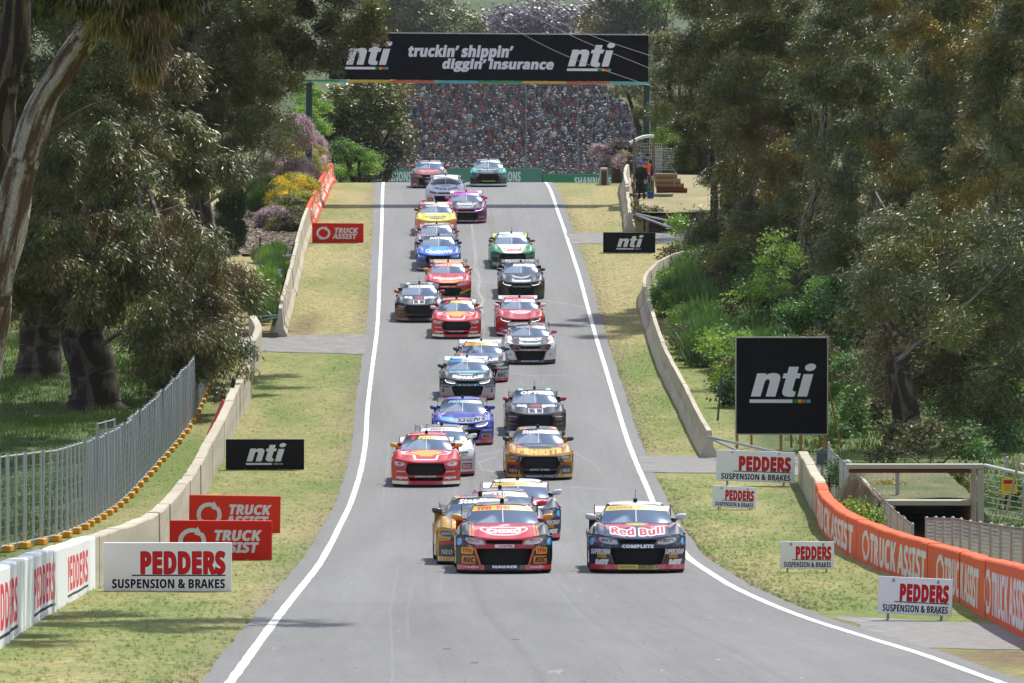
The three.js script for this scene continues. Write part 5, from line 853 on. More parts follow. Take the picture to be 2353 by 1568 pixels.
// ---------------------------------------------------------------- trees and shrubs
const leafMats = {
  gum: new THREE.MeshPhysicalMaterial({ color: 0xffffff, roughness: 0.46, transmission: 0.45, thickness: 0, side: THREE.DoubleSide }),
  soft: new THREE.MeshPhysicalMaterial({ color: 0xffffff, roughness: 0.7, transmission: 0.5, thickness: 0, side: THREE.DoubleSide }),
  matt: new THREE.MeshStandardMaterial({ color: 0xffffff, roughness: 0.85, side: THREE.DoubleSide }),
};
function leafQuad(P, I, base, dir, len, wid, bend, roll) {               // one slender leaf folded along its midrib, four faces
  const q = new THREE.Quaternion().setFromUnitVectors(V(0, -1, 0), dir), qr = new THREE.Quaternion().setFromAxisAngle(dir, roll);
  const pts = [[0, 0, 0], [-wid / 2, -len * 0.4, bend * 0.4], [wid / 2, -len * 0.4, bend * 0.4], [0, -len, bend]].map(([x, y, z]) => V(x, y, z).applyQuaternion(q).applyQuaternion(qr).add(base));
  const b = P.length / 3; pts.forEach((p) => P.push(p.x, p.y, p.z)); I.push(b, b + 1, b + 2, b + 1, b + 3, b + 2);
}
function sprig(seed, n, spread, len, wid, droop) {
  const r = rng(seed), P = [], I = [];
  for (let i = 0; i < n; i++) {
    const base = V((r() - 0.5) * spread, (r() - 0.5) * spread * 0.8, (r() - 0.5) * spread), dir = V((r() - 0.5) * 2, -droop + (r() - 0.5) * 1.1, (r() - 0.5) * 2).normalize();
    leafQuad(P, I, base, dir, len * (0.7 + 0.6 * r()), wid * (0.7 + 0.6 * r()), len * (r() - 0.5) * 0.5, r() * 6.28);
  }
  const g = new THREE.BufferGeometry(); g.setAttribute('position', new THREE.Float32BufferAttribute(P, 3)); g.setIndex(I); g.computeVertexNormals(); return g;
}
const SPRIG = { gum: sprig(1, 9, 0.40, 0.20, 0.038, 0.7), hang: sprig(2, 10, 0.38, 0.20, 0.034, 1.0), drape: sprig(9, 10, 0.30, 0.26, 0.034, 2.6), big: sprig(3, 9, 0.62, 0.30, 0.060, 0.9), round: sprig(4, 9, 0.36, 0.12, 0.075, 0.2), tiny: sprig(5, 12, 0.16, 0.05, 0.022, -0.5), far: sprig(6, 8, 1.3, 0.62, 0.26, 0.4), blade: sprig(7, 10, 0.22, 0.40, 0.022, -2.6), needle: sprig(8, 12, 0.22, 0.15, 0.03, -1.2) };
const TONE = {
  gum: [[0.178, 0.206, 0.044], [0.218, 0.237, 0.053], [0.145, 0.178, 0.044], [0.262, 0.251, 0.058], [0.131, 0.155, 0.039]],
  gold: [[0.375, 0.283, 0.044], [0.436, 0.310, 0.048], [0.288, 0.255, 0.047], [0.210, 0.218, 0.047]],
  rust: [[0.262, 0.182, 0.069], [0.205, 0.178, 0.057], [0.175, 0.182, 0.048], [0.241, 0.214, 0.057]],
  blue: [[0.192, 0.228, 0.093], [0.232, 0.264, 0.113], [0.162, 0.196, 0.072], [0.253, 0.269, 0.101]],
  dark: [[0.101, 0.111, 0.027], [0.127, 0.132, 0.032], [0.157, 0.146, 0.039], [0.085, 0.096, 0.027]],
  fresh: [[0.297, 0.477, 0.046], [0.243, 0.413, 0.040], [0.360, 0.519, 0.063], [0.180, 0.329, 0.038]],
  deep: [[0.099, 0.228, 0.030], [0.131, 0.281, 0.036], [0.079, 0.175, 0.028]],
  mauve: [[0.62, 0.44, 0.52], [0.55, 0.39, 0.46], [0.68, 0.52, 0.58], [0.44, 0.34, 0.32], [0.38, 0.33, 0.20]],
  yellow: [[0.92, 0.74, 0.02], [0.86, 0.68, 0.02], [0.74, 0.62, 0.03], [0.50, 0.48, 0.03]],
  lime: [[0.40, 0.42, 0.03], [0.32, 0.36, 0.03], [0.50, 0.48, 0.03]],
  conifer: [[0.030, 0.062, 0.016], [0.042, 0.080, 0.018], [0.024, 0.050, 0.014]],
  jaca: [[0.22, 0.18, 0.30], [0.26, 0.21, 0.33], [0.18, 0.16, 0.22], [0.14, 0.13, 0.15]],
  brown: [[0.11, 0.085, 0.05], [0.09, 0.09, 0.035], [0.13, 0.10, 0.07], [0.07, 0.08, 0.03]],
};
const crownScale = new THREE.Matrix4(), UPV = V(0, 1, 0);
// clumps: { c: centre, r: [rx, ry, rz], tone, n: sprigs }, each made of many small puffs near its skin
function crown(parent, name, clumps, sprigName, o = {}) {
  const r = rng(o.seed ?? 1), M = [], C = [], q = new THREE.Quaternion(), e = new THREE.Euler(), m = new THREE.Matrix4(), p = V(), s = V(), inner = o.inner ?? 0.62;
  for (const k of clumps) {
    const [rx, ry, rz] = k.r, puffs = Math.max(3, Math.round((k.puffs ?? 1) * 5.2 * Math.pow(rx * ry * rz, 0.45) + 3)), per = Math.round(k.n / puffs), tone = TONE[k.tone ?? 'gum'];
    for (let i = 0; i < puffs; i++) {
      let x = gauss(r), y = gauss(r) + 0.25, z = gauss(r); const l = Math.hypot(x, y, z) || 1, f = lerp(inner, 1, Math.sqrt(r())) / l;
      const cx = k.c.x + x * f * rx, cy = k.c.y + y * f * ry, cz = k.c.z + z * f * rz, pr = (o.puff ?? 0.42) * (0.6 + 0.9 * r()), t = tone[Math.floor(r() * tone.length)], t2 = tone[Math.floor(r() * tone.length)], shade1 = 0.8 + 0.45 * r();
      for (let j = 0; j < per; j++) {
        const a = gauss(r) * 0.54, b = gauss(r) * 0.36, c = gauss(r) * 0.54;
        p.set(cx + a * pr, cy + b * pr + 0.25 * pr - 0.22 * pr * (a * a + c * c), cz + c * pr);
        e.set((r() - 0.5) * 0.9, r() * 6.28, (r() - 0.5) * 0.9); q.setFromEuler(e); const z1 = (o.size ?? 1) * (0.7 + 0.65 * r()); s.set(z1, z1, z1);
        m.compose(p, q, s); M.push(...m.elements);
        const u = r() < 0.75 ? t : t2, w = (0.7 + 0.6 * r()) * shade1; C.push(u[0] * w, u[1] * w, u[2] * w);
      }
    }
  }
  const n = M.length / 16, mesh = new THREE.InstancedMesh(SPRIG[sprigName], leafMats[o.mat ?? 'gum'], n);
  mesh.instanceMatrix.array.set(M); mesh.instanceColor = new THREE.InstancedBufferAttribute(new Float32Array(C), 3);
  mesh.name = name; mesh.userData.kind = 'stuff'; mesh.castShadow = mesh.receiveShadow = true; parent.add(mesh); leafCount += n; return mesh;
}
let leafCount = 0;
function barkMaterial(seed, pale, dark, share) {
  const c = painted(256, 512, (u, v) => {
    const W = v < 0.85 ? v : lerp(v, v - 1, (v - 0.85) / 0.15), k = perlin.noise(Math.cos(u * 6.283) * 1.6, W * 2.4 + seed, Math.sin(u * 6.283) * 1.6) + 0.5 * perlin.noise(Math.cos(u * 6.283) * 3.4, W * 5 + seed, Math.sin(u * 6.283) * 3.4), s = perlin.noise(Math.cos(u * 6.283) * 7, W * 3 + seed * 2, Math.sin(u * 6.283) * 7), f = perlin.noise(u * 90, v * 30, seed);
    const t = clamp((k * 1.3 + s * 0.35 + f * 0.25 + share - 0.5) * 1.5 + 0.5, 0, 1), w = 1 + 0.20 * f + 0.16 * s;
    return [0, 1, 2].map((i) => clamp(lerp(dark[i], pale[i], t) * w, 0, 255));
  });
  const t = texture(c, true, true); t.repeat.set(1, 1.3);
  return new THREE.MeshStandardMaterial({ map: t, bumpMap: t, bumpScale: 0.05, roughness: 0.9, side: THREE.DoubleSide });
}
const BARK = { pale: barkMaterial(1, [164, 156, 148], [84, 64, 54], 0.58), mixed: barkMaterial(2, [150, 138, 128], [66, 46, 36], 0.5), dark: barkMaterial(3, [96, 84, 74], [40, 30, 25], 0.30), grey: barkMaterial(4, [150, 144, 138], [84, 74, 68], 0.5) };
const px = (x, y, d) => at(x, y, d);
const per = (d) => d / FOCAL;                                             // metres per picture unit at a distance
// a clump seen at a place, its half sizes in picture units
const clump = (x, y, rx, ry, d, tone, dens = 1, k = 560) => ({ c: px(x, y, d), r: [rx * per(d), ry * per(d), Math.max(rx, ry) * per(d) * 0.85], tone, n: Math.max(12, Math.round(dens * k * rx * ry * per(d) ** 2)) });
// a tree: trunk points and clumps given where they are seen; limbs run from the trunk to the clumps
function tree(name, label, trunkPts, r0, r1, bark, clumps, sprigName, o = {}) {
  const foot = trunkPts[0], base = px(foot[0], foot[1], foot[2]), gy = groundY(base.x, base.z); 
  const root = thing(name, label, o.category ?? 'tree', V(base.x, gy, base.z), 0, o.group), L = (v) => v.clone().sub(root.position);
  const pts = trunkPts.map(([x, y, d]) => L(px(x, y, d))); pts[0].y = Math.min(pts[0].y, -0.15);
  const wood = [limb(pts, r0, r1, 12, 0.16, o.seed ?? 1)];
  const flare = limb([V(pts[0].x, -0.3, pts[0].z), pts[0].clone().lerp(pts[1], 0.12).setY(Math.max(0.5, pts[1].y * 0.12))], r0 * 1.3, r0 * 0.9, 12, 0.3, 5); wood.push(flare);
  part('trunk', merge(wood), BARK[bark], root);
  const r = rng((o.seed ?? 1) * 7 + 3), local = clumps.map((k) => ({ ...k, c: L(k.c) }));
  local.forEach((k, i) => {
    if (k.bare === false || (o.limbs ?? 1) < r()) return;
    const from = pts[Math.min(pts.length - 1, Math.max(1, Math.round(pts.length * (0.45 + 0.5 * r()))))].clone(), to = k.c.clone(), mid = from.clone().lerp(to, 0.5); mid.y += (r() - 0.2) * 0.6; mid.x += (r() - 0.5) * 0.8; mid.z += (r() - 0.5) * 0.8;
    const R = Math.min(r1 * 0.55, 0.03 + 0.012 * from.distanceTo(to)), tw = [limb([from, mid, to.clone().setZ(to.z - 0.2), to.clone().add(V((r() - 0.5) * k.r[0] * 1.2, k.r[1] * 0.5, (r() - 0.5) * k.r[2] * 1.2))], R, 0.018, 6, 0.1, i)];
    for (let j = 0; j < 4; j++) { const a = from.clone().lerp(to, 0.5 + 0.5 * r()), b = k.c.clone().add(V((r() - 0.5) * 1.9 * k.r[0], (r() - 0.35) * 1.3 * k.r[1], (r() - 0.5) * 1.9 * k.r[2])); tw.push(limb([a, a.clone().lerp(b, 0.5).add(V(0, (r() - 0.3) * 0.3, 0)), b], 0.028, 0.008, 4, 0, j)); }
    part('branch', merge(tw), BARK[o.limbBark ?? 'pale'], root);
  });
  crown(root, 'crown', local, sprigName, o);
  return root;
}
// clumps strewn over a part of the picture, left boundary given by height, each handed to the nearest of several trunks
function strew(seed, x0, x1, y0, y1, step, left, right, trunks, tones, dens = 1, k = 560) {
  const r = rng(seed), out = trunks.map(() => []);
  for (let y = y0; y <= y1; y += step * 0.8) for (let x = x0 + (r() * step); x <= x1; x += step) {
    const X = x + (r() - 0.5) * step * 0.7, Y = y + (r() - 0.5) * step * 0.6, rx = step * (0.55 + 0.35 * r()), ry = step * (0.42 + 0.3 * r());
    if (X - rx * 0.6 < left(Y) || X + rx * 0.6 > right(Y)) continue;
    let best = 0, bd = 1e9; trunks.forEach((t, i) => { const dd = Math.abs(t.x - X) + (t.bias ?? 0) + 30 * r(); if (dd < bd) { bd = dd; best = i; } });
    const t = trunks[best], d = t.d - (t.front ?? 2.2) + (r() - 0.5) * 4.4, list = t.tones ?? tones;
    out[best].push({ ...clump(X, Y, rx, ry, d, list[Math.floor(r() * list.length)], dens * (0.7 + 0.6 * r()), k) });
  }
  return out;
}
// ---- the gums on the billboard side
{
  const left = curve([[-120, 1550], [0, 1530], [70, 1514], [140, 1498], [220, 1512], [300, 1540], [345, 1566], [450, 1590], [520, 1600], [620, 1600], [760, 1640]]), right = () => 2480;
  const trunks = [
    { x: 1620, d: 270, pts: [[1640, 670, 270], [1640, 430, 270], [1630, 250, 270], [1630, 80, 270]], r: [0.22, 0.10], bark: 'dark', tones: ['gold', 'gum', 'dark', 'gum'], label: 'gum with golden-tipped crown reaching over the banner end' },
    { x: 1720, d: 266, pts: [[1716, 680, 266], [1706, 520, 266], [1690, 420, 266], [1684, 250, 266], [1720, 60, 266]], r: [0.20, 0.10], bark: 'pale', tones: ['gum', 'blue', 'gum', 'rust'], label: 'gum with slim white trunk above the curving bare wall' },
    { x: 1830, d: 266, pts: [[1780, 700, 266], [1790, 520, 266], [1810, 330, 266], [1850, 60, 266]], r: [0.24, 0.10], bark: 'mixed', tones: ['gum', 'blue', 'gum', 'gold'], label: 'tall gum rising between the white-trunked gum and the gum with peeling bark' },
    { x: 1920, d: 252, pts: [[1890, 760, 252], [1874, 620, 252], [1846, 540, 252], [1880, 420, 252], [1900, 200, 252], [1930, 20, 252]], r: [0.26, 0.10], bark: 'mixed', tones: ['gum', 'blue', 'gum'], label: 'gum with forked peeling reddish bark above the square billboard' },
    { x: 2040, d: 260, pts: [[2010, 720, 260], [2030, 500, 260], [2040, 300, 260], [2050, 40, 260]], r: [0.26, 0.10], bark: 'grey', tones: ['gum', 'gold', 'blue', 'gum'], label: 'tall gum with pale bare twigs high in its crown behind the billboard' },
    { x: 2170, d: 246, pts: [[2180, 760, 246], [2160, 560, 246], [2150, 340, 246], [2170, 60, 246]], r: [0.28, 0.12], bark: 'grey', tones: ['gum', 'gum', 'gold', 'blue'], label: 'broad olive gum standing behind the trunk with spreading limbs' },
    { x: 2300, d: 240, pts: [[2310, 780, 240], [2300, 560, 240], [2290, 320, 240], [2300, 60, 240]], r: [0.28, 0.12], bark: 'grey', tones: ['gum', 'gold', 'gum', 'blue'], label: 'olive gum with golden tips nearest the picture edge above the underpass' },
  ];
  const lists = strew(41, 1440, 2460, -110, 700, 88, left, right, trunks, ['gum']);
  trunks.forEach((t, i) => tree('gum_tree', t.label, t.pts, ...t.r, t.bark, lists[i], 'gum', { seed: 20 + i, limbs: 0.2 }));
  // the near gum with spreading limbs behind the underpass
  const near = strew(43, 1960, 2440, 540, 960, 92, curve([[500, 2010], [620, 1990], [760, 1960], [860, 1945], [1000, 1950]]), right, [{ x: 2090, d: 200, front: 0.5 }], ['blue', 'gum', 'blue', 'dark', 'rust'], 0.7);
  const nt = tree('gum_tree', 'gum with thick dark trunk and long bare spreading limbs beyond the underpass', [[2085, 1062, 197], [2080, 960, 197], [2066, 880, 197], [2050, 780, 198], [2012, 690, 199], [2004, 560, 200], [2010, 440, 201]], 0.52, 0.06, 'dark', [...near[0], clump(2010, 660, 56, 46, 194, 'blue', 0.9), clump(2060, 620, 60, 50, 194, 'gum', 0.9), clump(1990, 720, 44, 40, 194, 'gum', 0.8), clump(2110, 700, 60, 44, 194, 'blue', 0.8), clump(2180, 760, 60, 44, 194, 'gum', 0.7)], 'gum', { seed: 51, limbs: 0.15 });
  const limbs = [[[2060, 830], [2130, 770], [2230, 690], [2330, 590]], [[2014, 690], [2090, 665], [2200, 600]], [[2066, 880], [2150, 850], [2260, 845], [2340, 830]], [[2060, 790], [2150, 740], [2190, 660], [2220, 590]]];
  limbs.forEach((l, i) => part('branch', limb(l.map(([x, y]) => px(x, y, 197 + i).sub(nt.position)), 0.10, 0.03, 7, 0.1, i), BARK.grey, nt));
  // a screen of trees added behind; dark leaf tones fill the gaps with shade
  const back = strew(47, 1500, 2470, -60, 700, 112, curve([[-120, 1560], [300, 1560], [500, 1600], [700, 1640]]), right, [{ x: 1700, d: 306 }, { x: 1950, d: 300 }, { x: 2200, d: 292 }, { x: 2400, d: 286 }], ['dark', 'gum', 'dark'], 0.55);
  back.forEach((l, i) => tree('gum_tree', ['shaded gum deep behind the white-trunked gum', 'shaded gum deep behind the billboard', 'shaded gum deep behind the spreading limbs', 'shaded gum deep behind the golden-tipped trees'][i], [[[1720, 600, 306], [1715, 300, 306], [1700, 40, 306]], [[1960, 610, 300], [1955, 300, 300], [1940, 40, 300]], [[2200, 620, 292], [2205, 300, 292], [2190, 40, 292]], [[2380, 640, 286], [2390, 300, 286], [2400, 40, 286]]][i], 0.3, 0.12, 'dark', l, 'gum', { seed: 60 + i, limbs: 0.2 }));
  // thickets that close the space under the crowns
  const under = [[1640, 300, 'dark thicket under the slim white-trunked gum', 272], [1760, 300, 'dark green thicket under the tall gum beside the white-trunked one', 262], [1890, 300, 'green thicket around the forked peeling trunk', 254], [2030, 300, 'dark thicket behind the big billboard and the thick trunk', 250], [2170, 300, 'green thicket under the broad olive gum', 244], [2320, 300, 'green thicket under the olive gum at the picture edge', 238]].map(([x, , label, d]) => ({ x, label, d, front: 0 }));
  const ul = strew(49, 1570, 2460, 600, 880, 74, curve([[560, 1600], [700, 1590], [800, 1640], [900, 1660]]), right, under, ['dark', 'deep', 'gum', 'deep', 'dark'], 1.0, 500);
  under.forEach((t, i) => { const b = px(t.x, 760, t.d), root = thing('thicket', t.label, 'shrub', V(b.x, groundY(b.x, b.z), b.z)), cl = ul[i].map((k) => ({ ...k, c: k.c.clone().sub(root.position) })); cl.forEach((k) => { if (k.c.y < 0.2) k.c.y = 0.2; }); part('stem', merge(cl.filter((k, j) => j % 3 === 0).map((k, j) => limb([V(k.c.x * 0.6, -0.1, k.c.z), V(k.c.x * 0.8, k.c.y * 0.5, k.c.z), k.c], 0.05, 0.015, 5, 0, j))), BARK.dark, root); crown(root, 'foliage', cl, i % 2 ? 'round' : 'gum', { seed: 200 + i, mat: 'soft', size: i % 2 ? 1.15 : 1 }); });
  // undergrowth hugging the back of the curving wall
  {
    const ug = new THREE.Group(); ug.name = 'undergrowth'; scene.add(ug); tag(ug, 'dark green undergrowth hugging the back of the curving wall', null, null, 'stuff');
    const r2 = rng(53), cl = [];
    for (let i = 0; i < 90; i++) { const d = lerp(286, 228, Math.pow(r2(), 0.8)), x0 = d > 274 ? 7.4 : 6.4 + 0.012 * Math.max(0, 250 - d), x = x0 + 0.3 + 4.2 * r2() * r2() + (d < 240 ? 1.0 : 0), k = 0.45 + 0.5 * r2(); cl.push({ c: V(x, groundY(x, -d) + 0.25 + 0.35 * r2(), -d), r: [k, k * 0.7, k], tone: ['deep', 'deep', 'dark', 'deep', 'fresh'][i % 5], n: Math.round(420 * k * k) }); }
    crown(ug, 'foliage', cl, 'round', { seed: 54, mat: 'soft', puff: 0.26 });
    const cl2 = cl.filter((k, i) => i % 2).map((k) => ({ ...k, c: k.c.clone().add(V(0.2, -0.1, 0.6)), tone: 'deep', n: 90 })); crown(ug, 'foliage', cl2, 'blade', { seed: 55, mat: 'soft', puff: 0.3, size: 1.6 });
  }
  // undergrowth: shrubs between the curving wall and the trees
  const bush = (label, list, spr, seed, o = {}) => { const c = list[0], b = px(c[0], c[1], c[4]), root = thing(o.name ?? 'shrub', label, o.category ?? 'shrub', V(b.x, groundY(b.x, b.z), b.z), 0, o.group), cl = list.map((k) => { const q = clump(...k); q.c.sub(root.position); return q; }); const st = cl.map((q, i) => limb([V((i - 1) * 0.1, -0.1, 0), q.c.clone().multiplyScalar(0.6), q.c], 0.04, 0.012, 5)); part('stem', merge(st), BARK[o.bark ?? 'mixed'], root); crown(root, 'foliage', cl, spr, { seed, mat: 'soft', puff: 0.3, ...o }); return root; };
  bush('dark green shrub leaning over the bend of the curving wall', [[1590, 600, 50, 46, 284, 'dark', 1.2], [1640, 560, 60, 60, 286, 'dark', 1.2], [1572, 540, 30, 40, 288, 'fresh', 0.7]], 'round', 3, { mat: 'gum' });
  bush('lush green bank shrub just behind the bend of the curving wall', [[1536, 700, 42, 44, 268, 'deep', 1.1], [1580, 690, 56, 50, 270, 'deep', 1], [1560, 748, 40, 34, 262, 'deep', 1.1]], 'round', 4);
  bush('dark olive shrub under the white-trunked gum', [[1650, 690, 70, 56, 268, 'dark', 1.2], [1720, 650, 70, 60, 270, 'gum', 1.1], [1700, 740, 70, 50, 262, 'dark', 1.1]], 'round', 5, { mat: 'gum' });
  bush('green bank shrub midway along the curving wall', [[1590, 800, 44, 46, 248, 'deep', 1.1], [1630, 780, 56, 50, 252, 'deep', 1.1], [1612, 866, 46, 36, 240, 'deep', 1]], 'round', 6);
  bush('bright yellow-green sapling left bare below beside the billboard', [[1664, 830, 34, 50, 228, 'fresh', 0.45], [1690, 790, 30, 34, 228, 'fresh', 0.45], [1650, 780, 26, 26, 229, 'fresh', 0.4], [1684, 880, 30, 30, 228, 'fresh', 0.4]], 'round', 7);
  bush('yellow-green spring shrub with bare grey twigs above the billboard corner', [[1760, 640, 46, 40, 248, 'fresh', 0.35], [1800, 600, 40, 34, 249, 'fresh', 0.35], [1720, 690, 40, 36, 247, 'fresh', 0.35], [1800, 690, 40, 30, 247, 'deep', 0.5], [1770, 560, 24, 26, 250, 'fresh', 0.3]], 'round', 8);
  bush('deep green shrub behind the top of the billboard', [[1860, 730, 60, 50, 236, 'deep', 1], [1930, 700, 60, 60, 238, 'deep', 0.9], [1800, 760, 50, 44, 236, 'deep', 1]], 'round', 9);
  bush('dark green thicket beside the billboard props', [[1940, 880, 44, 70, 212, 'deep', 1.1], [1960, 960, 44, 60, 206, 'deep', 1.1], [2000, 900, 50, 80, 210, 'dark', 1], [1930, 1010, 40, 36, 203, 'deep', 0.9]], 'round', 10);
  bush('shaded thicket in the hollow behind the billboard panel', [[1720, 900, 60, 60, 220, 'deep', 1], [1800, 880, 70, 90, 222, 'deep', 1], [1870, 860, 60, 80, 222, 'dark', 1]], 'round', 14);
  bush('bright green broadleaf tree beside the thick dark trunk', [[2180, 830, 60, 60, 214, 'fresh', 0.6], [2250, 880, 66, 70, 212, 'fresh', 0.7], [2200, 950, 60, 56, 206, 'deep', 0.9], [2290, 800, 60, 60, 216, 'deep', 0.8], [2260, 740, 50, 44, 218, 'fresh', 0.5]], 'round', 11, { name: 'broadleaf_tree', category: 'tree' });
  bush('green leafy bush at the picture edge behind the wire fence', [[2320, 930, 50, 60, 206, 'fresh', 0.7], [2350, 850, 50, 60, 210, 'deep', 0.8], [2310, 1010, 44, 30, 198, 'deep', 0.8]], 'round', 12);
  bush('dark trunk-side bush above the underpass beam', [[2140, 1020, 60, 44, 190, 'dark', 0.9], [2040, 1020, 40, 40, 192, 'dark', 0.8], [2210, 1030, 50, 30, 190, 'deep', 0.7]], 'round', 13);
}
// ---- the gums on the fence side
{
  const noEdge = () => -200;
  // lighter gum over the big trunks
  const edgeA = curve([[-80, 340], [60, 330], [150, 380], [210, 450], [300, 500], [400, 560], [470, 500], [560, 500], [600, 545], [660, 592], [730, 580], [800, 575], [860, 560], [920, 545]]);
  const a = strew(81, -60, 600, 80, 720, 84, noEdge, edgeA, [{ x: 60, d: 222, tones: ['gum', 'gum', 'blue', 'rust', 'gold'] }, { x: 360, d: 226, tones: ['gum', 'rust', 'gum', 'blue', 'gold'] }], ['gum'], 0.95);
  tree('gum_tree', 'old gum with massive black trunk furthest from the track beside the wire fence', [[92, 868, 234], [96, 760, 234], [110, 640, 232], [100, 500, 228], [120, 360, 226]], 0.86, 0.30, 'dark', a[0], 'gum', { seed: 71, limbs: 0.15 });
  const low = strew(83, 20, 600, 540, 900, 66, curve([[500, -60], [640, -20], [700, 110], [760, 235], [840, 320], [900, 380]]), edgeA, [{ x: 400, d: 218 }], ['rust', 'gum', 'rust', 'gum'], 0.95);
  const big = tree('gum_tree', 'old gum with massive dark forked trunk and low drooping crown by the wire fence', [[222, 936, 219], [214, 850, 219], [190, 760, 219], [200, 640, 220], [240, 500, 222], [280, 330, 224]], 0.9, 0.30, 'dark', [...a[1], ...low[0], clump(210, 330, 64, 52, 215, 'gum', 1), clump(275, 365, 56, 50, 215, 'rust', 1), clump(165, 385, 54, 50, 216, 'gum', 1), clump(235, 430, 64, 44, 215, 'gum', 1), clump(300, 430, 50, 44, 215, 'gum', 0.9)], 'hang', { seed: 73, limbs: 0.15 });
  [[[190, 780], [150, 700], [120, 600], [110, 540]], [[230, 760], [290, 640], [400, 600], [500, 560]], [[220, 800], [300, 760], [420, 840], [520, 870]], [[200, 660], [240, 560], [330, 500], [420, 470]]].forEach((l, i) => part('branch', limb(l.map(([x, y]) => px(x, y, 218.5).sub(big.position)), 0.10 - 0.012 * i, 0.025, 8, 0.12, i), BARK[i ? 'grey' : 'mixed'], big));
  // the tall dark gum reaching over the track
  const edgeB = curve([[-120, 872], [0, 868], [66, 862], [96, 800], [120, 762], [150, 740], [190, 690], [220, 650], [250, 630], [300, 600], [350, 575], [400, 545], [470, 530], [560, 480]]);
  const b = strew(85, 250, 920, -130, 600, 86, curve([[-120, 220], [120, 250], [200, 330], [330, 440], [560, 420]]), edgeB, [{ x: 520, d: 262 }], ['dark', 'dark', 'gum', 'dark', 'rust'], 1.0);
  const t = tree('gum_tree', 'tall dark gum arching over the verge and the banner beginning', [[478, 700, 262], [468, 520, 262], [450, 330, 262], [430, 180, 262], [440, 60, 262], [520, -60, 262]], 0.45, 0.22, 'dark', b[0], 'gum', { seed: 75, limbs: 0.12 });
  [[[436, 200], [480, 130], [570, 60], [660, -10]], [[452, 340], [560, 270], [640, 220], [710, 190]], [[470, 470], [540, 420], [620, 330]], [[440, 230], [400, 200], [330, 190], [250, 200]], [[600, 120], [690, 90], [760, 60]]].forEach((l, i) => part('branch', limb(l.map(([x, y]) => px(x, y, 259.5).sub(t.position)), 0.10 - 0.01 * i, 0.03, 8, 0.12, i), BARK[i === 2 ? 'grey' : 'pale'], t));
  // foliage drooping over the banner's beginning
  crown(t, 'crown', [[800, 66, 46, 26], [850, 56, 34, 26], [866, 30, 26, 30], [860, 78, 24, 16], [800, 92, 36, 14], [768, 130, 24, 30], [748, 160, 24, 24]].map(([x, y, rx, ry], i) => { const k = clump(x, y, rx, ry, 262, i % 3 ? 'gum' : 'rust', 1.2); k.c.sub(t.position); return k; }), 'gum', { seed: 78, puff: 0.3 });
  // screen of trees added behind as dark fill, the shade in their leaf tones
  const back = strew(87, -100, 640, -80, 700, 112, noEdge, curve([[-120, 860], [100, 820], [200, 660], [400, 540], [700, 480]]), [{ x: 80, d: 268 }, { x: 330, d: 274 }, { x: 560, d: 280 }], ['dark', 'gum'], 0.55);
  back.forEach((l, i) => tree('gum_tree', ['shaded gum behind the old gum with the massive black trunk', 'shaded gum behind the forked old gum', 'shaded gum behind the tall dark arching gum'][i], [[[60, 700, 268], [70, 400, 268], [60, 60, 268]], [[330, 690, 274], [325, 400, 274], [340, 60, 274]], [[440, 640, 280], [445, 300, 280], [460, 30, 280]]][i], 0.32, 0.14, 'dark', l, 'gum', { seed: 90 + i, limbs: 0.2 }));
  // grey-green gum beside the mauve shrubs
  tree('gum_tree', 'slender grey-green gum beside the mauve shrubs', [[590, 480, 312], [600, 380, 312], [620, 300, 312]], 0.1, 0.05, 'grey', [clump(610, 330, 44, 40, 312, 'blue', 0.8), clump(650, 300, 36, 34, 312, 'blue', 0.7), clump(590, 400, 34, 40, 311, 'blue', 0.8), clump(660, 350, 26, 24, 311, 'gum', 0.6), clump(580, 300, 40, 40, 313, 'gum', 0.8)], 'gum', { seed: 95, size: 0.9 });
  // clipped dark conifer
  const base = onGround(532, 584), cy = thing('cypress', 'dark green columnar conifer clipped smooth at the garden edge', 'tree', base);
  part('trunk', limb([V(0, -0.2, 0), V(0, 1.2, 0), V(0, 2.6, 0)], 0.12, 0.05), BARK.dark, cy);
  crown(cy, 'crown', [0.35, 0.9, 1.5, 2.1, 2.7, 3.2].map((y, i) => ({ c: V(0, y, 0), r: [0.68 - 0.05 * i, 0.5, 0.68 - 0.05 * i], tone: 'conifer', n: 900, puffs: 3 })), 'needle', { seed: 97, puff: 0.14, inner: 0.85, mat: 'matt' });
  // the foreground gum leaning across the corner
  const f = thing('gum_tree', 'leaning foreground gum with peeling grey bark and hanging leaves', 'tree', V(px(-120, 1880, 62).x, groundY(px(-120, 1880, 62).x, -62), -62)), L = (x, y, d = 62) => px(x, y, d).sub(f.position);
  part('trunk', limb([L(-130, 1930), L(-90, 1300), L(-30, 760), L(12, 560), L(52, 380), L(92, 250), L(150, 150), L(192, 92), L(240, 20), L(300, -120)], 0.30, 0.10, 20, 0.42, 3), BARK.pale, f);
  part('trunk', limb([L(-60, 820, 63), L(-20, 420, 63), L(0, 240, 63), L(30, 110, 63), L(44, -40, 63)], 0.20, 0.13, 16, 0.4, 8), BARK.dark, f);
  [[[150, 150], [150, 60], [145, -60]], [[60, 330], [110, 300], [190, 250], [260, 225]], [[45, 400], [20, 360], [5, 330]], [[192, 92], [250, 95], [300, 60]], [[300, -60], [330, 40], [350, 100]], [[300, -100], [420, -60], [470, 40]]].forEach((l, i) => part('branch', limb(l.map(([x, y]) => L(x, y)), 0.022, 0.006, 6, 0.1, i), BARK.mixed, f));
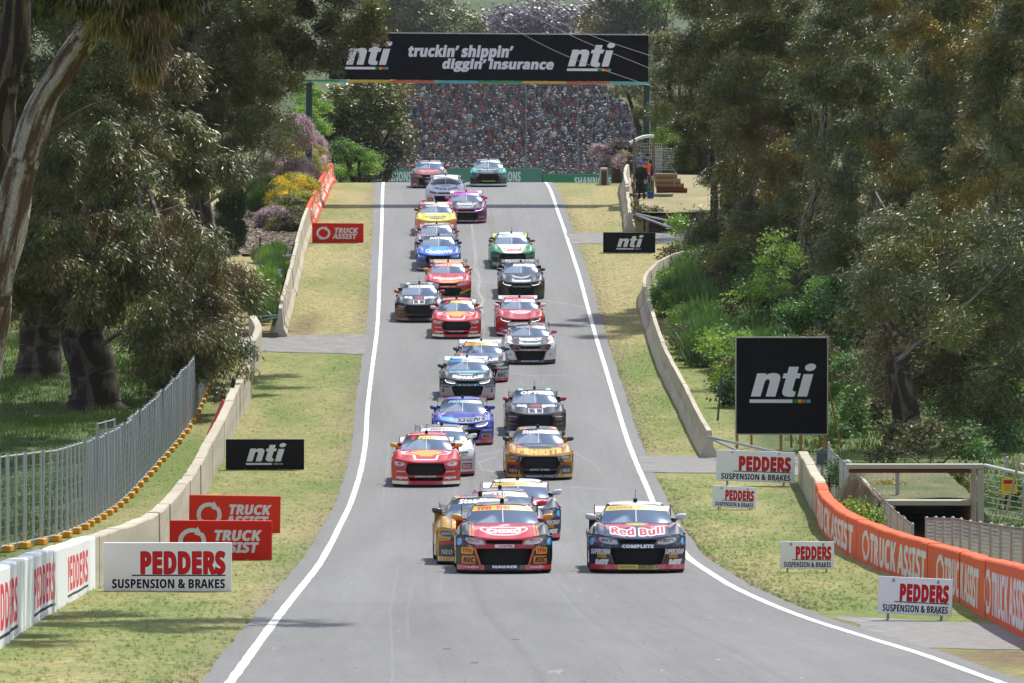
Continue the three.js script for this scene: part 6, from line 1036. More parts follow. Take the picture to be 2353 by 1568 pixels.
  const hang = [[200, -40, 60, 60], [270, -20, 60, 70], [340, -30, 60, 80], [410, -50, 60, 70], [470, -70, 50, 60], [300, 30, 40, 60], [360, 60, 34, 70], [250, 40, 30, 40], [330, 130, 20, 40], [440, 10, 30, 40], [150, -60, 50, 40], [80, -50, 50, 40]].map(([x, y, rx, ry]) => { const k = clump(x, y, rx, ry, 61.5, 'gold', 1); k.c.sub(f.position); k.tone = y > 20 ? 'rust' : 'dark'; k.n = 260; return k; });
  crown(f, 'crown', hang, 'drape', { seed: 99, size: 0.45, puff: 0.08 });
}
// ---- two gums whose trunks and crowns stand outside the frame; their shade falls on the grass by the fence and on the verge
{
  const shade = (label, x, d, list, seed, n) => { const root = thing('gum_tree', label, 'tree', V(x, groundY(x, -d), -d)); part('trunk', limb([V(0, -0.3, 0), V(0.2, 5, 0), V(0.6, 10, 0.5), V(2, 14, 1)], 0.5, 0.2, 12, 0.15, seed), BARK.grey, root); const cl = list.map(([cx, cy, cd, r, dens]) => ({ c: V(cx - x, cy, d - cd), r: [r, r * 0.6, r], tone: 'gum', n: Math.round(420 * r * r * dens) })); cl.forEach((k, i) => part('branch', limb([V(1.7, 13.2, 0.8), k.c.clone().multiplyScalar(0.5).setY(15.6 + 0.05 * i), k.c.clone().setY(k.c.y + 0.3)], 0.08, 0.02, 6, 0.1, i), BARK.pale, root)); crown(root, 'crown', cl, 'big', { seed }); };
  const A1 = [], r = rng(7); for (let i = 0; i < 60; i++) A1.push([lerp(-21, -9.5, r()), 14.6 + 3 * r(), lerp(150, 226, r()), 1.6 + r(), 0.9]);
  shade('tall gum beyond the frame shading the grass behind the wire fence', -19, 188, A1, 141);
  const A2 = [[-2.6, 12.0, 114, 1.4, 0.5], [-4.2, 12.4, 117, 1.6, 0.55], [-5.6, 12.2, 113, 1.7, 0.6], [-0.6, 12.0, 115, 0.9, 0.3], [-1.6, 12.1, 111.5, 1.0, 0.35], [0.6, 12.1, 113, 0.7, 0.25], [-4.6, 12.6, 109, 1.3, 0.45], [-3.4, 12.2, 107, 0.8, 0.35], [-6.4, 12.4, 119, 1.5, 0.5]];
  const A3 = [[-5.5, 14.8, 240, 1.5, 0.5], [-4, 15.2, 243, 1.3, 0.45], [-3, 15, 238, 1.0, 0.35], [-6.5, 15.2, 236, 1.6, 0.55], [-4.5, 15.4, 234, 1.1, 0.35], [-7.5, 15, 245, 1.6, 0.6]];
  shade('tall gum with its crown above the frame by the access crossing', -20, 240, A3, 143);
  shade('gum beyond the frame whose thin branches shade the near verge', -16, 112, A2, 142);
}
// ---- trees beyond the crest
{
  const far = (name, label, d, list, seed, o = {}) => { const c = list[0], b = px(c[0], c[1], d), gy = groundY(b.x, -d), root = thing(name, label, o.category ?? 'tree', V(b.x, gy, -d)), cl = list.map(([x, y, rx, ry, tone, dens]) => { const k = clump(x, y, rx, ry, d + (o.deep ?? 4) * (((x * 7 + y * 3) % 10) / 10 - 0.5), tone, dens ?? 1, o.k ?? 24); k.c.sub(root.position); return k; });
    part('trunk', merge(cl.map((k, i) => limb([V((i - cl.length / 2) * 0.2, -0.5, 0), V(k.c.x * 0.5, k.c.y * 0.55, k.c.z * 0.5), k.c], o.trunk ?? 0.3, 0.08, 6, 0.1, i))), BARK[o.bark ?? 'dark'], root);
    crown(root, 'crown', cl, o.sprig ?? 'far', { seed, puff: o.puff ?? 1.0, mat: o.mat ?? 'gum', size: o.size ?? 1 }); return root; };
  far('gum_tree', 'hazy olive gum beyond the crest beside the spectators', 430, [[800, 250, 70, 60, 'gum'], [870, 230, 60, 60, 'gum'], [840, 310, 70, 60, 'dark'], [900, 290, 40, 70, 'gum'], [780, 330, 50, 60, 'dark'], [880, 350, 44, 50, 'dark'], [760, 260, 40, 60, 'gum'], [900, 215, 30, 34, 'gold'], [850, 380, 50, 40, 'dark'], [800, 390, 60, 40, 'dark']], 101, { size: 0.5, k: 90, puff: 0.6 });
  far('broadleaf_tree', 'pale green bushy tree at the crest below the hazy gum', 372, [[825, 372, 42, 36, 'fresh'], [800, 398, 40, 26, 'fresh'], [850, 392, 30, 28, 'fresh'], [790, 350, 24, 22, 'deep']], 102, { sprig: 'round', k: 420, puff: 0.3, mat: 'soft' });
  far('broadleaf_tree', 'yellow-green tree behind the green gantry post above the mauve shrubs', 366, [[700, 235, 40, 36, 'fresh'], [735, 260, 30, 34, 'fresh'], [690, 270, 34, 26, 'fresh'], [720, 300, 34, 30, 'fresh']], 103, { sprig: 'round', k: 420, puff: 0.3, mat: 'soft' });
  far('gum_tree', 'grey-green gum rising above the banner beside the arching dark gum', 1010, [[930, 40, 60, 50, 'blue'], [990, 30, 60, 50, 'blue'], [1040, 60, 60, 30, 'gum'], [900, 90, 50, 50, 'gum'], [960, 90, 50, 40, 'dark'], [1080, 72, 40, 22, 'blue'], [900, 10, 60, 40, 'dark']], 104, { size: 1.0, k: 24, puff: 1.4 });
  far('gum_tree', 'dark rounded gum rising above the banner near the golden-tipped gum', 1000, [[1400, 40, 70, 46, 'dark'], [1460, 30, 60, 50, 'gum'], [1360, 66, 40, 24, 'gold'], [1430, 80, 60, 30, 'dark'], [1490, 60, 40, 50, 'dark'], [1440, 0, 70, 30, 'dark']], 105, { size: 1.0, k: 24, puff: 1.4 });
  far('broadleaf_tree', 'bright green treetop between the dark rounded gum and the golden-tipped gum', 995, [[1512, 14, 30, 26, 'fresh'], [1540, -10, 30, 24, 'fresh']], 106, { size: 1.0, k: 24, puff: 1.2 });
  far('flowering_tree', 'broad mauve flowering tree on the hill above the banner', 1060, [[1180, 58, 70, 34, 'jaca'], [1240, 44, 80, 34, 'jaca'], [1300, 66, 60, 26, 'jaca'], [1150, 76, 50, 18, 'jaca'], [1220, 74, 80, 20, 'jaca']], 107, { size: 1.1, k: 18, puff: 1.6, deep: 14 });
  far('flowering_tree', 'smaller mauve flowering tree on the hill beside the dark rounded gum', 1080, [[1340, 52, 40, 24, 'jaca'], [1366, 36, 40, 20, 'jaca']], 108, { size: 1.1, k: 18, puff: 1.6, deep: 10 });
  [[1080, 12, 'dark wooded clump on the hill beyond the grey-green gum'], [1180, 4, 'dark wooded clump on the hill above the broad mauve tree'], [1290, 8, 'dark wooded clump with bare stems above the gap between mauve trees'], [1390, 2, 'dark wooded clump on the hill behind the dark rounded gum']].forEach(([x, y, label], i) => far('hill_tree', label, 1340 + 20 * i, [[x, y, 60, 28, 'dark'], [x - 50, y + 8, 50, 26, 'dark'], [x + 50, y - 2, 56, 30, 'dark'], [x + 10, y - 24, 70, 24, 'dark']], 110 + i, { size: 1.6, k: 10, puff: 2, deep: 20, trunk: 0.5 }));
  far('gum_tree', 'dense dark gum behind the logs and the wire mesh panel', 372, [[1560, 200, 60, 60, 'gum'], [1540, 280, 50, 60, 'dark'], [1600, 300, 60, 60, 'dark'], [1560, 360, 60, 50, 'dark'], [1620, 390, 60, 50, 'dark'], [1530, 140, 50, 60, 'gum'], [1600, 120, 60, 60, 'dark'], [1540, 400, 40, 30, 'deep'], [1660, 220, 60, 70, 'dark'], [1680, 340, 60, 70, 'dark']], 118, { sprig: 'gum', k: 420, puff: 0.5, size: 1.3 });
  far('gum_tree', 'gum beside the green gantry post near the marshal shelter', 350, [[1500, 250, 34, 40, 'gum'], [1520, 310, 34, 36, 'fresh'], [1480, 205, 40, 20, 'dark'], [1440, 210, 30, 16, 'dark']], 115, { sprig: 'gum', k: 520, puff: 0.4 });
}
// ---------------------------------------------------------------- the garden beside the track
{
  const mound = (label, x, y, rx, ry, d, tones, seed, group) => {          // a rounded shrub: many tiny twigs on a dome
    const c = px(x, y, d), root = thing('mound_shrub', label, 'shrub', V(c.x, groundY(c.x, c.z), c.z), 0, group), k = c.clone().sub(root.position), w = rx * per(d), h = ry * per(d);
    const rs = rng(seed + 50), wood = []; for (let i = 0; i < 9; i++) { const a = i / 9 * 6.28, e = V(k.x + Math.cos(a) * w * 0.6, k.y + h * (0.1 + 0.5 * rs()), k.z + Math.sin(a) * w * 0.55); wood.push(limb([V(k.x * 0.2, -0.15, 0), e.clone().multiplyScalar(0.5), e], 0.03, 0.01, 5)); } part('stem', merge(wood), BARK.mixed, root);
    const cl = [], r = rng(seed);
    for (let i = 0; i < 60; i++) { let a = gauss(r), b = Math.abs(gauss(r)) * 0.9 - 0.35, e = gauss(r); const l = Math.hypot(a, b, e) || 1; cl.push({ c: V(k.x + a / l * w * 0.80, k.y + b / l * h * 0.84, k.z + e / l * w * 0.75), r: [0.32, 0.24, 0.32], tone: tones[Math.floor(r() * tones.length)], n: 220, puffs: 0.8 }); }
    crown(root, 'foliage', cl, 'tiny', { seed, puff: 0.17, inner: 0.3, mat: 'soft', size: 1.7 }); return root;
  };
  mound('large mauve mound shrub behind the yellow mounds', 664, 410, 52, 44, 319, ['mauve'], 1);
  mound('mauve mound shrub further up beside the gantry post foot', 694, 372, 42, 44, 328, ['mauve', 'mauve', 'lime'], 2);
  mound('tall mauve shrub in front of the green gantry post', 668, 318, 44, 50, 317, ['mauve'], 3);
  mound('mauve shrub hugging the wall behind the large mauve mound', 700, 398, 24, 42, 326, ['mauve', 'lime'], 4);
  mound('lime-edged shrub hanging over the orange painted wall', 716, 384, 15, 40, 331, ['lime', 'mauve', 'lime'], 5);
  mound('mauve shrub at the gantry post foot', 712, 342, 20, 26, 330, ['mauve'], 15);
  mound('upper bright yellow mound shrub below the mauve ones', 672, 437, 46, 27, 315, ['yellow', 'yellow', 'lime'], 6);
  mound('lower bright yellow mound shrub beside the wall', 668, 466, 44, 29, 310, ['yellow', 'yellow', 'lime'], 7);
  mound('olive brown mound shrub below the yellow mounds', 662, 492, 36, 26, 306, ['brown', 'lime', 'gum'], 8);
  mound('small mauve and brown mound alone on the mulch', 634, 508, 28, 17, 304, ['brown', 'mauve'], 9);
  mound('small brown mound nearest the wall on the mulch', 656, 524, 25, 17, 302, ['brown', 'rust'], 10);
  mound('olive shrub between the brown mound and the wall', 680, 510, 18, 18, 304, ['gum', 'brown'], 14);
  mound('reddish green shrub left of the yellow mounds'.replace('left of', 'next to'), 628, 462, 26, 22, 312, ['rust', 'deep'], 11);
  // strappy green clumps
  for (const [x, y, rx, ry, d, label] of [[596, 470, 30, 28, 311, 'strappy green clump lower of the pair by the white posts'], [596, 438, 28, 22, 316, 'strappy green clump upper of the pair by the white posts']]) {
    const c = px(x, y, d), root = thing('strap_plant', label, 'plant', V(c.x, groundY(c.x, c.z), c.z)), k = c.clone().sub(root.position);
    part('stem', limb([V(0, -0.1, 0), k.clone().multiplyScalar(0.5), k], 0.1, 0.05), BARK.dark, root);
    crown(root, 'foliage', [{ c: k, r: [rx * per(d) * 0.8, ry * per(d) * 0.7, rx * per(d) * 0.8], tone: 'deep', n: 1100 }, { c: k, r: [rx * per(d) * 0.8, ry * per(d) * 0.7, rx * per(d) * 0.8], tone: 'fresh', n: 400 }], 'blade', { seed: x, puff: 0.2, mat: 'soft' });
  }
  // iris bed along the wall
  const bed = thing('iris_bed', 'strip of green iris leaves with mauve and yellow flowers along the concrete wall', 'flower bed', onGround(650, 690)), blades = [], r = rng(17);
  for (let i = 0; i < 26; i++) { const t = i / 25, y = lerp(745, 600, t), xr = lerp(652, 690, t), xl = lerp(604, 634, t); for (let j = 0; j < 2; j++) { const p = onGround(lerp(xl - 6, xr - 46, r()), y).sub(bed.position); p.y += 0.25; blades.push({ c: p, r: [0.42, 0.18, 0.5], tone: r() < 0.7 ? 'deep' : 'fresh', n: 70, puffs: 0.8 }); } }
  crown(bed, 'foliage', blades, 'blade', { seed: 18, puff: 0.2, mat: 'soft', inner: 0.1 });
  const petal = (col, list, label) => { const g = []; for (const [x, y] of list) { const p = onGround(x, y + 12).sub(bed.position); p.y += 0.55 + 0.15 * r(); for (let k = 0; k < 5; k++) { const s = new THREE.SphereGeometry(0.055, 6, 4); s.scale(1, 0.7, 0.6); s.translate(p.x + (r() - 0.5) * 0.2, p.y + (r() - 0.5) * 0.16, p.z + (r() - 0.5) * 0.2); g.push(s); } } const m = part('flower', merge(g), mat(col, 0.7), bed); m.userData.label = label; m.userData.kind = 'stuff'; };
  const scatter = (list, n) => { const o = []; for (const q of list) for (let i = 0; i < n; i++) o.push([q[0] + (r() - 0.5) * 16, q[1] + (r() - 0.5) * 14]); return o; };
  petal('#a7a2e0', scatter([[640, 640], [634, 652], [646, 656], [626, 668], [620, 690], [666, 608]], 3), 'mauve iris flowers'); petal('#ecd53a', scatter([[654, 612], [660, 622], [620, 676], [616, 694]], 2), 'yellow iris flowers');
  crown(bed, 'grey_foliage', [{ c: onGround(606, 604).sub(bed.position).add(V(0, 0.2, 0)), r: [0.5, 0.2, 0.5], tone: 'blue', n: 200 }], 'blade', { seed: 19, puff: 0.2, mat: 'soft' });
  // thin dark posts and the timber edge of the mulch
  const stakes = [[598, 544, 588], [683, 554, 584]];
  stakes.forEach(([x, y0, y1], i) => { const p = onGround(x, y1); const s = thing('garden_stake', i ? 'thin dark stake at the wall end of the mulch edge' : 'thin dark stake at the conifer end of the mulch edge', 'stake', p); part('post', rbox(0.07, (y1 - y0) * -p.z / FOCAL + 0.1, 0.07, 0.01, 0, (y1 - y0) * -p.z / FOCAL / 2 - 0.05, 0), mat('#1c1a18', 0.8), s); part('cap', box(0.08, 0.02, 0.08, 0, (y1 - y0) * -p.z / FOCAL + 0.012, 0), mat('#2a2826', 0.8), s); });
  const ea = onGround(556, 590), eb = onGround(640, 588), edge = thing('timber_edge', 'dark timber edging at the foot of the mulch bed', 'edging', ea.clone().lerp(eb, 0.5));
  for (let i = 0; i < 3; i++) part('plank', rbox(ea.distanceTo(eb) / 3 - 0.02, 0.14, 0.06, 0.01, (i - 1) * ea.distanceTo(eb) / 3, 0.05, 0), mat('#2b2622', 0.9), edge);
  // wood chips on the mulch
  const M = [], C = [], q = new THREE.Quaternion(), m = new THREE.Matrix4();
  for (let i = 0; i < 5200; i++) { const x = -lerp(9.6, 16.5, r()), d = lerp(290.5, 316, r()); q.setFromEuler(new THREE.Euler(r() * 0.6, r() * 6.3, r() * 0.6)); const k = 0.6 + r(); m.compose(V(x, groundY(x, -d) + 0.02, -d), q, V(k, 1, k)); M.push(...m.elements); const w = 0.10 + 0.34 * r() * r(); C.push(w * 1.15, w * 0.9, w * 0.7); }
  const chips = new THREE.InstancedMesh(box(0.12, 0.03, 0.05), mat('#ffffff', 0.95), 5200); chips.instanceMatrix.array.set(M); chips.instanceColor = new THREE.InstancedBufferAttribute(new Float32Array(C), 3); chips.name = 'mulch'; tag(chips, 'brown wood-chip mulch under the mound shrubs', null, null, 'stuff'); chips.castShadow = chips.receiveShadow = true; scene.add(chips);
  // white picket posts beyond the conifer
  for (const [x, y0, y1] of [[562, 320, 350], [560, 360, 400], [558, 405, 470], [559, 474, 520]].slice(2)) { const p = onGround(x, y1 + 10), d = -p.z, h = (y1 - y0) * per(d) + 0.3; const s = thing('white_post', y0 < 450 ? 'upper white post behind the columnar conifer' : 'lower white post behind the columnar conifer', 'post', p); part('post', rbox(0.14, h, 0.14, 0.01, 0, h / 2, 0), mat('#dcdcd6', 0.6), s); part('cap', rbox(0.18, 0.05, 0.18, 0.01, 0, h + 0.026, 0), mat('#e6e6e2', 0.6), s); }
  // gate rails beside the walls
  const rail = (label, list, name = 'boom_gate') => { const a = list[0][0], root = thing(name, label, 'gate', a); list.forEach(([p, e, rad]) => part('rail', bar(p.clone().sub(a), e.clone().sub(a), rad ?? 0.035, 8), mat('#a9adb0', 0.4, { metalness: 0.6 }), root)); return root; };
  const w0 = at(648, 723, 254), w1 = at(648, 726, 254);
  const g1 = rail('grey steel rails of a gate hinged on the wall end by the iris bed', [[w0, at(430, 738, 258)], [w1, at(490, 762, 257)], [at(430, 738, 258), at(428, 775, 258)]]);
  const g2a = at(1460, 491, 301.5); rail('white steel rails of a gate hinged on the wall below the marshal shelter', [[g2a, at(1560, 512, 299), 0.05], [at(1462, 494, 301.5), at(1552, 527, 298), 0.05], [at(1560, 512, 299), at(1562, 545, 299)]]);
  const g3a = at(1628, 1003, 195); rail('grey steel rails of a gate below the big black billboard', [[g3a, at(1800, 1042, 191), 0.04], [at(1630, 1006, 195), at(1720, 1046, 192), 0.035], [at(1800, 1042, 191), at(1800, 1076, 191)]]);
  // low timber kerb at the crossing
  const ka = onGround(480, 778), kb = onGround(632, 772), kerb = thing('timber_kerb', 'low weathered timber kerb at the crossing beside the wall end', 'kerb', ka.clone().lerp(kb, 0.5)); for (let i = 0; i < 2; i++) part('plank', rbox(ka.distanceTo(kb) / 2 - 0.03, 0.2, 0.2, 0.02, (i - 0.5) * ka.distanceTo(kb) / 2, 0.1, 0), mat('#6b5a48', 0.9), kerb);
}
// ---------------------------------------------------------------- the wire fence on temporary feet
{
  const galv = mat('#aeb3b6', 0.42, { metalness: 0.2 }), meshMat = mat('#7c8285', 0.5, { metalness: 0.2 }), foot = mat('#d9981c', 0.7), H = 2.1, W = 2.36;
  const wire = []; for (let i = 1; i < 12; i++) wire.push(box(0.004, H - 0.22, 0.004, -W / 2 + i * W / 12, H / 2 + 0.04, 0)); for (let i = 1; i < 9; i++) wire.push(box(W - 0.05, 0.007, 0.007, 0, 0.14 + i * (H - 0.2) / 9, 0.006));
  const wg = merge(wire), post = new THREE.CylinderGeometry(0.031, 0.031, H, 8), railG = new THREE.CylinderGeometry(0.020, 0.020, W, 8); railG.rotateZ(Math.PI / 2);
  const block = rbox(0.62, 0.15, 0.24, 0.03, 0, 0.075, 0), clampG = rbox(0.10, 0.05, 0.06, 0.01);
  const run = curve([[125, -11.9], [142, -11.1], [150, -10.5], [156, -10.32], [181, -10.34], [195, -10.36], [212, -10.4], [235, -10.8], [262, -11.3]]);
  const proto = thing('temporary_fence', 'temporary wire fence panel on a yellow foot in the row behind the long concrete wall', 'fence', null, 0, 'temporary wire fence panels in a row');
  for (const s of [-1, 1]) part('post', post, galv, proto, V(s * (W / 2 - 0.02), H / 2 + 0.06, 0));
  part('post', post, galv, proto, V(0, H / 2 + 0.06, 0));
  part('rail', railG, galv, proto, V(0, H + 0.0, 0)); part('rail', railG, galv, proto, V(0, 0.15, 0)); part('wire_mesh', wg, meshMat, proto);
  const b = part('foot_block', block, foot, proto, V(W / 2, 0, 0)); part('dark_hole_tile', box(0.06, 0.012, 0.06, 0.12, 0.152, 0), mat('#5a3d10', 0.9), b); part('coupler', clampG, galv, proto, V(W / 2, H - 0.2, 0));  // the hole is a flat dark tile, its shade put into the colour
  let d = 126, k = 0; const r = rng(61);
  while (d < 258) {
    const x0 = run(d); let e = d + 2.4; const x1 = run(e), o = k ? proto.clone() : proto; if (k) { o.name = numbered('temporary_fence'); scene.add(o); }
    const y0 = groundY(x0, -d), y1 = groundY(x1, -e);
    o.position.set((x0 + x1) / 2, (y0 + y1) / 2, -(d + e) / 2); o.rotation.order = 'YZX'; o.rotation.y = Math.atan2(e - d, x1 - x0) + (r() - 0.5) * 0.03; o.rotation.z = Math.atan2(y1 - y0, 2.4); o.rotation.x = (r() - 0.5) * 0.06;
    d = e; k++;
  }
  // a panel standing away from the row
  const o = proto.clone(); o.name = numbered('temporary_fence'); scene.add(o); const p0 = at(157, 1030, 176), p1 = at(325, 990, 186); o.position.set((p0.x + p1.x) / 2, groundY(p0.x, -180), -181); o.rotation.set(0, Math.atan2(p0.z - p1.z, p1.x - p0.x), 0); o.scale.set(1.05, 0.86, 1); tag(o, 'single wire fence panel standing at an angle on the shaded grass', 'fence');
}
// ---------------------------------------------------------------- fences, posts and underpass behind the orange painted wall
{
  const galv = mat('#9ca2a2', 0.5, { metalness: 0.1 }), rust = mat('#7d6a5c', 0.7);
  const tops = [[1903, 1017], [1909, 1034], [1922, 1048], [1938, 1060], [1952, 1073], [1966, 1087], [1979, 1099], [1992, 1111], [2007, 1124], [2020, 1137], [2033, 1150], [2047, 1165], [2062, 1179], [2077, 1191], [2095, 1204]];
  const net = [[2128, 1190], [2149, 1189], [2167, 1190], [2188, 1190], [2207, 1193], [2228, 1198], [2251, 1201], [2276, 1204], [2299, 1208], [2324, 1211], [2351, 1213], [2380, 1216]];
  const diamond = (pts, h, label, name) => {
    const root = thing(name, label, 'fence', pts[0]), o = pts[0];
    pts.forEach((p) => { const q = p.clone().sub(o), g = [bar(V(q.x, q.y - h - 0.4, q.z), q, 0.036, 8), new THREE.SphereGeometry(0.042, 8, 6).translate(q.x, q.y, q.z)]; part('post', merge(g), galv, root); });
    for (let i = 0; i < pts.length - 1; i++) {
      const a = pts[i].clone().sub(o), b = pts[i + 1].clone().sub(o), L = a.distanceTo(b), n = Math.max(4, Math.round(L / 0.15)), g = [];
      const put = (u0, v0, u1, v1) => { const A = a.clone().lerp(b, u0), B = a.clone().lerp(b, u1); A.y -= h * (1 - v0); B.y -= h * (1 - v1); g.push(bar(A, B, 0.0032, 3)); };
      const s = h / (L / n);
      for (let k = -Math.ceil(s); k < n + Math.ceil(s); k++) for (const dir of [1, -1]) { let u0 = k / n, u1 = (k + dir * s) / n, v0 = 0, v1 = 1; const cut = (lim) => { const t = (lim - u0) / (u1 - u0); return t; }; let t0 = 0, t1 = 1; if (u0 === u1) continue; const ta = cut(0), tb = cut(1); t0 = Math.max(0, Math.min(ta, tb)); t1 = Math.min(1, Math.max(ta, tb)); if (t1 - t0 < 0.02) continue; put(lerp(u0, u1, t0), t0, lerp(u0, u1, t1), t1); }
      part('wire_mesh', merge(g), galv, root); part('top_wire', bar(a, b, 0.014, 5), rust, root);
    }
    return root;
  };
  const P1 = tops.map(([x, y]) => at(x, y, FOCAL * 8.65 / (x - MID_X)));
  diamond(P1, 1.25, 'chain-link fence stepping down beside the underpass', 'chain_fence');
  const P2 = net.map(([x, y]) => at(x, y, FOCAL * 8.9 / (x - MID_X)));
  diamond(P2, 1.15, 'chain-link fence above the near half of the orange painted wall', 'chain_fence');
  // underpass portal
  const con = mat([0.42, 0.385, 0.32], 0.9), rusty = mat('#5a2a20', 0.85), d = 152, s = per(d), root = thing('underpass_portal', 'concrete underpass portal with a dark opening below road level', 'underpass', at(2100, 1200, d)), O = root.position, L = (x, y, dd = d) => at(x, y, dd).sub(O);
  const slab = (x0, x1, y0, y1, z0, z1, m, name) => { const a = L(x0, y0), b = L(x1, y1); return part(name, rbox(b.x - a.x, a.y - b.y, z1 - z0, 0.02, (a.x + b.x) / 2, (a.y + b.y) / 2, -(z0 + z1) / 2), m, root); };
  slab(1944, 2260, 1066, 1077, 0, 0.35, con, 'beam'); slab(1950, 2231, 1078.5, 1086, 0.02, 0.33, rusty, 'beam_soffit');
  slab(2246, 2259, 1078, 1240, 0, 0.3, con, 'column'); slab(2233, 2245, 1078, 1230, 0.5, 0.85, con, 'column');
  slab(2036, 2232, 1151, 1163, 0.3, 0.8, con, 'lintel');
  slab(2030, 2240, 1240, 1250, 0, 9, con, 'floor_slab'); slab(2030, 2240, 1164, 1240, 9.0, 9.2, con, 'rear_wall');
  slab(2026, 2034, 1152, 1245, 0.85, 9, con, 'side_wall'); slab(2233, 2240, 1164, 1245, 0.9, 9, con, 'side_wall'); slab(2036, 2232, 1157, 1163, 0.82, 9, con, 'roof_slab');
  // earth over the tunnel
  {
    const y0 = L(2100, 1150).y + O.y, g = surf(30, 40, (u, v) => { const x = lerp(8.30, 11.5, u), w = Math.max(0, (v - 0.1) / 0.9), dd = lerp(152.85, 178, w), e = Math.min(1, Math.min(u * 9, (1 - u) * 5)), gyy = groundY(x, -dd) - 0.1, up = lerp(gyy, y0 + 0.02 + 0.06 * noise2(x * 1.3, dd * 0.8, 2), e * (1 - smooth(w, 0.42, 1))); return [x, v < 0.1 && u > 0.78 ? lerp(gyy, up, v / 0.1) : up, -dd]; }, (u, v) => [u * 3, v * 6]);
    const col = []; for (let i = 0; i < g.attributes.position.count; i++) { const n = fbm2(g.attributes.position.getX(i) * 0.8, g.attributes.position.getZ(i) * 0.5, 5), t2 = clamp(0.45 + n * 1.3, 0, 1); col.push(lerp(0.13, 0.40, t2), lerp(0.20, 0.34, t2), lerp(0.04, 0.16, t2)); }
    g.setAttribute('color', new THREE.Float32BufferAttribute(col, 3)); const rb = rng(4); struct('earth_bank', g, new THREE.MeshStandardMaterial({ vertexColors: true, map: texture(painted(256, 256, (u2, v2) => { const k2 = 170 + 60 * perlin.noise(u2 * 20, v2 * 20, 2) + 60 * (rb() - 0.5); return [k2, k2, k2]; }), true, true), roughness: 0.95, side: THREE.DoubleSide }), 'grassy earth covering the underpass behind its lintel');
  }
  // thin posts and rails around the portal
  const stick = (label, a, b, r2, m = galv, name = 'steel_post') => { const t = thing(name, label, 'post', a); part('post', bar(V(0, 0, 0), b.clone().sub(a), r2, 8), m, t); part('cap', new THREE.SphereGeometry(r2 * 1.2, 8, 6).translate(...b.clone().sub(a).toArray()), m, t); return t; };
  stick('steel post standing inside the underpass frame', at(2061, 1152, 154), at(2061, 1086, 154), 0.05); stick('tall steel post behind the warning sign', at(2306, 1140, 150), at(2312, 1052, 150), 0.035); stick('leaning pale pole in front of the warning sign', at(2310, 1180, 147), at(2343, 1045, 147), 0.03, mat('#a89f90', 0.8)); stick('short steel post at the picture edge near the warning sign', at(2352, 1195, 146), at(2352, 1110, 146), 0.045);
  stick('short grey box post beside the grey cabinet', at(1946, 1104, 172), at(1946, 1066, 172), 0.11, mat('#8d9596', 0.6));
  const rt = thing('fence_rail', 'pale steel rail sloping down beside the underpass column', 'rail', at(2262, 1068, 151)); part('rail', bar(V(0, 0, 0), at(2380, 1096, 146).sub(rt.position), 0.04, 8), mat('#c3c6c6', 0.5), rt); part('rail', bar(at(2345, 1066, 147).sub(rt.position), at(2400, 1082, 145).sub(rt.position), 0.035, 8), mat('#c9cccc', 0.5), rt);
  for (let i = 0; i < 8; i++) part('wire', bar(at(2264, 1088 + i * 13, 151).sub(rt.position), at(2400, 1112 + i * 13, 146).sub(rt.position), 0.008, 4), galv, rt);
  const [c, g] = canvas(128, 160); g.fillStyle = '#e6bf22'; g.fillRect(0, 0, 128, 160); g.fillStyle = '#c92a20'; g.fillRect(14, 16, 104, 44); fit(g, 'TRACK', 64, 38, 94, 32, '#8a1a14', { fat: 6 }); g.fillStyle = '#7a6416'; for (const y of [78, 98, 118]) g.fillRect(20, y, 70 + (y % 20), 7);
  const ws = thing('warning_sign', 'small yellow and red sign on the fence beside the underpass', 'sign', at(2318, 1132, 148.5)); part('panel', rbox(0.36, 0.36, 0.012, 0.004, 0, 0.16, -0.01), mat('#d9b020', 0.5), ws); const wf = new THREE.PlaneGeometry(0.35, 0.35); wf.translate(0, 0.16, 0.0); part('printed_face', wf, new THREE.MeshStandardMaterial({ map: texture(c), roughness: 0.5 }), ws);
  const mb = thing('cabinet', 'small dark grey gabled cabinet beside the far end of the orange painted wall', 'cabinet', at(1888, 1066, 180)); part('body', rbox(0.3, 0.32, 0.3, 0.01, 0, 0.16, 0), mat('#4c5359', 0.6), mb); const gb = new THREE.CylinderGeometry(0.22, 0.22, 0.32, 3); gb.rotateX(Math.PI / 2); gb.rotateZ(Math.PI); gb.scale(1, 0.5, 1); gb.translate(0, 0.36, 0); part('roof', gb, mat('#5a6268', 0.6), mb); part('post', box(0.08, 1.2, 0.08, 0, -0.6, 0), galv, mb);
  stick('slim dark steel post on a foot between the curving wall and the billboard', at(1648, 966, 212), at(1657, 862, 212), 0.035, mat('#3f4346', 0.5)).position.y += 0;
  const bush = (label, x, y, rx, ry, d, tone, seed) => { const k = clump(x, y, rx, ry, d, tone, 1.1), p = V(k.c.x, groundY(k.c.x, k.c.z), k.c.z), t = thing('weed_clump', label, 'plant', p); k.c.sub(p); part('stem', limb([V(0, -0.1, 0), k.c.clone().multiplyScalar(0.5), k.c], 0.05, 0.02), BARK.dark, t); crown(t, 'foliage', [k, { ...k, c: k.c.clone().add(V(0.2, -0.15, 0.1)) }], 'round', { seed, mat: 'soft', puff: 0.2, size: 0.7 }); };
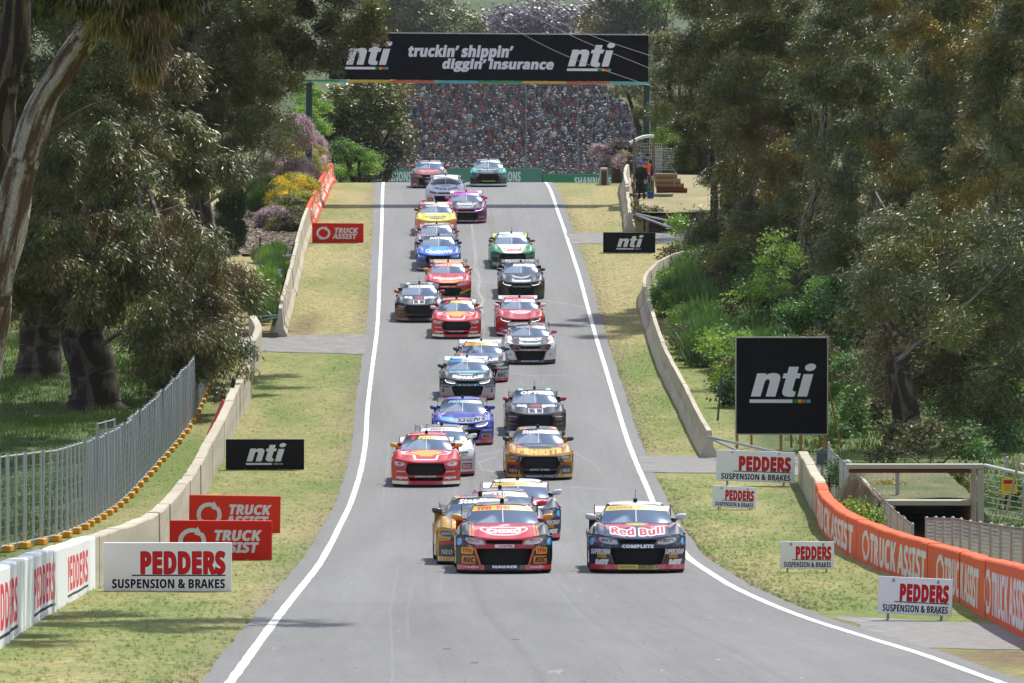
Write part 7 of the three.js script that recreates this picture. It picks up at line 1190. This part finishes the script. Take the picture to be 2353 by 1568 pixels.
  bush('light green weeds between the chain-link fence and the orange painted wall', 1968, 1166, 22, 18, 157, 'fresh', 3); bush('light green weed tuft lower down behind the orange painted wall', 1998, 1186, 20, 16, 151, 'fresh', 4); bush('tall green grass tuft behind the unpainted end of the orange painted wall', 1904, 1092, 16, 30, 173, 'deep', 5); bush('yellowish weeds inside the underpass frame', 2020, 1120, 36, 14, 158, 'gold', 6); bush('green scrub seen through the underpass frame', 2130, 1115, 70, 30, 168, 'deep', 7); bush('grey-green scrub beside the underpass column', 2200, 1105, 40, 30, 166, 'gum', 8); bush('scrub behind the warning sign', 2310, 1130, 44, 40, 170, 'deep', 9);
}
// ---------------------------------------------------------------- marshal shelter, its terrace and the people there
{
  // raised ground behind the short wall
  const q = [[5.95, 301.4], [22, 301.4], [22, 352], [6.25, 352]], topAt = (x, d) => EYE - curve([[301, 5.98], [310, 5.72], [318, 5.42], [352, 5.0]])(d) + 0.05 * noise2(x, d * 0.4, 3);
  const g = surf(32, 50, (u, v) => { const x = lerp(lerp(5.98, 6.35, v), 26, u), d = lerp(301.4, 354, v); return [x, topAt(x, d), -d]; }, (u, v) => [u * 6, v * 12]);
  const col = []; for (let i = 0; i < g.attributes.position.count; i++) { const x = g.attributes.position.getX(i), d = -g.attributes.position.getZ(i), n = fbm2(x * 0.6, d * 0.3, 5); const t = clamp(0.75 + n, 0, 1); col.push(lerp(0.18, 0.42, t), lerp(0.20, 0.345, t), lerp(0.05, 0.19, t)); }
  g.setAttribute('color', new THREE.Float32BufferAttribute(col, 3)); const r = rng(5), tx = texture(painted(256, 256, () => { const k = 190 + 65 * r(); return [k, k, k]; }), true, true);
  struct('terrace', g, new THREE.MeshStandardMaterial({ vertexColors: true, map: tx, roughness: 0.95, side: THREE.DoubleSide }), 'raised dry grass ground behind the short wall under the marshal shelter');
  const rw = thing('retaining_wall', 'dark timber retaining wall with a black lettered board below the marshal shelter', 'retaining wall', V(6.9, EYE - 7.05, -301.2));
  for (let i = 0; i < 4; i++) part('plank', rbox(6.4, 0.27, 0.12, 0.02, 2.6, -0.1 + i * 0.285, 0), mat(i % 2 ? '#4a3328' : '#3d2b23', 0.9), rw);
  const [c, k] = canvas(512, 160); k.fillStyle = '#121214'; k.fillRect(0, 0, 512, 160); fit(k, 'MADDEN SPEED', 256, 84, 440, 60, '#8d8f94', { it: 0.15 });
  const sg = thing('lettered_board', 'black lettered board fixed to the timber retaining wall', 'board', V(6.9, EYE - 7.05, -301.02)); const pl = new THREE.PlaneGeometry(2.0, 0.62); pl.translate(0.9, 0.55, 0.0); part('panel', rbox(2.0, 0.62, 0.03, 0.005, 0.9, 0.55, -0.02), mat('#141416', 0.6), sg); part('printed_face', pl, new THREE.MeshStandardMaterial({ map: texture(c), roughness: 0.6 }), sg);
  const d = 317, foot = at(1478, 440, d), gy = topAt(foot.x, d), O = V(foot.x, gy, -d), wood = mat('#7a6a58', 0.85), grey = mat('#8f9294', 0.5, { metalness: 0.5 });
  const hut = thing('marshal_shelter', 'small open marshal shelter with a curved pale roof', 'shelter', O), L = (x, y, dd = d) => at(x, y, dd).sub(O);
  for (const [x, dd, m] of [[1456, 316, wood], [1500, 316, wood], [1462, 319, grey], [1497, 319, grey]]) { const t = L(x, 318, dd), h = t.y; part('post', rbox(0.11, h + 0.1, 0.11, 0.01, t.x, h / 2 - 0.05, t.z), m, hut); }
  const a = L(1446, 328, 316), b = L(1503, 310, 316); part('roof', surf(14, 6, (u, v) => [lerp(a.x, b.x, u), lerp(a.y, b.y, u) + 0.20 * Math.sin(Math.PI * u) * 0.6, lerp(0.7, -2.6, v)], null), mat('#cfd6d2', 0.55), hut);
  part('roof_edge', surf(14, 1, (u, v) => [lerp(a.x, b.x, u), lerp(a.y, b.y, u) + 0.12 * Math.sin(Math.PI * u) - 0.13 * v, 0.71], null), mat('#d9dfdb', 0.55), hut);
  part('bracket', bar(L(1500, 345, 316), L(1486, 322, 316), 0.03), wood, hut); part('bracket', bar(L(1440, 322, 316), L(1458, 340, 316), 0.03), grey, hut); part('bracket', bar(L(1447, 318, 317), L(1462, 338, 317), 0.02), grey, hut);
  part('floor', rbox(2.3, 0.12, 2.4, 0.02, 0.25, 0.02, 0.3), mat('#8a7f70', 0.9), hut);
  const mesh = []; for (let i = 0; i <= 10; i++) mesh.push(box(0.02, 1.5, 0.02, 0.1 * i - 0.1, 1.75, -1.6)); for (let i = 0; i <= 9; i++) mesh.push(box(1.1, 0.02, 0.02, 0.4, 1.05 + i * 0.16, -1.58)); part('wire_mesh', merge(mesh), mat('#c9cccd', 0.5), hut);
  const cage = thing('wire_cage', 'white wire mesh panel beside the marshal shelter', 'panel', at(1508, 412, 319)); const cm = []; for (let i = 0; i <= 8; i++) cm.push(box(0.018, 1.1, 0.018, 0.1 * i, 1.0, 0)); for (let i = 0; i <= 9; i++) cm.push(box(0.85, 0.018, 0.018, 0.4, 0.48 + i * 0.115, 0.018)); part('wire_mesh', merge(cm), mat('#c9cccd', 0.5), cage); part('frame', merge([box(0.05, 1.9, 0.05, -0.05, 0.6, 0), box(0.05, 1.9, 0.05, 0.87, 0.6, 0)]), grey, cage);
  // stacked logs
  for (let i = 0; i < 4; i++) for (let j = 0; j < 1; j++) { const p = at(1508 - 2 * i, 436 - i * 11, 320), t = thing('log', ['lowest log of the stack beside the shelter', 'second log from the bottom of the stack beside the shelter', 'third log from the bottom of the stack beside the shelter', 'topmost log of the stack beside the shelter'][i], 'log', V(p.x, topAt(p.x, 320) + 0.13 + 0.24 * i, -320), 0, 'logs stacked beside the shelter'); part('log_body', bar(V(0, 0, 0), V(1.5 - 0.12 * i, 0.0, 0.1), 0.125, 12), mat(['#6a3b22', '#8a6a48', '#97805c', '#8a7456'][i], 0.85), t); part('cut_end', new THREE.CylinderGeometry(0.115, 0.115, 0.012, 12).rotateZ(Math.PI / 2).translate(-0.008, 0, 0), mat('#b59c74', 0.9), t); }
  // concrete block and brick pier at the wall's far end
  const cb = thing('concrete_barrier', 'single concrete barrier block end-on beyond the short wall', 'barrier', at(1386, 430, 340)); const sh = path([[-0.28, -0.3], [0.42, -0.3], [0.42, 0.02], [0.26, 0.24], [0.2, 0.98], [-0.12, 0.98], [-0.2, 0.24], [-0.28, 0.02]]); const eg = new THREE.ExtrudeGeometry(sh, { depth: 2.4, bevelEnabled: true, bevelSize: 0.015, bevelThickness: 0.015, bevelSegments: 1 }); eg.translate(0, 0, -2.4); part('block', eg, mat([0.4, 0.38, 0.33], 0.9), cb); part('dark_recess_plate', box(0.28, 0.75, 0.02, 0.03, 0.5, 0.015), mat('#4f4638', 0.9), cb);  // a dark plate on the end face, recess shade put into its colour
  const bp = thing('brick_pier', 'dark brown brick pier at the far end of the short wall', 'pier', at(1415, 436, 346)); for (let i = 0; i < 14; i++) part('brick', rbox(0.46, 0.105, 0.4, 0.01, (i % 2) * 0.012, i * 0.115 - 0.1, 0), mat(i % 3 ? '#5a3428' : '#6b3c2c', 0.9), bp); part('cap', rbox(0.6, 0.07, 0.5, 0.01, 0, 14 * 0.115 - 0.11, 0), mat('#6a4636', 0.9), bp);
  const dryBush = (label, x, y, rx, ry, dd, tones, seed) => { const p = at(x, y + ry, dd), t = thing('shrub', label, 'shrub', p), ks = [[0, 0], [-0.5, -0.1], [0.5, -0.05]].map(([ox, oy], i) => { const k = clump(x + ox * rx, y + oy * ry, rx * 0.7, ry * 0.8, dd, tones[i % tones.length], 1); k.c.sub(p); return k; }); part('stem', limb([V(0, -0.6, 0), V(0, 0.3, 0), ks[0].c], 0.05, 0.02), BARK.dark, t); crown(t, 'foliage', ks, 'tiny', { seed, mat: 'soft', size: 2.4, puff: 0.22 }); };
  dryBush('pinkish dry shrub between the brick pier and the shelter', 1415, 362, 54, 34, 352, ['brown', 'mauve', 'brown'], 31); dryBush('pinkish dry shrub low behind the shelter posts', 1448, 378, 22, 24, 345, ['brown', 'mauve'], 32); dryBush('low dry shrub above the retaining wall', 1480, 494, 30, 10, 302.2, ['brown', 'gum'], 33);
  // people: one continuous body each, meshed from joints
  const person = (label, pos, turn, H, joints, cloth, extra = {}) => {
    const root = thing('person', label, 'person', pos, turn), RES = 56, size = 1.15, mc = new MarchingCubes(RES, mat('#ffffff'), false, false, 200000);
    const cap = (p, a, b, ra, rb) => { const ab = b.clone().sub(a), t = clamp(p.clone().sub(a).dot(ab) / ab.lengthSq(), 0, 1); return p.distanceTo(a.clone().addScaledVector(ab, t)) - lerp(ra, rb, t); };
    const bones = joints.bones, f = mc.field, p = V();
    for (let k = 0; k < RES; k++) for (let j = 0; j < RES; j++) for (let i = 0; i < RES; i++) {
      p.set((i / RES * 2 - 1) * size * 0.62, (j / RES * 2 - 1) * size + 0.95, (k / RES * 2 - 1) * size * 0.62);
      let s = 0; for (const [A, B, ra, rb] of bones) s += Math.exp(-cap(p, A, B, ra, rb) * 34); f[i + j * RES + k * RES * RES] = Math.log(s + 1e-12) / 34;
    }
    mc.isolation = 0; mc.update(); const n = mc.count, P = mc.positionArray.slice(0, n * 3), g2 = new THREE.BufferGeometry();
    for (let i = 0; i < n; i++) { P[i * 3] *= size * 0.62; P[i * 3 + 1] = P[i * 3 + 1] * size + 0.95; P[i * 3 + 2] *= size * 0.62; }
    g2.setAttribute('position', new THREE.BufferAttribute(new Float32Array(P), 3));
    const col2 = []; for (let i = 0; i < n; i++) { const y = P[i * 3 + 1], c2 = cloth(P[i * 3], y, P[i * 3 + 2]); col2.push(...c2); }
    g2.setAttribute('color', new THREE.Float32BufferAttribute(col2, 3)); const m2 = mergeVertices(g2, 1e-4); m2.computeVertexNormals();
    part('body', m2, new THREE.MeshStandardMaterial({ vertexColors: true, roughness: 0.85, side: THREE.DoubleSide }), root);
    const hd = joints.head, cp = new THREE.SphereGeometry(0.115, 16, 10, 0, 6.29, 0, 1.65); cp.scale(1, 0.95, 1.08); cp.translate(hd.x, hd.y + 0.035, hd.z); const cm2 = part('cap', cp, mat(extra.cap ?? '#1c2a6e', 0.8), root); const bill = new THREE.CylinderGeometry(0.09, 0.09, 0.012, 14, 1, false, -1.5, 3.0); bill.scale(1, 1, 1.25); bill.translate(hd.x, hd.y + 0.035, hd.z + 0.075); part('cap_peak', bill, mat(extra.cap ?? '#1c2a6e', 0.8), cm2);
    part('nose', new THREE.SphereGeometry(0.016, 8, 6).translate(hd.x, hd.y - 0.015, hd.z + 0.108), mat('#b58468', 0.7), root);
    for (const s of [-1, 1]) { part('eye', new THREE.SphereGeometry(0.012, 8, 6).translate(hd.x + s * 0.035, hd.y + 0.01, hd.z + 0.095), mat('#1d1512', 0.4), root); part('ear', new THREE.SphereGeometry(0.026, 8, 6).scale(0.5, 1, 0.8).translate(hd.x + s * 0.104, hd.y, hd.z), mat('#b58468', 0.7), root); }
    part('mouth', box(0.045, 0.009, 0.01, hd.x, hd.y - 0.058, hd.z + 0.092), mat('#8a4f44', 0.7), root);
    root.scale.setScalar(H / 1.78); if (extra.more) extra.more(root); return root;
  };
  const hand = (B, w, dir) => { const o = [[w, w.clone().addScaledVector(dir, 0.09), 0.034, 0.036]]; for (let i = 0; i < 4; i++) { const b = w.clone().addScaledVector(dir, 0.085).add(V((i - 1.5) * 0.019, 0, 0.006)); o.push([b, b.clone().addScaledVector(dir, 0.07 - 0.012 * Math.abs(i - 1.4)).add(V(0, 0, 0.018)), 0.010, 0.008]); } o.push([w.clone().addScaledVector(dir, 0.03), w.clone().addScaledVector(dir, 0.085).add(V(0.03 * B, 0, 0.03)), 0.014, 0.010]); return o; };
  const pose = (lean, bend) => {
    const hip = V(0, 0.93, -lean * 0.25), chest = V(0, 1.32, lean * 0.12), neck = V(0, 1.47, lean * 0.22), head = V(0, 1.63, lean * 0.30), b = [];
    b.push([hip, chest, 0.145, 0.165], [chest, neck, 0.15, 0.06], [neck, head, 0.055, 0.06], [head.clone().add(V(0, 0.03, 0)), head.clone().add(V(0, -0.04, 0.015)), 0.10, 0.082]);
    for (const s of [-1, 1]) { const h = V(s * 0.095, 0.90, hip.z), kn = V(s * 0.115, 0.50, bend), an = V(s * 0.12, 0.09, 0), sh = V(s * 0.185, 1.40, lean * 0.16), el = V(s * 0.265, 1.13, lean * 0.1 + 0.02), wr = V(s * (0.24 - 0.06 * bend * 4), 0.90, 0.14 + lean * 0.2); b.push([h, kn, 0.095, 0.062], [kn, an, 0.060, 0.042], [an, V(s * 0.135, 0.04, 0.15), 0.042, 0.034], [chest.clone().add(V(0, 0.06, 0)), sh, 0.10, 0.07], [sh, el, 0.062, 0.048], [el, wr, 0.046, 0.032], ...hand(s, wr, V(0, -0.9, 0.3).normalize())); }
    return { bones: b, head };
  };
  const skin = [0.36, 0.21, 0.14], navy2 = [0.012, 0.014, 0.03], blk = [0.008, 0.008, 0.010], orange = [0.85, 0.115, 0.02];
  const dress = (top, legs, vest) => (x, y, z) => (y > 1.50 ? skin : y < 0.10 ? blk : y < 0.90 && Math.abs(x) < 0.20 ? (y < 0.9 && Math.abs(x) > 0.215 ? skin : legs) : y < 0.92 && Math.abs(x) > 0.17 ? skin : vest && Math.abs(x) < 0.20 && y > 0.95 && y < 1.46 ? vest : top);
  const spot = (x, y, dd) => { const p = at(x, y, dd); p.y = topAt(p.x, dd) + 0.02; return p; };
  person('person in black overalls and blue cap standing in front of the shelter', spot(1474, 452, 312.6), -0.35, 1.86, pose(0.18, 0.02), dress(blk, blk), { cap: '#2a47b0' });
  person('person in an orange high-visibility vest and dark cap under the shelter roof', spot(1485, 440, 315.4), 0.05, 1.86, pose(0.05, 0.0), dress(navy2, blk, orange), { cap: '#1a2350', more: (root) => { part('vest_tape', box(0.33, 0.03, 0.012, 0, 1.06, 0.165), mat('#c9cbc0', 0.4), root); } });
  person('person in dark jacket and pale blue cap at the rear of the shelter', spot(1468, 434, 317.5), 0.3, 1.85, pose(0.05, 0.0), dress([0.02, 0.03, 0.04], blk, [0.10, 0.22, 0.28]), { cap: '#7f9bd6' });
  person('person in black with a dark hat standing behind the orange vest', spot(1488, 433, 318.2), -0.1, 1.98, pose(0.03, 0.0), dress(blk, blk), { cap: '#14141a' });
  const fl = thing('rolled_flag', 'rolled green flag held beside the person in black', 'flag', spot(1481, 446, 313.0).add(V(0.1, 0.5, 0))); part('pole', bar(V(0, -0.5, 0), V(0.05, 0.75, 0), 0.012), mat('#d0d0cc', 0.6), fl); part('cloth', limb([V(0.0, -0.25, 0), V(0.06, 0.0, 0.02), V(0.04, 0.28, 0)], 0.03, 0.06, 8, 0.5, 3), mat('#1d7a4a', 0.8), fl);
  const br = thing('broom', 'blue broom leaning on the shelter post', 'broom', spot(1494, 447, 313.5)); part('handle', bar(V(0, 0.3, 0), V(-0.02, 1.2, -0.3), 0.014), mat('#7d8488', 0.6), br); part('brush', rbox(0.3, 0.34, 0.12, 0.03, 0, 0.17, 0), mat('#274f8c', 0.8), br);
}
// ---------------------------------------------------------------- spectators on the hill, hoardings below them, light poles
{
  const r = rng(301), body = [], n = 4700, M = [], C = [], MH = [], CH = [], q = new THREE.Quaternion(), m = new THREE.Matrix4();
  const cols = [[0.022, 0.025, 0.036], [0.022, 0.025, 0.036], [0.03, 0.034, 0.05], [0.015, 0.015, 0.018], [0.06, 0.066, 0.08], [0.012, 0.014, 0.02], [0.20, 0.02, 0.02], [0.30, 0.025, 0.022], [0.44, 0.44, 0.44], [0.30, 0.30, 0.31], [0.04, 0.06, 0.13], [0.09, 0.14, 0.18], [0.22, 0.19, 0.13], [0.13, 0.12, 0.08], [0.07, 0.08, 0.11], [0.02, 0.07, 0.05], [0.16, 0.07, 0.09], [0.10, 0.10, 0.11], [0.04, 0.034, 0.032], [0.018, 0.018, 0.022]], hats = [[0.17, 0.115, 0.085], [0.05, 0.036, 0.028], [0.36, 0.33, 0.27], [0.02, 0.02, 0.03], [0.02, 0.022, 0.035], [0.22, 0.03, 0.025], [0.5, 0.5, 0.5], [0.03, 0.05, 0.12], [0.03, 0.025, 0.02], [0.02, 0.02, 0.025], [0.015, 0.018, 0.03]];
  const edge = curve([[1180, 60], [1330, 190], [1370, 212], [1420, 245], [1460, 285], [1500, 330], [1560, 380]]);
  let k = 0;
  while (k < n) {
    const d = lerp(876, 978, r()), x = lerp(-24, 22, r()), y = groundY(x, -d), s = FOCAL / d, sx = MID_X + x * s, sy = HORIZON + (EYE - y) * s;
    if (sy < edge(clamp(sx, 1180, 1560)) || sx < 855 || (d > 970 && r() < 0.5)) continue;
    if (sx < 925 && sy < 330) continue;
    const seat = r() < 0.4 ? 0.72 : 1, sc = 1.0 + 0.22 * r(); q.setFromEuler(new THREE.Euler(0, (r() - 0.5) * 1.2, (r() - 0.5) * 0.12));
    m.compose(V(x, y - (1 - seat) * 0.95, -d), q, V(sc, sc, sc)); M.push(...m.elements); MH.push(...m.elements);
    const c = r() < 0.35 * smooth(sx, 1180, 1400) ? [0.018, 0.024, 0.055] : cols[Math.floor(r() * cols.length)], h = hats[Math.floor(r() * hats.length)], w = 0.75 + 0.6 * r(); C.push(c[0] * w, c[1] * w, c[2] * w); CH.push(...h); k++;
  }
  const torso = new THREE.LatheGeometry([[0.0, 0.0], [0.13, 0.02], [0.15, 0.5], [0.17, 0.9], [0.21, 1.2], [0.22, 1.38], [0.12, 1.48], [0.05, 1.52], [0, 1.53]].map(([a, b]) => new THREE.Vector2(a, b)), 8); torso.scale(1, 1, 0.62);
  const arms = [-1, 1].map((s) => limb([V(s * 0.22, 1.36, 0), V(s * 0.31, 1.12, 0.04), V(s * 0.24, 0.95, 0.18)], 0.055, 0.04, 5));
  const head = merge([new THREE.SphereGeometry(0.115, 8, 6).translate(0, 1.66, 0), new THREE.CylinderGeometry(0.12, 0.16, 0.05, 8).translate(0, 1.72, 0.02)]);
  const crowd = new THREE.Group(); crowd.name = 'crowd'; scene.add(crowd); tag(crowd, 'dense crowd of spectators covering the hillside beyond the crest', null, null, 'stuff');
  for (const [name, g, mm, cc] of [['spectator_bodies', merge([torso, ...arms]), M, C], ['spectator_heads', head, MH, CH]]) { const im = new THREE.InstancedMesh(g, mat('#ffffff', 0.85), n); im.instanceMatrix.array.set(mm); im.instanceColor = new THREE.InstancedBufferAttribute(new Float32Array(cc), 3); im.name = name; im.castShadow = im.receiveShadow = true; crowd.add(im); }
  const hoard = (label, x0, x1, y0, y1, d, colr, text, tx, tw, extra) => { const a = at(x0, y1, d), b = at(x1, y0, d), w = b.x - a.x, h = b.y - a.y, [c, g] = canvas(1024, 96); g.fillStyle = colr; g.fillRect(0, 0, 1024, 96); text.forEach((t, i) => fit(g, t, tx[i] * 1024, 50, tw[i] * 1024, 60, '#dfe8e2', { fat: 5 })); const t = thing('hoarding', label, 'hoarding', V((a.x + b.x) / 2, a.y, -d)); part('panel', rbox(w, h, 0.12, 0.02, 0, h / 2, 0), mat(colr, 0.6), t); const f = new THREE.PlaneGeometry(w - 0.04, h - 0.04); f.translate(0, h / 2, 0.064); part('printed_face', f, new THREE.MeshStandardMaterial({ map: texture(c), roughness: 0.6 }), t); part('footing', box(w, 1.6, 0.3, 0, -0.82, -0.02), mat([0.3, 0.29, 0.27], 0.9), t); };
  hoard('green hoarding with pale lettering below the crowd near the pale green bush', 840, 1245, 386, 422, 720, '#4a8a70', ['SHANNONS', 'SHANNONS'], [0.16, 0.78], [0.2, 0.2]);
  hoard('bright green hoarding with white lettering below the crowd beside the concrete block', 1248, 1420, 400, 430, 700, '#1b8a58', ['SHANNONS'], [0.66], [0.5]);
  for (const [x, y0, y1, label] of [[1208, 195, 430, 'thin grey light pole in front of the crowd nearer its middle'], [1327, 195, 430, 'thin grey light pole in front of the crowd beside the hill edge'], [1449, 270, 345, 'short pale pole by the shelter roof in front of the crowd']]) { const d = x > 1400 ? 360 : 800, a = at(x, y1, d), t = thing('light_pole', label, 'pole', a), h = (y1 - y0) * per(d); part('post', new THREE.CylinderGeometry(d > 500 ? 0.07 : 0.03, d > 500 ? 0.10 : 0.035, h + 3, 10).translate(0, h / 2 + 0.5, 0), mat('#6f7678', 0.6), t); part('cap', new THREE.SphereGeometry(0.13, 8, 6).translate(0, h + 2, 0), mat('#9aa0a2', 0.5), t); }
  const cf = thing('crowd_fence', 'grey spectator fence above the green hoardings', 'fence', at(1176, 392, 790)); for (let i = 0; i <= 16; i++) part('post', box(0.06, 2.0, 0.06, -17 + i * 2.1, 0.6, 0), mat('#6a6e70', 0.6), cf); for (const y of [0.2, 0.9, 1.6]) part('rail', box(33.6, 0.05, 0.05, -0.2, y, 0.06), mat('#7a7e80', 0.6), cf);
  // power lines crossing in front of the banner
  [[[1030, -40, 300], [1170, 60, 302], [1300, 128, 304], [1500, 200, 306]], [[1080, -40, 300], [1230, 40, 302], [1330, 90, 304], [1500, 160, 306]], [[1120, -30, 300], [1260, 40, 302], [1370, 86, 304], [1500, 130, 306]]].forEach((l, i) => { const p = l.map((q2) => at(...q2)), t = thing('power_line', ['lowest power line crossing the banner', 'middle power line crossing the banner', 'topmost power line crossing the banner'][i], 'cable', p[0]); const cv = new THREE.CatmullRomCurve3(p.map((v) => v.clone().sub(p[0]))); part('cable', new THREE.TubeGeometry(cv, 40, 0.011, 5), mat('#a9a9a4', 0.6), t); });
}
renderer.render(scene, camera);
